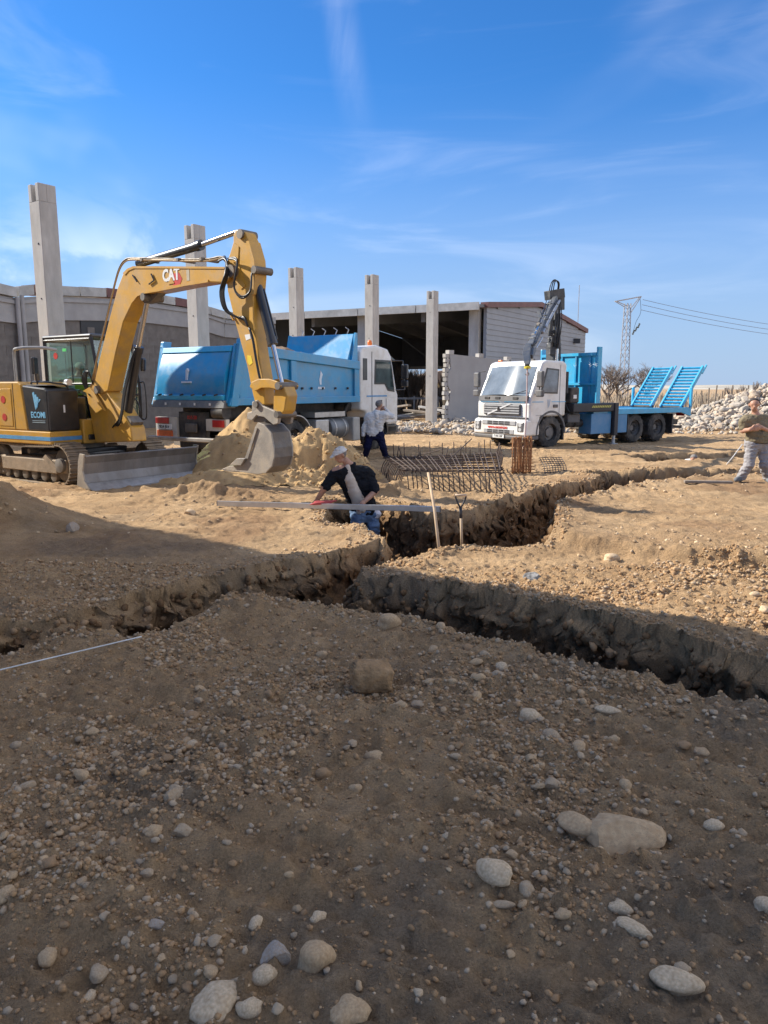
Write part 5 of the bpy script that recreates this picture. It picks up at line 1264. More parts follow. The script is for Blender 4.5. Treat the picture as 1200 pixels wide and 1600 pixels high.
# fenders, boxes, tank
def fender(parent, x, y0, y1, r, a0, a1, m, t=0.03):
    p = [(x + (r + t) * math.cos(R(a)), 0.52 + (r + t) * math.sin(R(a))) for a in range(a0, a1 + 1, 10)]
    q = [(x + r * math.cos(R(a)), 0.52 + r * math.sin(R(a))) for a in range(a0, a1 + 1, 10)]
    return MB().prism(p + q[::-1], y0, y1).build('fender', m, parent)
for s in (-1, 1):
    fender(t1, 2.60, s * 0.62, s * 1.24, 0.62, -10, 120, ALU); fender(t1, 1.22, s * 0.62, s * 1.24, 0.62, 60, 190, ALU)
MB().bb(3.45, 4.05, -1.22, -0.62, 0.42, 1.0).build('tool_box', ALU, t1, bevel=0.03)
MB().bb(3.55, 5.0, -1.1, -0.6, 1.06, 1.20).build('side_rail', ALU, t1)
tk = MB().lathe([(-0.42, 0.02), (-0.42, 0.28), (-0.38, 0.31), (0.38, 0.31), (0.42, 0.28), (0.42, 0.02)], (4.66, -0.90, 0.72), (1, 0, 0), 22).build('fuel_tank', mat('tank_grey', (0.20, 0.21, 0.22), 0.45, 0.4, 0.15, 3), t1, angle=40)
for x in (4.42, 4.90): MB().lathe([(-0.025, 0.318), (0.025, 0.318)], (x, -0.90, 0.72), (1, 0, 0), 22).build('tank_strap', ALU, tk)
MB().bb(5.25, 5.62, -1.22, -0.8, 0.32, 1.02).build('battery_box', mat('pale_box', (0.42, 0.41, 0.38), 0.6, 0, 0.12, 3), t1, bevel=0.04)
MB().tube(curve_pts([(5.2, -0.9, 1.05), (5.3, -0.95, 1.35), (5.5, -0.9, 1.4), (5.6, -0.85, 1.2)], 12), 0.05, 8).build('air_pipe', CHAS, t1)
MB().ball((5.5, -0.6, 1.35), (0.28, 0.35, 0.25)).build('air_filter', CHAS, t1, smooth=True)
# cab
cabp = [(5.66, 1.22), (5.98, 1.16), (6.02, 0.98), (7.12, 0.98), (7.22, 0.72), (7.80, 0.72), (7.84, 1.65), (7.76, 1.78), (7.42, 2.86), (7.22, 3.06), (6.6, 3.16), (5.80, 3.06), (5.66, 2.92)]
cb = MB().prism(cabp, -1.20, 1.20).build('cab', WHITE, t1, bevel=0.06, seg=3)
for s in (-1, 1):
    yo = 1.203 * s
    win = MB().prism([(6.42, 1.98), (7.02, 1.98), (7.20, 1.78), (7.60, 1.74), (7.38, 2.72), (6.46, 2.72)], yo, yo + 0.012 * s).build('door_window', BLK, cb)
    MB().prism([(6.48, 2.03), (7.04, 2.03), (7.22, 1.84), (7.53, 1.80), (7.33, 2.66), (6.52, 2.66)], yo + 0.0125 * s, yo + 0.018 * s).build('pane', mat('dark_glass', (0.03, 0.05, 0.05), 0.06, 0, 0.3, 3), win)
    MB().prism([(5.80, 2.1), (6.02, 2.1), (6.02, 2.74), (5.80, 2.74)], yo, yo + 0.01 * s).build('rear_side_window', BLK, cb)
    MB().bb(6.28, 6.30, yo, yo + 0.006 * s, 1.05, 2.95).bb(6.30, 7.45, yo, yo + 0.006 * s, 1.10, 1.115).build('door_joint', INK, cb)
    MB().bb(6.66, 6.84, yo, yo + 0.03 * s, 1.30, 1.50).build('door_handle', BLK, cb, bevel=0.01)
    MB().bb(6.0, 7.15, yo, yo + 0.006 * s, 1.60, 1.645).build('stripe', BLUE_S, cb)
    ml = MB().tube([(7.62, 1.1 * s, 2.72), (7.86, 1.36 * s, 2.72), (7.88, 1.42 * s, 1.82), (7.66, 1.14 * s, 1.80)], 0.022, 6).build('mirror_bracket', BLK, cb)
    MB().box((7.88, 1.42 * s, 2.38), (0.11, 0.24, 0.46)).box((7.88, 1.42 * s, 2.0), (0.11, 0.24, 0.20)).build('mirror', BLK, ml, bevel=0.03)
    fender(t1, 6.55, s * 0.86, s * 1.215, 0.60, -5, 185, BLK, 0.05)
    MB().bb(7.1, 7.75, s * 1.21, s * 1.225, 0.80, 1.55).build('corner_panel', WHITE, cb, bevel=0.004)
    MB().prism([(7.12, 0.40), (7.72, 0.40), (7.80, 0.715), (7.16, 0.715)], s * 0.5, s * 1.19).build('step', BLK, cb, bevel=0.03)
MB().prism([(7.80, 1.80), (7.835, 1.80), (7.46, 2.86), (7.425, 2.86)], -1.05, 1.05).build('windscreen', mat('dark_glass', (0.03, 0.05, 0.05)), cb)
MB().prism([(7.40, 2.84), (7.80, 2.70), (7.80, 2.76), (7.40, 2.93)], -1.1, 1.1).build('sun_visor', BLK, cb)
MB().bb(7.835, 7.86, -0.9, 0.9, 1.0, 1.5).build('grille', BLK, cb)
MB().bb(7.2, 7.90, -1.19, 1.19, 0.45, 0.70).build('bumper', PLAST, t1, bevel=0.05)
bc = MB().lathe([(0, 0.07), (0.05, 0.08)], (6.95, -0.7, 3.12), (0, 0, 1), 14).build('beacon_base', BLK, cb)
MB().lathe([(0.05, 0.072), (0.16, 0.07), (0.21, 0.05), (0.22, 0.01)], (6.95, -0.7, 3.12), (0, 0, 1), 16).build('beacon', ORANGE, bc, smooth=True)

# ---------------------------------------------------------------- crane lorry
t2 = thing('crane_truck', 'white-cab flatbed truck with folded black crane and raised blue loading ramps', 'truck', (3.87, 24.46, 0.0), math.atan2(0.57, 0.82))
for y, s in ((-1.04, -1), (1.04, 1)):
    wheel(t2, 1.02, y, 0.51, 0.34, s)
    for x in (5.42, 6.76): wheel(t2, x, y - s * 0.14, 0.51, 0.54, s, twin=True)
MB().bb(0.5, 8.3, -0.46, -0.36, 0.72, 0.98).bb(0.5, 8.3, 0.36, 0.46, 0.72, 0.98).build('chassis_frame', CHAS, t2)
for x in (1.02, 5.42, 6.76): MB().cyl((x, -0.9, 0.51), (x, 0.9, 0.51), 0.12).build('axle', CHAS, t2, angle=40)
# cab shell
c2 = [(0.04, 0.78), (0.50, 0.78), (0.52, 1.02), (1.68, 1.02), (1.68, 2.70), (1.52, 2.78), (0.74, 2.80), (0.56, 2.74), (0.08, 1.66), (0.02, 1.40)]
cb2 = MB().prism(c2, -1.22, 1.22).build('cab', WHITE, t2, bevel=0.07, seg=3)
WS = mat('windscreen_glass', (0.17, 0.20, 0.23), 0.06, 0, 0.25, 1.2)
w0, w1 = Vector((0.085, 0, 1.66)), Vector((0.505, 0, 2.60))
wd = (w1 - w0).normalized(); wnn = Vector((-wd.z, 0, wd.x))
# bowed windscreen
rings = []
for k in range(13):
    y = -1.10 + 2.2 * k / 12; bow = -0.11 * (1 - (y / 1.1) ** 2) - 0.006
    a = w0 + wnn * (0.02 - bow) + Vector((0, y, 0)); b = w1 + wnn * (0.015 - bow * 0.8) + Vector((0, y * 0.95, 0))
    rings.append([a, b, b - wnn * 0.05, a - wnn * 0.05])
wsn = MB().loft(rings).build('windscreen', WS, cb2, angle=40)
for y0 in (-0.5, 0.45):
    MB().tube([w0 + wnn * 0.10 + Vector((0, y0, 0.02)), w0 + wnn * 0.12 + wd * 0.16 + Vector((0, y0 - 0.55, 0))], 0.012, 5).build('wiper', INK, wsn)
MB().prism([(0.06, 1.50), (-0.03, 1.50), (0.0, 1.68), (0.09, 1.68)], -1.12, 1.12).build('scuttle', PLAST, cb2, bevel=0.01)
for y in (-0.62, 0.2, 0.7): MB().box((-0.02, y, 1.60), (0.03, 0.22, 0.07)).build('scuttle_hatch', CHAS, cb2)
MB().bb(-0.012, 0.03, -1.02, -0.1, 1.475, 1.50).bb(-0.012, 0.03, 0.16, 1.02, 1.475, 1.50).build('stripe', SKYB, cb2)
text_part('maker_name', 'VOLVO', 0.075, mat('silver_text', (0.55, 0.62, 0.70), 0.35), cb2, frame((-0.014, 0.03, 1.488), (0, -1, 0), (0, 0, 1)), 0.002, 0.002)
gr = MB().bb(-0.03, 0.03, -0.86, 0.86, 1.06, 1.42).build('grille', mat('grille_dark', (0.09, 0.09, 0.095), 0.6), cb2, bevel=0.03)
for k in range(4): MB().bb(-0.055, -0.031, -0.82, 0.82, 1.10 + 0.08 * k, 1.145 + 0.08 * k).build('grille_bar', mat('grille_grey', (0.33, 0.33, 0.335), 0.5), gr)
MB().loft([[(-0.07, y, z + 0.025), (-0.07, y, z - 0.025), (-0.057, y, z - 0.025), (-0.057, y, z + 0.025)] for y, z in ((0.62, 1.07), (-0.45, 1.43))]).build('diagonal_bar', mat('bar_silver', (0.60, 0.60, 0.60), 0.35), gr)
MB().cyl((-0.057, 0.09, 1.25), (-0.08, 0.09, 1.25), 0.06, n=16).build('round_badge', CHROME, gr)
MB().bb(-0.01, 0.06, -1.16, 1.16, 0.955, 1.0).build('cab_joint', INK, cb2)
bm2 = MB().prism([(-0.14, 0.42), (0.50, 0.42), (0.50, 0.92), (-0.02, 0.93), (-0.12, 0.88)], -1.22, 1.22).build('bumper', WHITE, t2, bevel=0.06, seg=3)
MB().prism([(-0.13, 0.28), (0.5, 0.28), (0.5, 0.415), (-0.135, 0.415)], -1.20, 1.20).build('bumper_skirt', PLAST, t2, bevel=0.04)
for z0, z1, yy in ((0.74, 0.88, 0.78), (0.46, 0.60, 0.70)):
    gi = MB().bb(-0.150, -0.10, -yy, yy, z0, z1).build('intake', mat('grille_grey', (0.33, 0.33, 0.335)), bm2, bevel=0.01)
    for j in range(4):
        for k in range(2): MB().bb(-0.156, -0.1505, -0.52 + 0.27 * j, -0.29 + 0.27 * j, z0 + 0.015 + k * 0.062, z0 + 0.06 + k * 0.062).build('intake_slot', INK, gi)
text_part('web_address', 'www.uecomi.es', 0.135, REDP, bm2, frame((-0.149, 0.05, 0.665), (0, -1, 0), (0, 0, 1)), 0.003, 0.004, 1.05)
MB().bb(-0.165, -0.142, -0.28, 0.24, 0.315, 0.425).build('number_plate', PLATE, t2)
text_part('plate_lettering', '7148 DBP', 0.105, INK, t2, frame((-0.167, -0.02, 0.37), (0, -1, 0), (0, 0, 1)), 0.001, 0.002, 0.95)
for s in (-1, 1):
    hl = MB().bb(-0.155, 0.06, s * 0.86, s * 1.13, 0.54, 0.86).build('headlight', mat('lamp_housing', (0.20, 0.20, 0.21), 0.2, 0.4), bm2, bevel=0.03)
    MB().cyl((-0.157, s * 0.99, 0.77), (-0.163, s * 0.99, 0.77), 0.07, n=16).build('lens', LENS, hl); MB().cyl((-0.157, s * 0.99, 0.62), (-0.163, s * 0.99, 0.62), 0.06, n=16).build('lens', LENS, hl)
    yo = 1.223 * s
    wn2 = MB().prism([(0.46, 1.76), (1.26, 1.74), (1.30, 2.52), (0.72, 2.56)], yo, yo + 0.012 * s).build('door_window', BLK, cb2, bevel=0.004)
    MB().prism([(0.54, 1.80), (1.22, 1.79), (1.25, 2.47), (0.76, 2.51)], yo + 0.0125 * s, yo + 0.017 * s).build('pane', mat('pane_grey', (0.16, 0.19, 0.22), 0.05, 0, 0.3, 2), wn2)
    MB().bb(1.36, 1.372, yo, yo + 0.006 * s, 1.1, 2.66).bb(0.30, 1.36, yo, yo + 0.006 * s, 1.06, 1.07).build('door_joint', mat('joint_grey', (0.25, 0.25, 0.25), 0.7), cb2)
    MB().bb(1.08, 1.28, yo, yo + 0.03 * s, 1.30, 1.40).build('door_handle', PLAST, cb2, bevel=0.01)
    MB().bb(0.12, 0.62, yo, yo + 0.005 * s, 1.475, 1.50).bb(1.0, 1.66, yo, yo + 0.005 * s, 1.475, 1.50).build('stripe', SKYB, cb2)
    e3 = MB()
    for k, (x0, x1) in enumerate(((0.80, 0.84), (0.86, 0.87), (0.92, 0.89))): e3.prism([(x0, 1.56), (x0 + 0.03, 1.56), (x1 + 0.015, 1.30 + 0.03 * k), (x1, 1.28 + 0.03 * k)], yo, yo + 0.005 * s)
    e3.build('emblem', mat('faint_blue', (0.45, 0.55, 0.66), 0.5), cb2)
    MB().bb(1.70, 1.80, s * 0.95, s * 1.2, 1.75, 2.45).build('corner_deflector', INK, t2, bevel=0.02)
    ma = MB().tube([(0.30, 1.15 * s, 2.48), (0.18, 1.42 * s, 2.45), (0.2, 1.44 * s, 1.8), (0.26, 1.2 * s, 1.72)], 0.02, 6).build('mirror_arm', PLAST, cb2)
    MB().box((0.2, 1.46 * s, 2.20), (0.12, 0.26, 0.50)).box((0.2, 1.46 * s, 1.76), (0.14, 0.28, 0.22)).build('mirror', PLAST, ma, bevel=0.04)
    fender(t2, 1.02, s * 0.86, s * 1.225, 0.62, -5, 185, PLAST, 0.07)
    MB().prism([(0.10, 0.52), (0.42, 0.40), (0.40, 1.0), (0.10, 1.0)], s * 0.9, s * 1.215).build('step_panel', PLAST, t2, bevel=0.03)
    MB().bb(1.60, 1.66, s * 0.78, s * 1.2, 0.24, 0.95).build('mud_flap', CHAS, t2)
for y in (-0.55, 0.55, 0.95): MB().box((0.78, y, 2.83), (0.08, 0.14, 0.06)).build('roof_lamp', ORANGE if y > 0.9 else PLAST, cb2, bevel=0.01)
MB().cyl((1.80, 0.55, 1.0), (1.80, 0.55, 3.05), 0.075, n=14).cyl((1.80, 0.55, 3.05), (1.80, 0.55, 3.12), 0.095, n=14).build('exhaust_stack', ALU, t2, angle=40)
# black crane base, outrigger, yellow-black marks
MB().bb(1.9, 2.8, -0.55, 0.55, 0.98, 1.75).build('crane_base', CHAS, t2, bevel=0.04)
ob = MB().bb(1.95, 4.25, -1.32, -0.9, 1.13, 1.42).build('outrigger_beam', INK, t2, bevel=0.03)
hz_ = MB()
for k in range(11): hz_.prism([(2.85 + 0.09 * k, 1.27), (2.90 + 0.09 * k, 1.27), (2.95 + 0.09 * k, 1.34), (2.90 + 0.09 * k, 1.34)], -1.327, -1.3215)
hz_.build('hazard_marks', mat('hazard_yellow', (0.62, 0.55, 0.12), 0.5), ob)
MB().bb(4.02, 4.22, -1.36, -1.16, 0.30, 1.42).build('outrigger_leg', INK, t2, bevel=0.02)
MB().cyl((4.12, -1.26, 0.0), (4.12, -1.26, 0.32), 0.062).lathe([(0, 0.16), (0.03, 0.16)], (4.12, -1.26, 0.0), (0, 0, 1), 16).build('outrigger_foot', ALU, t2, angle=40)
MB().bb(4.02, 4.22, 1.16, 1.36, 0.30, 1.42).build('outrigger_leg', INK, t2, bevel=0.02)
MB().bb(1.92, 2.35, -1.2, -0.75, 1.43, 1.95).build('control_box', CHAS, t2, bevel=0.05)
MB().bb(2.05, 2.2, -1.215, -1.2, 1.58, 1.70).build('control_label', PLATE, t2)
MB().tube(curve_pts([(1.9, -1.0, 1.4), (1.95, -1.15, 1.15), (2.3, -1.2, 1.1), (2.6, -1.1, 1.3)], 12), 0.03, 6).build('hose', HOSE, t2)
for x, z in ((2.0, 0.75), (2.45, 0.75)):
    MB().lathe([(-0.2, 0.02), (-0.2, 0.14), (0.2, 0.14), (0.2, 0.02)], (x + 0.2, -0.85, z), (1, 0, 0), 14).build('air_tank', CHAS, t2, angle=40)
MB().bb(1.95, 2.55, -1.1, -0.6, 0.78, 1.08).build('battery_box', PLAST, t2, bevel=0.03)
for x0, x1 in ((2.95, 3.98), (4.28, 4.86)):
    MB().bb(x0, x1, -1.24, -0.7, 0.38, 1.06).build('tool_box', mat('box_blue', (0.05, 0.22, 0.42), 0.45, 0, 0.08, 2, dirt=((0.25, 0.27, 0.30), 0.4, 2)), t2, bevel=0.015)
# flatbed
MB().bb(3.1, 8.35, -1.2, 1.2, 1.04, 1.16).build('flatbed', BLUE, t2)
for s in (-1, 1): MB().prism([(4.3, 1.02), (8.0, 1.02), (8.62, 0.86), (8.62, 1.20), (4.3, 1.20)], s * 1.2, s * 1.27).build('side_rail', BLUE2, t2, bevel=0.012)
bh_ = MB().bb(3.12, 3.20, -1.22, 1.22, 1.16, 3.10).build('bulkhead', BLUE2, t2)
for k in range(4): MB().bb(3.201, 3.27, -1.0 + 0.62 * k, -0.92 + 0.62 * k, 1.18, 3.08).build('stiffener', BLUE, bh_)
MB().bb(3.08, 3.28, -1.30, -1.222, 1.18, 3.28).build('corner_post', BLUE2, bh_, bevel=0.01)
MB().bb(3.08, 3.28, 1.222, 1.30, 1.18, 3.28).build('corner_post', BLUE2, bh_, bevel=0.01)
MB().bb(3.06, 3.119, -1.22, 1.22, 2.02, 2.10).bb(3.06, 3.119, -1.22, 1.22, 3.0, 3.10).build('cross_rail', BLUE2, bh_)
for k in range(4): MB().bb(3.07, 3.119, -1.0 + 0.62 * k, -0.94 + 0.62 * k, 1.2, 2.99).build('front_rib', BLUE, bh_)
for x, y in ((5.35, 1.23), (8.45, -1.30), (8.45, 1.30)): MB().bb(x, x + 0.10, y - 0.04, y + 0.04, 1.2, 1.95).build('stake', BLUE2, t2, bevel=0.008)
# loading ramps leaning back on their hinge
tilt = R(40); rd = Vector((math.sin(tilt), 0, math.cos(tilt))); RLn = 2.0
slat = MB().box((0, 0, 0), (0.07, 0.80, 0.05)); so_ = slat.build('slat', BLUE2, t2); slat_me = so_.data; bpy.data.objects.remove(so_)
for k, yc in enumerate((-0.66, 0.66)):
    base = Vector((8.2, yc, 1.20))
    rr2 = MB()
    for s in (-1, 1):
        a = base + Vector((0, s * 0.44, 0)); b = a + rd * RLn; nn = Vector((rd.z, 0, -rd.x))
        rr2.loft([[p - nn * 0.07 + Vector((0, -0.035, 0)), p + nn * 0.07 + Vector((0, -0.035, 0)), p + nn * 0.07 + Vector((0, 0.035, 0)), p - nn * 0.07 + Vector((0, 0.035, 0))] for p in (a, b)])
    ro = rr2.build('ramp', BLUE2, t2, bevel=0.008)
    for j in range(13):
        p = base + rd * (0.08 + j * (RLn - 0.14) / 12)
        o = bpy.data.objects.new('slat', slat_me); COL.objects.link(o); o.parent = ro; o.location = p; o.rotation_euler = (0, tilt + 0.35, 0)
    MB().cyl(base + Vector((0.05, -0.5, 0)), base + Vector((0.05, 0.5, 0)), 0.05, n=10).build('hinge', CHAS, ro)
    p = base + rd * RLn; MB().box(p + Vector((0.1, -0.42, -0.1)), (0.06, 0.05, 0.42), (0, tilt, 0)).build('ramp_toe', BLUE2, ro)
# rear frame bits
MB().bb(7.55, 7.62, -1.2, 1.2, 0.25, 0.98).build('mud_flap', CHAS, t2)
MB().bb(4.95, 5.0, -1.2, -0.7, 0.3, 1.0).build('mud_flap', CHAS, t2)
MB().bb(7.7, 8.35, -0.9, -0.4, 0.55, 0.75).build('tow_frame', CHAS, t2)
MB().bb(8.1, 8.2, -1.2, 1.2, 0.42, 0.52).bb(7.62, 8.15, -1.18, -1.12, 0.44, 0.50).build('underrun_bar', CHAS, t2)
MB().bb(8.36, 8.40, -1.15, -0.8, 0.88, 1.0).build('tail_lamp', REDL, t2)
# crane: mast, inner boom up, outer boom folded down over the cab
CRN = mat('crane_dark', (0.045, 0.048, 0.052), 0.5, 0.2, 0.3, 5, dirt=((0.20, 0.19, 0.17), 0.5, 4))
CRL = mat('crane_light', (0.30, 0.31, 0.33), 0.4, 0.4, 0.25, 5)
CRG = mat('crane_grey', (0.085, 0.09, 0.095), 0.5, 0.3, 0.25, 5, dirt=((0.3, 0.28, 0.25), 0.4, 4))
T2I = t2.matrix_basis.inverted() if False else (Matrix.Translation(t2.location) @ Matrix.Rotation(t2.rotation_euler[2], 4, 'Z')).inverted()
def cr(px, py, d): return T2I @ at(px, py, d)
def beam(pts, w, h, m, name, bev=0.012):
    b = MB(); rings = []
    P = [Vector(p) for p in pts]
    for i, p in enumerate(P):
        t = (P[min(i + 1, len(P) - 1)] - P[max(i - 1, 0)]).normalized()
        sdv = Vector((0, 1, 0)); sdv = (sdv - t * sdv.dot(t)).normalized(); u = t.cross(sdv)
        wi = w[i] if isinstance(w, (list, tuple)) else w; hi = h[i] if isinstance(h, (list, tuple)) else h
        rings.append([p + sdv * wi / 2 + u * hi / 2, p - sdv * wi / 2 + u * hi / 2, p - sdv * wi / 2 - u * hi / 2, p + sdv * wi / 2 - u * hi / 2])
    return b.loft(rings).build(name, m, t2, bevel=bev)
base = Vector((2.36, 0, 1.7))
MB().cyl((2.36, 0, 1.7), (2.36, 0, 2.72), 0.20, n=20).build('slew_column', CRN, t2, angle=40)
MB().cyl((2.30, -0.18, 2.70), (2.30, -0.18, 3.32), 0.07, n=14).build('lift_cylinder_rod', CHROME, t2, angle=40)
MB().bb(2.2, 2.56, -0.16, 0.24, 2.72, 3.45).build('column_head', CRN, t2, bevel=0.05)
D2 = 25.9
beam([cr(866, 535, D2), cr(867, 500, D2), cr(871, 462, D2)], [0.24, 0.24, 0.20], [0.26, 0.26, 0.22], CRN, 'inner_boom')
MB().cyl(cr(861, 540, D2 - 0.2), cr(864, 470, D2 - 0.2), 0.055, n=12).build('pressure_pipe', CRL, t2, angle=40)
MB().cyl(cr(868, 538, D2 - 0.25), cr(870, 474, D2 - 0.25), 0.045, n=12).build('pressure_pipe', CRL, t2, angle=40)
beam([cr(858, 548, D2 - 0.25), cr(874, 548, D2 - 0.2)], 0.2, 0.26, CRN, 'boom_pivot')
MB().cyl(cr(873, 545, D2 - 0.3), cr(872, 490, D2 - 0.3), 0.075, n=14).build('boom_cylinder', CRN, t2, angle=40)
MB().cyl(cr(858, 525, D2 - 0.3), cr(865, 480, D2 - 0.3), 0.06, n=14).build('boom_cylinder', CRN, t2, angle=40)
beam([cr(855, 462, D2 - 0.3), cr(878, 458, D2)], 0.30, 0.30, CRN, 'boom_knuckle')
beam([cr(876, 458, D2), cr(876, 484, D2)], 0.10, 0.3, CRN, 'knuckle_guard')
def od(py): return D2 - 0.4 - 8.3 * (py - 466) / 106.0       # the outer boom reaches out over the cab towards the load
def oc(px, py, dd=0.0): return cr(px, py, od(py) + dd)
beam([oc(868, 466), oc(852, 497), oc(840, 520)], [0.15, 0.14, 0.12], [0.17, 0.15, 0.12], CRG, 'outer_boom')
for dx_, m_ in ((-5, CRL), (4, CRN), (8, CRL)):
    MB().cyl(oc(866 + dx_, 470), oc(842 + dx_ * 0.7, 520), 0.042, n=10).build('boom_tube', m_, t2, angle=40)
for py_ in (476, 488, 500, 512):
    px_ = 868 - (py_ - 466) * 0.52; beam([oc(px_ - 8, py_, -0.05), oc(px_ + 9, py_ + 2, -0.05)], 0.10, 0.13, CRN, 'boom_bracket')
beam([oc(860, 480), oc(850, 503)], 0.20, 0.12, CRN, 'extension_box')
beam([oc(846, 500), oc(843, 488, -0.4)], 0.1, 0.14, CRN, 'valve_block')
MB().cyl(oc(851, 503, -0.2), oc(836, 535, -0.2), 0.045, n=12).build('extension_cylinder', CRN, t2, angle=40)
MB().cyl(oc(841, 512, -0.2), oc(829, 540, -0.2), 0.04, n=12).build('extension_cylinder', CHROME, t2, angle=40)
beam([oc(841, 516), oc(828, 543)], 0.15, 0.16, CRG, 'extension')
beam([oc(848, 527), oc(838, 544)], 0.035, 0.035, ALU, 'hose_guide')
beam([oc(826, 541), oc(823, 556), cr(824, 572, 17.0)], [0.17, 0.19, 0.10], [0.16, 0.18, 0.09], CRN, 'rotator')
beam([oc(834, 546), oc(829, 558)], 0.11, 0.10, CRN, 'rotator_bracket')
for k in range(3):
    MB().tube(curve_pts([cr(858 + 3 * k, 456, D2 - 0.3), cr(861 + 3 * k, 443 - k, D2 - 0.3), cr(867 + 2 * k, 437 + k, D2 - 0.2), cr(872 + k, 444, D2 - 0.1), cr(870 + k, 458, D2)], 16), 0.018, 6).build('hose', HOSE, t2, smooth=True)
    MB().tube(curve_pts([oc(862 - 4 * k, 470, -0.3), oc(855 - 4 * k, 492, -0.3), oc(846 - 3 * k, 515, -0.3), oc(834 - 2 * k, 540, -0.3)], 16), 0.015, 6).build('hose', HOSE, t2, smooth=True)
    MB().tube(curve_pts([cr(876 - 2 * k, 470, D2 - 0.3), cr(878 - 3 * k, 500, D2 - 0.4), cr(874 - 3 * k, 530, D2 - 0.4), cr(870, 550, D2 - 0.3)], 16), 0.016, 6).build('hose', HOSE, t2, smooth=True)
rs_ = random.Random(12)
for k in range(16):
    px, py = rs_.uniform(858, 874), rs_.uniform(468, 545); c_ = cr(px, py, D2 - 0.25 - 0.1 * rs_.random())
    MB().box(c_, (rs_.uniform(0.06, 0.16), rs_.uniform(0.06, 0.14), rs_.uniform(0.06, 0.22))).build('fitting', (CRN, CRG, GRIM)[k % 3], t2, bevel=0.01)
for k in range(10):
    f_ = k / 10; px, py = 862 - 34 * f_ + rs_.uniform(-4, 4), 478 + 60 * f_; c_ = oc(px, py, -0.1)
    MB().box(c_, (rs_.uniform(0.06, 0.14), rs_.uniform(0.06, 0.2), rs_.uniform(0.06, 0.16))).build('fitting', (CRN, CRG, GRIM)[k % 3], t2, bevel=0.01)
# ================================================================== PEOPLE
def sdf_grid(prims, res, k, clip=None, wrinkle=0.0, seed=0.0):
    """one smooth skin over tapered limbs: prims are (a, b, ra, rb); clip cuts it off (point, normal) for hems"""
    A = np.array([[*p[0], *p[1]] for p in prims]); rm = max(max(p[2], p[3]) for p in prims) + 0.04
    lo = np.minimum(A[:, :3], A[:, 3:]).min(0) - rm; hi = np.maximum(A[:, :3], A[:, 3:]).max(0) + rm
    n = np.ceil((hi - lo) / res).astype(int) + 1
    ax = [lo[i] + np.arange(n[i]) * res for i in range(3)]
    D = np.full(n, 0.3, np.float32)
    for a, b, ra, rb in prims:
        a, b = np.array(a, float), np.array(b, float); m = max(ra, rb) + 2.2 * k + 0.02
        sl = tuple(slice(max(0, int((min(a[i], b[i]) - m - lo[i]) / res)), min(n[i], int((max(a[i], b[i]) + m - lo[i]) / res) + 2)) for i in range(3))
        X, Y, Z = np.meshgrid(ax[0][sl[0]], ax[1][sl[1]], ax[2][sl[2]], indexing='ij')
        P = np.stack([X, Y, Z], -1) - a; e = b - a; L = max(1e-9, float(e @ e))
        t = np.clip((P @ e) / L, 0, 1)
        d = np.linalg.norm(P - t[..., None] * e, axis=-1) - (ra + (rb - ra) * t)
        o = D[sl]; h = np.clip(0.5 + 0.5 * (o - d) / k, 0, 1)
        D[sl] = o * (1 - h) + d * h - k * h * (1 - h)
    X, Y, Z = np.meshgrid(*ax, indexing='ij')
    if wrinkle:
        D = D + wrinkle * n3(X * 14 + seed, Y * 14, Z * 30) + 0.6 * wrinkle * n3(X * 33, Y * 33 + seed, Z * 48)
    for p, nn in (clip or []):
        nn = np.array(nn, float); nn /= np.linalg.norm(nn); p = np.array(p, float)
        D = np.maximum(D, (X - p[0]) * nn[0] + (Y - p[1]) * nn[1] + (Z - p[2]) * nn[2])
    return D, lo, res
def surface(D, lo, res):           # naive surface nets
    S = D < 0; nx, ny, nz = D.shape
    c = [(i, j, k) for i in (0, 1) for j in (0, 1) for k in (0, 1)]
    sub = lambda a, i, j, k: a[i:nx - 1 + i, j:ny - 1 + j, k:nz - 1 + k]
    cnt = sum(sub(S, *q).astype(int) for q in c)
    act = (cnt > 0) & (cnt < 8)
    ids = -np.ones(act.shape, int); I = np.argwhere(act); ids[act] = np.arange(len(I))
    pos = np.zeros((len(I), 3)); w = np.zeros(len(I))
    vals = {q: sub(D, *q)[act] for q in c}
    for q in c:
        for ax_ in range(3):
            if q[ax_] == 0:
                r = list(q); r[ax_] = 1; r = tuple(r); a, b = vals[q], vals[r]
                cr_ = (a < 0) != (b < 0)
                t = np.where(cr_, a / np.where(np.abs(a - b) < 1e-9, 1e-9, a - b), 0)
                p = np.array(q, float)[None] + np.eye(3)[ax_][None] * t[:, None]
                pos += p * cr_[:, None]; w += cr_
    V = (I + pos / np.maximum(w, 1)[:, None]) * res + lo
    F = []
    for ax_ in range(3):
        o1, o2 = [(1, 2), (2, 0), (0, 1)][ax_]
        sh = [slice(1, -1)] * 3; sh[ax_] = slice(0, -1); s2 = list(sh); s2[ax_] = slice(1, None)
        a, b = S[tuple(sh)], S[tuple(s2)]
        for flag in (0, 1):
            m = np.argwhere((a & ~b) if flag == 0 else (~a & b))
            if not len(m): continue
            m = m + 1; m[:, ax_] -= 1
            e1 = np.zeros(3, int); e1[o1] = 1; e2 = np.zeros(3, int); e2[o2] = 1
            q = [ids[tuple((m - u).T)] for u in (0 * e1, e1, e1 + e2, e2)]
            q = np.stack(q, -1)
            F.append(q if flag == 0 else q[:, ::-1])
    F = np.concatenate(F); F = F[(F >= 0).all(1)]
    return V, F
def skin(name, prims, res, k, m, parent, clip=None, wrinkle=0.0, seed=0.0):
    V, F = surface(*sdf_grid(prims, res, k, clip, wrinkle, seed))
    o = arr_obj(name, V, F, m, parent, smooth=True)
    return o
SKIN = mat('skin', (0.44, 0.235, 0.155), 0.55, 0, 0.08, 9)
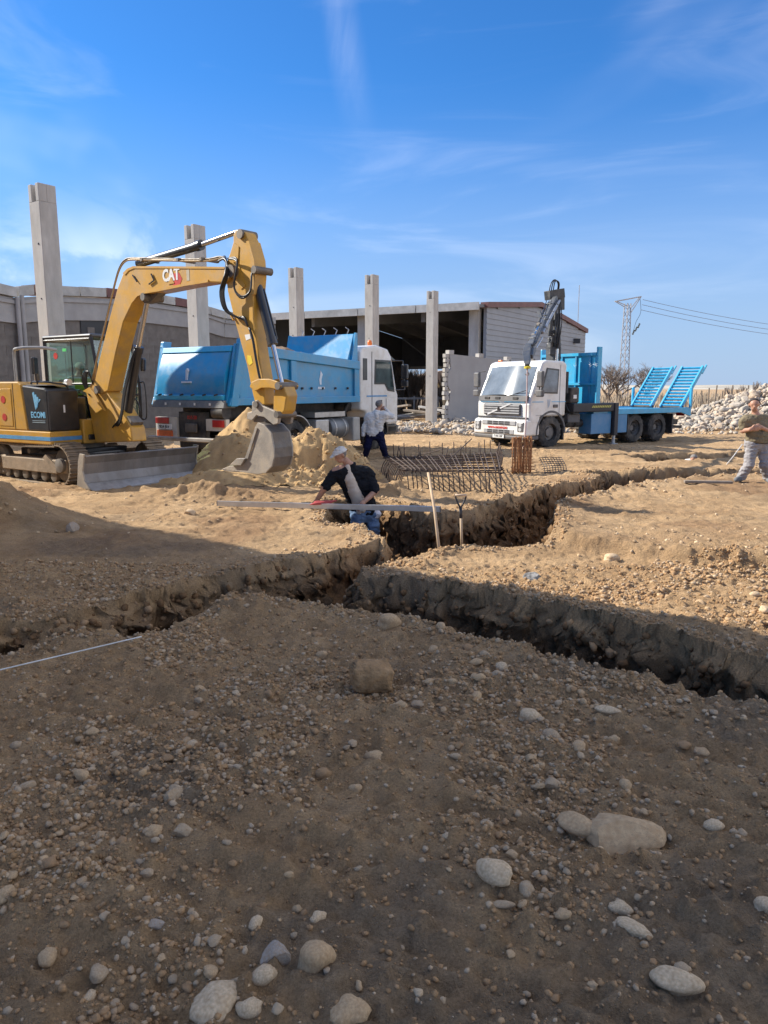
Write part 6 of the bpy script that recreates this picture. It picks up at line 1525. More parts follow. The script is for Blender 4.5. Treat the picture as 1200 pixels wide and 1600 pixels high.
HAIR = mat('grey_hair', (0.20, 0.18, 0.165), 0.8, 0, 0.2, 30)
def cloth(n, c, v=0.12): return mat(n, c, 0.9, 0, v, 5, 0.25, 90, spec=0.15)
def fat(prims, d): return [(a, b, ra + d, rb + d) for a, b, ra, rb in prims]
def V3(p): return np.array(p[:], float)
def hand(wrist, tip, spread, r=0.0095, curl=(0, 0, -0.02), thumb=None):
    """palm and five bent fingers from the wrist towards tip"""
    w, t = V3(wrist), V3(tip); d = t - w; L = np.linalg.norm(d); d /= L
    s = V3(spread); s = s - d * (s @ d); s /= np.linalg.norm(s); cu = np.array(curl, float)
    pal = w + d * L * 0.50
    out = [(w, pal + s * 0.022, 0.026, 0.024), (w, pal - s * 0.022, 0.026, 0.024)]
    for i, (o, l) in enumerate(((-0.033, 0.80), (-0.011, 1.0), (0.011, 0.95), (0.033, 0.75))):
        a = pal + s * o; b = a + d * L * 0.34 * l + cu * 0.5; c_ = b + d * L * 0.20 * l + cu * 1.3
        out += [(a, b, r * 1.15, r), (b, c_, r, r * 0.8)]
    th = s * (0.05 if thumb is None else 0.05 * thumb)
    a = w + d * L * 0.12 + th * 0.4; b = w + d * L * 0.40 + th * 1.2; c_ = b + d * L * 0.22 + th * 0.15 + cu * 0.6
    return out + [(a, b, r * 1.4, r * 1.2), (b, c_, r * 1.2, r)]
def head(c, face, up=(0, 0, 1), s=1.0):
    """skull, jaw, nose, brow, ears, neck root; face is the way it looks"""
    c = V3(c); f = V3(face); f /= np.linalg.norm(f); u = V3(up); u = u - f * (u @ f); u /= np.linalg.norm(u); l = np.cross(u, f)
    q = lambda a, b, h: c + f * a * s + l * b * s + u * h * s
    P = [(q(-0.020, 0, 0.030), q(0.020, 0, 0.035), 0.086 * s, 0.080 * s), (q(0.030, 0, 0.0), q(0.040, 0, -0.070), 0.066 * s, 0.046 * s),
         (q(0.085, 0, 0.005), q(0.106, 0, -0.025), 0.012 * s, 0.017 * s), (q(0.078, -0.035, 0.028), q(0.078, 0.035, 0.028), 0.014 * s, 0.014 * s),
         (q(0.070, -0.02, -0.062), q(0.070, 0.02, -0.062), 0.016 * s, 0.016 * s)]
    for e in (-1, 1): P.append((q(-0.005, e * 0.083, 0.012), q(-0.008, e * 0.086, -0.022), 0.016 * s, 0.011 * s))
    return P, q
def eyes(q, parent, s=1.0):
    for e in (-1, 1):
        o = MB().ball((0, 0, 0), 0.011 * s, 8, 6).build('eye', INK, parent, smooth=True); o.location = Vector(q(0.080, e * 0.032, 0.008))

def person_root(label, p): return thing('person', label, 'person', p)
def local(p, *pts): return [tuple(Vector(x) - Vector(p)) for x in pts]

# ---- man in the white top, back turned, wiping his face
def man_white():
    D = 20.45; foot = at(601, 718, D); base = Vector((foot.x, D, 0.0)); z0 = ground_z(base.x, base.y)
    base.z = z0
    J = lambda px, py, dy=0.0: V3(at(px, py, D + dy) - base)
    t = person_root('man in white top and navy trousers with his back turned, hand to his face', base)
    nk, sl_, sr_ = J(588, 645), J(574.5, 653, 0.02), J(602, 650, -0.02)
    wa, hl, hr = J(584.5, 674), J(578.5, 680, 0.02), J(593, 680, -0.02)
    kl, al = J(574, 699, -0.02), J(571, 716, 0.10)
    kr, ar_ = J(599, 699, -0.08), J(602.5, 716, 0.0)
    al[2] = 0.09; ar_[2] = 0.08
    el, wl_ = J(568.5, 669, 0.0), J(567.5, 680.5, -0.05)
    er, wr = J(613, 651.5, 0.02), J(602, 639, 0.14)
    hd, q = head(J(592, 633, 0.05), (0.55, 0.7, -0.45))
    torso = [(sl_ * 0.8 + nk * 0.2, sr_ * 0.8 + nk * 0.2, 0.10, 0.10), (nk * 0.5 + wa * 0.5 + (-0.10, 0, 0), wa + (-0.08, 0, 0), 0.125, 0.12), (nk * 0.5 + wa * 0.5 + (0.10, 0, 0), wa + (0.08, 0, 0), 0.125, 0.12), (sl_, nk * 0.5 + wa * 0.5 + (-0.09, 0, 0), 0.085, 0.12), (sr_, nk * 0.5 + wa * 0.5 + (0.09, 0, 0), 0.085, 0.12), (nk, nk * 0.7 + wa * 0.3, 0.075, 0.12)]
    arms = [(sl_, el, 0.058, 0.046), (el, wl_, 0.046, 0.033), (sr_, er, 0.060, 0.048), (er, wr, 0.048, 0.033)]
    pel = [(hl, hr, 0.115, 0.115), (wa + (-0.06, 0, 0), wa + (0.06, 0, 0), 0.115, 0.115)]
    legs = [(hl, kl, 0.092, 0.062), (kl, al, 0.062, 0.045), (hr, kr, 0.095, 0.064), (kr, ar_, 0.064, 0.045)]
    feet = [(al, al + (0.02, 0.16, -0.045), 0.045, 0.035), (ar_, ar_ + (0.12, -0.06, -0.045), 0.045, 0.035)]
    hands = hand(wl_, wl_ + (-0.01, 0, -0.17), (0, 1, 0), 0.0105) + hand(wr, wr + (-0.13, 0.06, 0.02), (0, 0.3, 1), 0.0105)
    neck = [(nk * 0.6 + J(592, 633, 0.05) * 0.4, nk, 0.062, 0.068)]
    skin('body', hd + neck + torso + arms + pel + legs + feet + hands, 0.0105, 0.028, SKIN, t)
    WT = cloth('white_cotton', (0.66, 0.645, 0.61), 0.06)
    hood = [(nk + (-0.07, 0.0, -0.03), nk + (0.08, -0.02, -0.03), 0.075, 0.075), (nk + (0, -0.07, -0.03), nk + (0.01, -0.11, -0.12), 0.07, 0.06)]
    top = fat(torso, 0.022) + [(sl_, el, 0.078, 0.066), (el, wl_, 0.066, 0.05), (sr_, er, 0.08, 0.068), (er, wr, 0.068, 0.05)] + [(wa + (-0.07, 0, -0.05), wa + (0.08, 0, -0.05), 0.142, 0.142)]
    skin('top', top, 0.0105, 0.03, WT, t, clip=[((0, 0, wa[2] - 0.10), (0.1, 0, -1)), ], wrinkle=0.012, seed=2)
    skin('hood', hood, 0.0105, 0.03, WT, t, clip=[(tuple(nk + (0, 0, 0.035)), (0.2, 0.1, 1))], wrinkle=0.011, seed=5)
    NV = cloth('navy_twill', (0.010, 0.012, 0.042))
    skin('trousers', fat(pel, 0.02) + [(hl, kl, 0.118, 0.098), (kl, al, 0.098, 0.082), (hr, kr, 0.120, 0.098), (kr, ar_, 0.098, 0.082)], 0.011, 0.03, NV, t, clip=[((0, 0, wa[2] + 0.02), (0, 0, 1)), ((0, 0, 0.055), (0, 0, -1))], wrinkle=0.012, seed=9)
    BT = cloth('boot', (0.03, 0.027, 0.025))
    for a, tip in ((al, (0.02, 0.17, -0.045)), (ar_, (0.13, -0.06, -0.045))):
        skin('shoe', [(a + (0, 0, -0.01), a + np.array(tip), 0.058, 0.048), (a, a + (0, 0, 0.06), 0.058, 0.055)], 0.0105, 0.02, BT, t, clip=[((0, 0, 0.004), (0, 0, -1))])
    GL = cloth('dark_glove', (0.035, 0.035, 0.04))
    skin('glove', fat(hand(wl_, wl_ + (-0.01, 0, -0.17), (0, 1, 0), 0.0105), 0.007), 0.009, 0.012, GL, t)
    skin('hair', fat(hd[:1], 0.012), 0.0105, 0.02, HAIR, t, clip=[(tuple(q(0.02, 0, 0.02)), tuple(q(1, 0, -0.45) - q(0, 0, 0)))], wrinkle=0.005, seed=3)
man_white()

# ---- man in the dark shirt and cap, waist-deep in the trench, both hands on the straightedge
def man_black():
    D = 12.0; fl = -0.72
    base = Vector((at(566, 800, D).x, D + 0.05, ground_z(at(566, 800, D).x, D + 0.05)))
    J = lambda px, py, dy=0.0: V3(at(px, py, D + dy) - base)
    t = person_root('man in pale cap and dark shirt bending over the trench, holding the straightedge', base)
    nk, sl_, sr_ = J(548, 729, -0.10), J(526, 738, -0.18), J(576, 743, 0.06)
    wa, hl, hr = J(566, 792, 0.10), J(560, 803, 0.06), J(580, 803, 0.18)
    kl, kr = np.array([hl[0] - 0.03, hl[1] - 0.08, 0.50]), np.array([hr[0] + 0.04, hr[1] - 0.06, 0.50])
    al, ar_ = np.array([kl[0] + 0.0, kl[1] + 0.10, 0.09]), np.array([kr[0] + 0.03, kr[1] + 0.08, 0.09])
    el, wl_ = J(507, 763, -0.24), J(493, 785, -0.17)
    er, wr = J(586, 768, -0.12), J(566, 787, -0.30)
    hc = J(532, 711, -0.17)
    hd, q = head(hc, (-0.78, -0.42, -0.42))
    ch = nk * 0.55 + wa * 0.45
    torso = [(sl_ * 0.75 + nk * 0.25, sr_ * 0.75 + nk * 0.25, 0.095, 0.105), (ch + (-0.09, -0.03, 0.02), wa + (-0.07, -0.02, 0), 0.125, 0.125), (ch + (0.10, 0.04, 0.02), wa + (0.07, 0.03, 0), 0.130, 0.13), (sl_, ch + (-0.08, 0, 0), 0.085, 0.12), (sr_, ch + (0.10, 0, 0), 0.090, 0.12), (nk, ch, 0.075, 0.13)]
    arms = [(sl_, el, 0.060, 0.050), (el, wl_, 0.050, 0.034), (sr_, er, 0.062, 0.050), (er, wr, 0.050, 0.034)]
    pel = [(hl, hr, 0.12, 0.12), (wa + (-0.06, 0, 0), wa + (0.06, 0, 0), 0.12, 0.12)]
    legs = [(hl, kl, 0.095, 0.064), (kl, al, 0.064, 0.046), (hr, kr, 0.097, 0.064), (kr, ar_, 0.064, 0.046)]
    feet = [(al, al + (-0.02, -0.16, -0.045), 0.045, 0.035), (ar_, ar_ + (0.02, -0.16, -0.045), 0.045, 0.035)]
    hL = hand(wl_, wl_ + (-0.06, -0.05, -0.12), (0.8, -0.3, 0), 0.011, (0.0, 0.01, -0.025)); hR = hand(wr, wr + (-0.07, -0.03, -0.11), (0.8, -0.4, 0.1), 0.011, (0.0, 0.01, -0.025))
    neck = [(nk * 0.5 + hc * 0.5, nk, 0.060, 0.070)]
    b = skin('body', hd + neck + torso + arms + pel + legs + feet + hL + hR, 0.0095, 0.026, SKIN, t)
    eyes(q, b)
    SH = cloth('dark_shirt', (0.012, 0.013, 0.017), 0.1)
    slv = [(sl_, sl_ * 0.15 + el * 0.85, 0.088, 0.082), (sr_, sr_ * 0.12 + er * 0.88, 0.094, 0.088)]
    hem = [(wa + (-0.05, 0, -0.02), wa + (0.08, 0.03, -0.03), 0.155, 0.16)]
    skin('shirt', fat(torso, 0.026) + slv + hem, 0.0095, 0.03, SH, t, clip=[(tuple(wa + (0, 0, -0.13)), (-0.1, 0, -1)), (tuple(nk + (-0.0, -0.0, 0.052)), (-0.3, -0.2, 1))], wrinkle=0.013, seed=4)
    # pale undershirt seen in the open front, a narrow strip lying just proud of the shirt
    fr = np.array([-0.35, -0.93, 0.05]); 
    pts = [nk + (-0.045, -0.085, 0.0), nk * 0.72 + wa * 0.28 + (-0.07, -0.125, 0.0), nk * 0.45 + wa * 0.55 + (-0.05, -0.115, 0), nk * 0.2 + wa * 0.8 + (-0.03, -0.105, 0.0), wa + (-0.02, -0.10, 0.0)]
    skin('undershirt', [(pts[i], pts[i + 1], (0.045, 0.088, 0.106, 0.114)[i], (0.088, 0.106, 0.114, 0.10)[i]) for i in range(4)], 0.0095, 0.02, cloth('cream_cotton', (0.56, 0.48, 0.40), 0.06), t, wrinkle=0.004, seed=7)
    skin('shirt_tail', [(wa + (0.11, 0.02, -0.01), hr + (0.09, -0.05, -0.0), 0.085, 0.075)], 0.0095, 0.02, cloth('white_tail', (0.66, 0.66, 0.70), 0.05), t, wrinkle=0.011, seed=8)
    skin('jeans', fat(pel, 0.022) + [(hl, kl, 0.120, 0.098), (kl, al, 0.098, 0.082), (hr, kr, 0.122, 0.098), (kr, ar_, 0.098, 0.082)], 0.011, 0.03, cloth('denim', (0.13, 0.20, 0.32), 0.25), t, clip=[((0, 0, wa[2] - 0.02), (0, 0, 1)), ((0, 0, 0.055), (0, 0, -1))], wrinkle=0.012, seed=1)
    for a, tp in ((al, (-0.02, -0.17, -0.045)), (ar_, (0.02, -0.17, -0.045))):
        skin('shoe', [(a + (0, 0, -0.01), a + np.array(tp), 0.058, 0.048), (a, a + (0, 0, 0.06), 0.058, 0.055)], 0.0105, 0.02, cloth('boot', (0.03, 0.027, 0.025)), t, clip=[((0, 0, 0.004), (0, 0, -1))])
    GW = cloth('grey_glove', (0.44, 0.42, 0.39), 0.15)
    skin('glove', fat(hL, 0.007), 0.0085, 0.010, GW, t); skin('glove', fat(hR, 0.007), 0.0085, 0.010, GW, t)
    CP = cloth('cap_cotton', (0.60, 0.575, 0.53), 0.10)
    cap = skin('cap', fat(hd[:1], 0.018), 0.0085, 0.02, CP, t, clip=[(tuple(q(0.0, 0, 0.040)), tuple(q(0.06, 0, -1) - q(0, 0, 0)))], wrinkle=0.011, seed=11)
    skin('cap_peak', [(q(0.085, -0.055, 0.058), q(0.165, -0.025, 0.040), 0.014, 0.010), (q(0.085, 0.055, 0.058), q(0.165, 0.025, 0.040), 0.014, 0.010), (q(0.09, 0, 0.060), q(0.175, 0, 0.042), 0.016, 0.010)], 0.0075, 0.025, CP, t)
    skin('hair', fat(hd[:1], 0.009), 0.0095, 0.02, HAIR, t, clip=[(tuple(q(-0.01, 0, 0.0)), tuple(q(1, 0, 0) - q(0, 0, 0))), (tuple(q(0, 0, 0.04)), tuple(q(0, 0, 1) - q(0, 0, 0)))])
man_black()

# ---- man in the olive T-shirt walking in from the right
def man_olive():
    D = 13.75; gx_, gy_ = at(1170, 768, D).x, D
    base = Vector((gx_, gy_, ground_z(gx_, gy_)))
    J = lambda px, py, dy=0.0: V3(at(px, py, D + dy) - base)
    t = person_root('man in olive T-shirt and grey trousers walking in at the right edge', base)
    nk, sl_, sr_ = J(1181, 650), J(1163, 659, 0.0), J(1200, 659, 0.06)
    wa, hl, hr = J(1183, 684, 0.02), J(1175, 694, 0), J(1193, 694, 0.06)
    kl, al = J(1170, 726, -0.06), J(1156.5, 757, 0.02)
    kr, ar_ = J(1195, 727, -0.02), J(1198, 759, 0.10)
    al[2] = 0.10; ar_[2] = 0.085
    el, wl_ = J(1161, 673, -0.02), J(1172, 671, -0.22)
    er, wr = J(1207, 676, 0.0), J(1190, 668, -0.20)
    hc = J(1178.5, 632.5, -0.02)
    hd, q = head(hc, (-0.35, -0.93, -0.12))
    ch = nk * 0.5 + wa * 0.5
    torso = [(sl_ * 0.75 + nk * 0.25, sr_ * 0.75 + nk * 0.25, 0.10, 0.10), (ch + (-0.08, 0, 0), wa + (-0.07, -0.02, 0), 0.115, 0.125), (ch + (0.08, 0, 0), wa + (0.07, -0.02, 0), 0.115, 0.125), (sl_, ch + (-0.09, 0, 0), 0.085, 0.12), (sr_, ch + (0.09, 0, 0), 0.085, 0.12), (nk, ch, 0.075, 0.12), (wa + (0, -0.06, 0.04), wa + (0, -0.05, -0.02), 0.12, 0.12)]
    arms = [(sl_, el, 0.056, 0.046), (el, wl_, 0.046, 0.032), (sr_, er, 0.056, 0.046), (er, wr, 0.046, 0.032)]
    pel = [(hl, hr, 0.12, 0.12), (wa + (-0.06, 0, -0.04), wa + (0.06, 0, -0.04), 0.125, 0.125)]
    legs = [(hl, kl, 0.090, 0.060), (kl, al, 0.060, 0.043), (hr, kr, 0.090, 0.060), (kr, ar_, 0.060, 0.043)]
    feet = [(al, al + (-0.12, -0.10, -0.03), 0.043, 0.033), (ar_, ar_ + (-0.01, -0.16, -0.045), 0.043, 0.033)]
    hL = hand(wl_, wl_ + (0.16, -0.03, 0.03), (0, -0.2, 1), 0.010, (0, 0.02, 0)); hR = hand(wr, wr + (-0.16, -0.03, -0.01), (0, -0.2, 1), 0.010, (0, 0.02, 0))
    neck = [(nk * 0.5 + hc * 0.5, nk, 0.058, 0.068)]
    b = skin('body', hd + neck + torso + arms + pel + legs + feet + hL + hR, 0.0095, 0.026, SKIN, t)
    eyes(q, b)
    skin('t_shirt', fat(torso, 0.014) + [(sl_, sl_ * 0.35 + el * 0.65, 0.082, 0.080), (sr_, sr_ * 0.35 + er * 0.65, 0.082, 0.080), (wa + (-0.07, -0.02, -0.05), wa + (0.07, -0.02, -0.05), 0.14, 0.14)], 0.0095, 0.028, cloth('olive_cotton', (0.20, 0.165, 0.105), 0.1), t, clip=[((0, 0, wa[2] - 0.09), (0, 0, -1)), (tuple(nk + (0, 0, 0.045)), (0, -0.35, 1))], wrinkle=0.011, seed=6)
    skin('trousers', fat(pel, 0.016) + [(hl, kl, 0.112, 0.092), (kl, al, 0.092, 0.078), (hr, kr, 0.112, 0.092), (kr, ar_, 0.092, 0.078)], 0.0105, 0.028, cloth('grey_trouser', (0.30, 0.285, 0.285), 0.1), t, clip=[((0, 0, wa[2] - 0.03), (0, 0, 1)), ((0, 0, 0.06), (0, 0, -1))], wrinkle=0.014, seed=12)
    for a, tp in ((al, (-0.13, -0.11, -0.02)), (ar_, (-0.01, -0.17, -0.045))):
        skin('shoe', [(a + (0, 0, -0.01), a + np.array(tp), 0.055, 0.046), (a, a + (0, 0, 0.04), 0.055, 0.05)], 0.0105, 0.02, cloth('grey_shoe', (0.16, 0.17, 0.18)), t, clip=[((0, 0, 0.004), (0, 0, -1))])
    skin('hair', fat(hd[:1], 0.011), 0.0095, 0.02, mat('dark_hair', (0.035, 0.025, 0.02), 0.8), t, clip=[(tuple(q(0.045, 0, 0.06)), tuple(q(1, 0, -0.75) - q(0, 0, 0)))], wrinkle=0.004, seed=3)
    skin('belt', [(wa + (-0.06, 0, -0.085), wa + (0.06, 0, -0.085), 0.153, 0.153)], 0.0105, 0.02, INK, t, clip=[((0, 0, wa[2] - 0.105), (0, 0, -1)), ((0, 0, wa[2] - 0.075), (0, 0, 1))])
man_olive()

# ---- man crouching in the far trench, head and white shoulder showing
def man_far():
    D = 20.9; base = Vector((at(1078, 720, D).x, D, ground_z(at(1078, 720, D).x, D)))
    J = lambda px, py, dy=0.0: V3(at(px, py, D + dy) - base)
    t = person_root('man in white shirt down in the far trench, only head and shoulder showing', base)
    hc = J(1084, 717); nk = J(1081, 724, 0.02); sl_, sr_ = J(1070, 728, -0.05), J(1089, 729, 0.1)
    wa = np.array([nk[0] + 0.0, nk[1] + 0.18, 0.35]); hl, hr = wa + (-0.1, 0.02, -0.08), wa + (0.1, 0.05, -0.08)
    kl, kr = hl + (-0.10, -0.36, 0.06), hr + (0.10, -0.34, 0.06); al, ar_ = np.array([kl[0], kl[1] + 0.2, 0.08]), np.array([kr[0], kr[1] + 0.2, 0.08])
    el, er = sl_ + (-0.1, -0.12, -0.22), sr_ + (0.1, -0.12, -0.22); wl_, wr = el + (0.08, -0.2, -0.05), er + (-0.08, -0.2, -0.05)
    hd, q = head(hc, (-0.3, -0.85, -0.45))
    ch = nk * 0.5 + wa * 0.5
    torso = [(sl_ * 0.75 + nk * 0.25, sr_ * 0.75 + nk * 0.25, 0.10, 0.10), (ch + (-0.09, 0, 0), wa + (-0.07, 0, 0), 0.12, 0.12), (ch + (0.09, 0, 0), wa + (0.07, 0, 0), 0.12, 0.12), (sl_, ch, 0.085, 0.12), (sr_, ch, 0.085, 0.12), (nk, ch, 0.075, 0.12)]
    arms = [(sl_, el, 0.056, 0.046), (el, wl_, 0.046, 0.032), (sr_, er, 0.056, 0.046), (er, wr, 0.046, 0.032)]
    legs = [(hl, hr, 0.11, 0.11), (hl, kl, 0.09, 0.06), (kl, al, 0.06, 0.045), (hr, kr, 0.09, 0.06), (kr, ar_, 0.06, 0.045)]
    feet = [(al, al + (0, -0.15, -0.04), 0.043, 0.033), (ar_, ar_ + (0, -0.15, -0.04), 0.043, 0.033)]
    skin('body', hd + [(hc * 0.5 + nk * 0.5, nk, 0.058, 0.066)] + torso + arms + legs + feet + hand(wl_, wl_ + (0.05, -0.14, -0.03), (1, 0, 0)) + hand(wr, wr + (-0.05, -0.14, -0.03), (1, 0, 0)), 0.011, 0.028, SKIN, t)
    skin('shirt', fat(torso, 0.022) + [(sl_, el, 0.078, 0.07), (el, wl_, 0.07, 0.05), (sr_, er, 0.078, 0.07), (er, wr, 0.07, 0.05)], 0.011, 0.03, cloth('white_cotton', (0.66, 0.645, 0.61)), t, wrinkle=0.011, seed=2)
    skin('trousers', fat(legs[:1], 0.02) + [(hl, kl, 0.11, 0.09), (kl, al, 0.09, 0.08), (hr, kr, 0.11, 0.09), (kr, ar_, 0.09, 0.08)], 0.012, 0.03, cloth('denim', (0.13, 0.20, 0.32)), t, clip=[((0, 0, 0.05), (0, 0, -1))], wrinkle=0.011)
    skin('hair', fat(hd[:1], 0.011), 0.0105, 0.02, HAIR, t, clip=[(tuple(q(0.04, 0, 0.055)), tuple(q(1, 0, -0.7) - q(0, 0, 0)))], wrinkle=0.004, seed=3)
man_far()

# ---- the driver in the excavator's cab
def driver():
    Hw = Matrix.Translation((-6.75, 16.15, 0)) @ H_
    base = Hw @ Vector((-0.30, 0.56, 1.62))
    t = thing('person', 'excavator driver in white cap and yellow hi-vis vest behind the cab glass', 'person', base, R(-32))
    A_ = lambda *p: np.array(p, float)
    hd, q = head(A_(0.12, 0, 0.74), (0.85, -0.2, -0.45))
    nk, wa = A_(0.06, 0, 0.56), A_(-0.02, 0, 0.12)
    sl_, sr_ = A_(0.05, 0.20, 0.46), A_(0.05, -0.20, 0.46); el, er = A_(0.16, 0.26, 0.22), A_(0.16, -0.26, 0.22); wl_, wr = A_(0.40, 0.22, 0.24), A_(0.40, -0.22, 0.24)
    ch = nk * 0.5 + wa * 0.5; hl, hr = A_(0, 0.10, 0.06), A_(0, -0.10, 0.06); kl, kr = A_(0.45, 0.14, 0.08), A_(0.45, -0.14, 0.08); al, ar_ = A_(0.55, 0.14, -0.32), A_(0.55, -0.14, -0.32)
    torso = [(sl_ * 0.75 + nk * 0.25, sr_ * 0.75 + nk * 0.25, 0.10, 0.10), (ch + (0, -0.09, 0), wa + (0, -0.07, 0), 0.12, 0.12), (ch + (0, 0.09, 0), wa + (0, 0.07, 0), 0.12, 0.12), (sl_, ch, 0.085, 0.12), (sr_, ch, 0.085, 0.12), (nk, ch, 0.075, 0.12)]
    arms = [(sl_, el, 0.056, 0.046), (el, wl_, 0.046, 0.032), (sr_, er, 0.056, 0.046), (er, wr, 0.046, 0.032)]
    legs = [(hl, hr, 0.11, 0.11), (hl, kl, 0.09, 0.06), (kl, al, 0.06, 0.045), (hr, kr, 0.09, 0.06), (kr, ar_, 0.06, 0.045), (al, al + (0.14, 0, -0.03), 0.043, 0.034), (ar_, ar_ + (0.14, 0, -0.03), 0.043, 0.034)]
    skin('body', hd + [(nk * 0.5 + A_(0.12, 0, 0.74) * 0.5, nk, 0.058, 0.066)] + torso + arms + legs + hand(wl_, wl_ + (0.15, 0, -0.06), (0, 1, 0)) + hand(wr, wr + (0.15, 0, -0.06), (0, 1, 0)), 0.011, 0.028, SKIN, t)
    skin('shirt', fat(torso, 0.016) + fat(arms, 0.016), 0.011, 0.03, cloth('pale_shirt', (0.55, 0.60, 0.58)), t, clip=[((0.36, 0, 0), (1, 0, 0)), ((0, 0, 0.555), (0, 0, 1))])
    skin('vest', fat(torso, 0.034), 0.011, 0.03, mat('hi_vis', (0.38, 0.52, 0.05), 0.8, 0, 0.05), t, clip=[((0, 0, 0.52), (0, 0, 1)), ((0, 0, 0.06), (0, 0, -1))])
    skin('trousers', fat(legs[:5], 0.018), 0.012, 0.03, cloth('navy_twill', (0.010, 0.012, 0.042)), t, clip=[((0, 0, -0.30), (0, 0, -1))])
    skin('cap', fat(hd[:1], 0.016), 0.010, 0.02, cloth('cap_cotton', (0.60, 0.575, 0.53)), t, clip=[(tuple(q(0, 0, 0.03)), tuple(q(0.1, 0, -1) - q(0, 0, 0)))])
driver()
# ================================================================== SAND, STEEL AND TOOLS
SAND = mat('sand', (0.50, 0.335, 0.165), 0.95, 0, 0.14, 2.2, 0.6, 45, dirt=((0.33, 0.215, 0.11), 0.7, 1.4), spec=0.15)
sx0, sx1, sy0, sy1, st = -5.3, 0.7, 14.3, 18.0, 0.035
xs, ys = np.arange(sx0, sx1, st), np.arange(sy0, sy1, st)
X, Y = np.meshgrid(xs, ys)
wx, wy = X + 0.22 * fbm2(X * 1.6, Y * 1.6, 3, 3.0), Y + 0.22 * fbm2(X * 1.6 + 9, Y * 1.6, 3, 13.0)
la = 1.48 * np.clip(1 - np.hypot((wx + 2.95) / 1.75, (wy - 16.6) / 1.30), 0, 1) ** 0.92
lb_ = 1.05 * np.clip(1 - np.hypot((wx + 1.55) / 1.75, (wy - 15.9) / 1.0), 0, 1) ** 0.7
cut = sstep(15.0, 15.55, wy + 0.25 * fbm2(X * 2.5, Y * 2.5, 4, 7.0) + 0.10 * n2(X * 7, Y * 7))
lb_ = lb_ * (0.25 + 0.75 * cut) * sstep(0.45, -0.7, wx)
ld = 0.42 * np.clip(1 - np.hypot((wx + 2.6) / 2.2, (wy - 15.0) / 0.75), 0, 1)
Z = np.maximum(np.maximum(la, lb_), ld)
edge = sstep(0.0, 0.10, Z)
Z = Z + edge * (0.05 * fbm2(X * 3, Y * 3, 4, 1.0) + 0.03 * n2(X * 9, Y * 9) + 0.018 * n2(X * 20, Y * 20)) * (0.6 + 1.2 * sstep(-2.4, -1.6, X))
gz = np.array([[ground_z(x, y) for x in xs] for y in ys])
Zf = np.where(Z > 0.015, gz + Z - 0.012, gz - 0.15)
idx = np.arange(Z.size).reshape(Z.shape)
Fq = np.stack([idx[:-1, :-1], idx[:-1, 1:], idx[1:, 1:], idx[1:, :-1]], -1)
keep = (Z[:-1, :-1] > 0) | (Z[1:, 1:] > 0)
o = arr_obj('sand_pile', np.stack([X, Y, Zf], -1).reshape(-1, 3), Fq[keep].reshape(-1, 4), SAND, smooth=True)
tag(o, 'heap of yellow sand behind the bucket with a crumbling cut side', 'sand pile')
random.seed(15)
def p_sand(i):
    while True:
        a, b = random.randrange(len(ys)), random.randrange(len(xs))
        if Z[a, b] > 0.02 and (xs[b] > -2.4 or random.random() < 0.15): return xs[b], ys[a], Zf[a, b]
o = stone_stuff('sand_clods', 900, p_sand, lambda x, y: 0.012 + 0.05 * random.random() ** 4, 1, [SAND, TANL], 'loose clods of sand rolled down the sand heap', 0.85, 0, 0.2, 1.0)

# ---- reinforcement cage on the ground
RUST = mat('rebar', (0.075, 0.058, 0.05), 0.75, 0.3, 0.3, 20, dirt=((0.20, 0.10, 0.055), 0.4, 12))
RUSTO = mat('rusty_stirrup', (0.33, 0.155, 0.065), 0.85, 0.1, 0.25, 14)
c00, c10, c11, c01 = gp(634, 768), gp(781, 769), gp(775, 733), gp(606, 742)
cage = thing('rebar_cage', 'low cage of bent dark reinforcement bars lying by the trench', 'rebar cage', (0, 0, 0))
def cg(u, v, z):
    p = (c00 * (1 - u) + c10 * u) * (1 - v) + (c01 * (1 - u) + c11 * u) * v
    return Vector((p.x, p.y, ground_z(p.x, p.y) * 0.5 + z))
rs_ = random.Random(6); zt = 0.39; rr = 0.012
for i in range(19):                # bars bent down at the front and up at the back
    u = i / 18 + rs_.uniform(-0.012, 0.012)
    pts = [cg(u + 0.015, -0.05, 0.0), cg(u + 0.008, -0.03, zt * 0.5), cg(u, 0.0, zt - 0.07), cg(u, 0.02, zt - 0.01), cg(u, 0.06, zt + 0.012)]
    pts += [cg(u - 0.01, 0.95, zt + 0.012), cg(u - 0.012, 1.0, zt + 0.04), cg(u - 0.014, 1.02, zt + rs_.uniform(0.22, 0.34))] if i % 2 else [cg(u, 0.95, zt + 0.012), cg(u, 0.99, zt - 0.04), cg(u, 1.02, 0.0)]
    MB().tube(curve_pts(pts, 26), rr, 6).build('bar', RUST, cage, smooth=True)
for j in range(16):                # cross bars bent down at the left, up at the right
    v = j / 15 + rs_.uniform(-0.015, 0.015)
    pts = [cg(-0.06, v, 0.0), cg(-0.045, v, zt * 0.5), cg(-0.02, v, zt - 0.08), cg(0.0, v, zt - 0.015), cg(0.04, v, zt - 0.012)]
    pts += [cg(0.95, v, zt - 0.012), cg(1.0, v, zt + 0.03), cg(1.03, v, zt + rs_.uniform(0.2, 0.3))] if j % 2 else [cg(0.96, v, zt - 0.012), cg(1.0, v, zt - 0.06), cg(1.02, v, 0.0)]
    MB().tube(curve_pts(pts, 26), rr, 6).build('bar', RUST, cage, smooth=True)
for k in range(9):                 # loose ends sticking up
    u, v = rs_.uniform(0, 1), rs_.choice((0.5, 0.7, 0.9, 1.0)); h = rs_.uniform(0.15, 0.36)
    MB().tube([cg(u, v, zt - 0.05), cg(u + rs_.uniform(-0.05, 0.05), v, zt + h)], rr, 6).build('bar', RUST, cage, smooth=True)
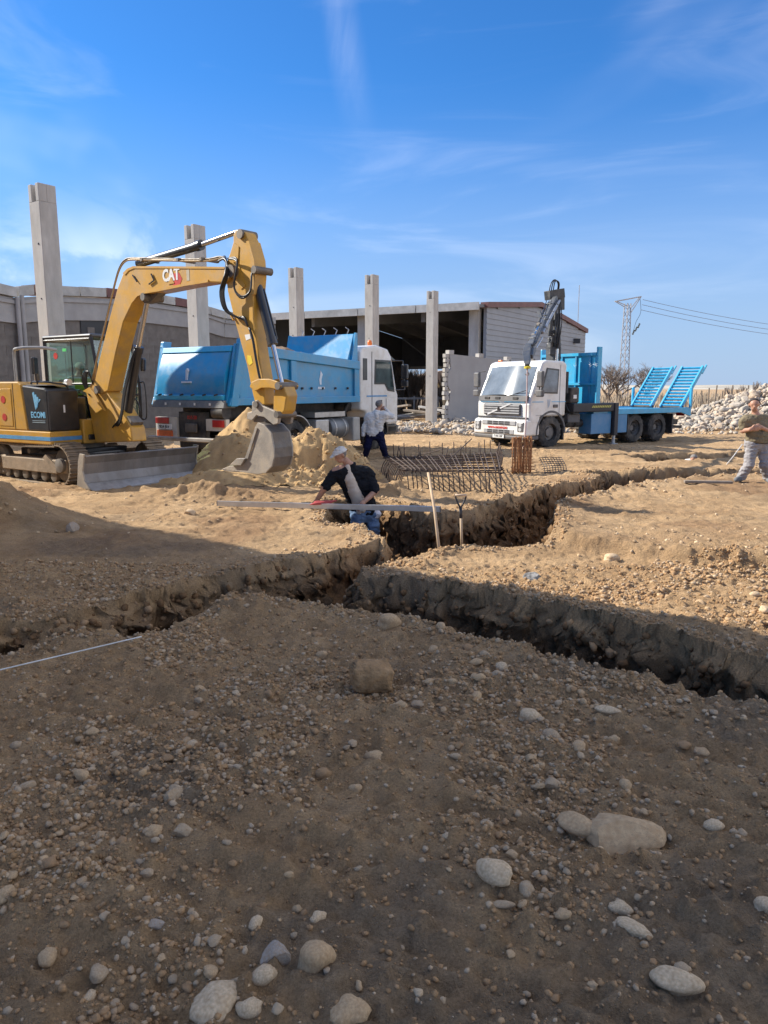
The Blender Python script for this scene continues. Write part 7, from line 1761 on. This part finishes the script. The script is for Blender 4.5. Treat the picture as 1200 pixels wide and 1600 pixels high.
MB().tube([cg(0.25, 0.9, zt + 0.03), cg(0.45, 0.55, zt + 0.25)], rr, 6).build('bar', RUST, cage); MB().tube([cg(0.50, 0.5, zt + 0.04), cg(0.75, 0.85, zt + 0.38)], rr, 6).build('bar', RUST, cage)

# ---- bundle of rusty stirrups hanging from the crane sling
bb_ = gp(815, 741)
bun = thing('stirrup_bundle', 'bundle of rusty rectangular stirrups hanging from the crane sling', 'stirrups', (bb_.x, bb_.y, ground_z(bb_.x, bb_.y) + 0.01), R(12))
st_me = None
for k in range(18):
    w, h = 0.40, 0.78
    if st_me is None:
        b = MB()
        P = [(-w / 2 + 0.02, 0, 0), (w / 2 - 0.02, 0, 0), (w / 2, 0, 0.02), (w / 2, 0, h - 0.02), (w / 2 - 0.02, 0, h), (-w / 2 + 0.02, 0, h), (-w / 2, 0, h - 0.02), (-w / 2, 0, 0.02), (-w / 2 + 0.02, 0, 0.0)]
        b.tube(P, 0.0105, 6); b.tube([(-w / 2 + 0.01, 0.012, h), (-w / 2 + 0.10, 0.012, h - 0.10)], 0.0105, 6)
        o = b.build('stirrup', RUSTO, bun, smooth=True); st_me = o.data
    else:
        o = bpy.data.objects.new('stirrup', st_me); COL.objects.link(o); o.parent = bun
    o.location = (-0.24 + 0.026 * k, rs_.uniform(-0.03, 0.03), rs_.uniform(0.0, 0.03)); o.rotation_euler = (rs_.uniform(-0.03, 0.03), 0.11 + rs_.uniform(-0.02, 0.02), R(68) + rs_.uniform(-0.10, 0.10))
for k in range(9):
    MB().tube([(-0.25, -0.16 + 0.04 * k, 0.10 + 0.07 * k), (0.25, -0.16 + 0.04 * k, 0.08 + 0.07 * k)], 0.0105, 6).build('tie_bar', RUSTO, bun)
hk = at(824, 575, 17.0)
sl1 = MB().tube(curve_pts([hk, hk.lerp(Vector((bb_.x + 0.05, bb_.y, 0.85)), 0.5) + Vector((0.01, 0, 0)), Vector((bb_.x + 0.05, bb_.y, 0.85)), Vector((bb_.x + 0.0, bb_.y - 0.1, 0.60))], 20), 0.016, 6).build('lifting_sling', mat('sling_pink', (0.46, 0.33, 0.31), 0.8), None, smooth=True)
tag(sl1, 'thin pinkish lifting sling running from the crane hook down to the stirrups', 'sling')
hkk = thing('crane_hook', 'small yellow hook block at the tip of the crane', 'hook', hk[:])
MB().lathe([(0, 0.02), (0.01, 0.075), (0.05, 0.075), (0.06, 0.02)], (0, 0, -0.02), (0, 0, 1), 14).build('block', mat('hook_yellow', (0.70, 0.55, 0.03), 0.5), hkk)
MB().tube(curve_pts([(0, 0, -0.02), (0.0, 0, -0.08), (0.04, 0, -0.13), (0.0, 0, -0.17), (-0.04, 0, -0.13)], 14), 0.012, 6).build('hook', GRIM, hkk, smooth=True)

# ---- roll of wire mesh
wm0 = gp(866, 742)
wm = thing('wire_mesh', 'small dark stack of wire mesh lying right of the stirrups', 'wire mesh', (wm0.x, wm0.y, ground_z(wm0.x, wm0.y)), R(10))
WM = mat('black_wire', (0.07, 0.07, 0.075), 0.6, 0.5, 0.2, 9)
for k in range(9): MB().tube([(-0.26 + 0.065 * k, -0.1, 0.0), (-0.25 + 0.065 * k, 0.0, 0.16), (-0.26 + 0.065 * k, 0.25, 0.32)], 0.008, 5).build('wire', WM, wm)
for k in range(8): f_ = k / 7; MB().tube([(-0.28, -0.1 + 0.35 * f_, 0.02 + 0.30 * f_), (0.0, -0.1 + 0.35 * f_, 0.035 + 0.30 * f_), (0.28, -0.1 + 0.35 * f_, 0.02 + 0.30 * f_)], 0.008, 5).build('wire', WM, wm)

# ---- straightedge held across the trench, red cloth on it
A_, B_2 = gp(340, 789, 0.06), gp(688, 803, 0.06)
A_.z = max(ground_z(A_.x, A_.y) + 0.02, 0.04); B_2.z = max(A_.z, 0.09)
d_ = (B_2 - A_); L_ = d_.length
sg = thing('straightedge', 'long aluminium straightedge laid across the trench, held by the man in the pale cap', 'straightedge', A_[:])
sg.rotation_euler = d_.to_track_quat('X', 'Z').to_euler()
MB().bb(0, L_, -0.018, 0.018, 0, 0.085).build('bar', mat('bright_aluminium', (0.62, 0.61, 0.58), 0.35, 0.7, 0.08, 6), sg, bevel=0.004)
for x in (0.0, L_): MB().bb(x - 0.006, x + 0.006, -0.02, 0.02, -0.001, 0.086).build('end_cap', PLAST, sg)
rc = A_.lerp(B_2, 0.49)
v, f = stone_shape(3, 71, 0.35, 0.5, 0)
o = mesh_obj('red_cloth', (v * np.array([0.19, 0.06, 0.07])).tolist(), f.tolist(), cloth('red_rag', (0.45, 0.09, 0.09), 0.2), smooth=True)
o.location = rc + Vector((0, 0.02, 0.095)); o.rotation_euler = (0, -0.1, 0.1)
tag(o, 'crumpled red cloth lying on the aluminium straightedge', 'cloth')

# ---- pole and shovel at the trench
pb = gp(688, 866); pb.z = ground_z(pb.x, pb.y); pt = at(669, 739, 9.35)
o = MB().tube([pb - Vector((0, 0, 0.12)), pb.lerp(pt, 0.5) + Vector((0.006, 0, 0)), pt], [0.019, 0.018, 0.017], 10).build('wooden_pole', mat('pale_wood', (0.45, 0.32, 0.20), 0.7, 0, 0.12, 6, stretch=(1, 1, 0.1)), None, smooth=True)
tag(o, 'thin wooden pole leaning beside the trench in front of the cage', 'pole')
sb_, stp = at(722, 856, 9.05), at(719, 776, 9.12)
sh = thing('shovel', 'shovel with black D-shaped grip standing in the trench', 'shovel', sb_[:])
tv = stp - sb_; ln = tv.length; tn = tv.normalized()
MB().tube([(0, 0, -0.05), tn * (ln * 0.60)], 0.017, 10).build('shaft', mat('pale_wood', (0.45, 0.32, 0.20)), sh, smooth=True)
MB().tube([tn * (ln * 0.58), tn * (ln * 0.80)], [0.019, 0.022], 10).build('socket', INK, sh, smooth=True)
g0 = tn * (ln * 0.78)
MB().tube(curve_pts([g0, g0 + Vector((-0.03, 0, 0.05)), g0 + Vector((-0.062, 0, 0.13)), g0 + Vector((-0.062, 0, 0.16))], 10), 0.011, 8).tube(curve_pts([g0, g0 + Vector((0.03, 0, 0.05)), g0 + Vector((0.062, 0, 0.13)), g0 + Vector((0.062, 0, 0.16))], 10), 0.011, 8).build('grip_fork', INK, sh, smooth=True)
MB().cyl(g0 + Vector((-0.072, 0, 0.16)), g0 + Vector((0.072, 0, 0.16)), 0.016, n=12).build('grip', mat('grip_tan', (0.50, 0.36, 0.24), 0.6), sh, smooth=True)
MB().prism([(-0.11, -0.05), (0.11, -0.05), (0.11, -0.26), (0.05, -0.36), (-0.05, -0.36), (-0.11, -0.26)], -0.004, 0.004).build('blade', GRIM, sh, bevel=0.002)

# ---- litter, string, plank
p = gp(829, 902); p.z = ground_z(p.x, p.y)
v, f = stone_shape(3, 91, 0.5, 0.75, 4)
o = mesh_obj('crumpled_sack', (v * np.array([0.115, 0.09, 0.085])).tolist(), f.tolist(), mat('sack_print', (0.20, 0.19, 0.175), 0.7, 0, 0.9, 22), angle=25)
o.location = (p.x, p.y, p.z + 0.03); tag(o, 'crumpled black and white paper sack on the sunlit ground', 'litter')
a, b = gp(-12, 1064), gp(222, 1010)
pts = []
za, zb = ground_z(a.x, a.y) + 0.07, ground_z(b.x, b.y) + 0.05
for i in range(24):
    q = a.lerp(b, i / 23); f_ = i / 23; pts.append((q.x, q.y, za + (zb - za) * f_ + 0.01))
tag(MB().tube(pts, 0.0055, 6).build('white_string', mat('string', (0.62, 0.60, 0.56), 0.8), None, smooth=True), 'white string line lying along the dirt at the left edge', 'string')
a, b = at(1130, 732, 18.6), at(1160, 694, 18.9)
tag(MB().tube([a, a.lerp(b, 0.5) - Vector((0, 0, 0.02)), b], 0.012, 6).build('cord', mat('string', (0.62, 0.60, 0.56)), None, smooth=True), 'pale cord slanting up from the far trench beside the walking man', 'cord')
a = gp(1106, 759, 0.17)
o = MB().bb(-0.42, 0.42, -0.05, 0.05, -0.02, 0.025).build('plank', WOOD, None, bevel=0.006); o.location = (a.x, a.y, ground_z(a.x, a.y) + 0.03); o.rotation_euler = (0, 0, -0.12)
tag(o, 'short dark plank on the ground left of the walking man', 'plank')
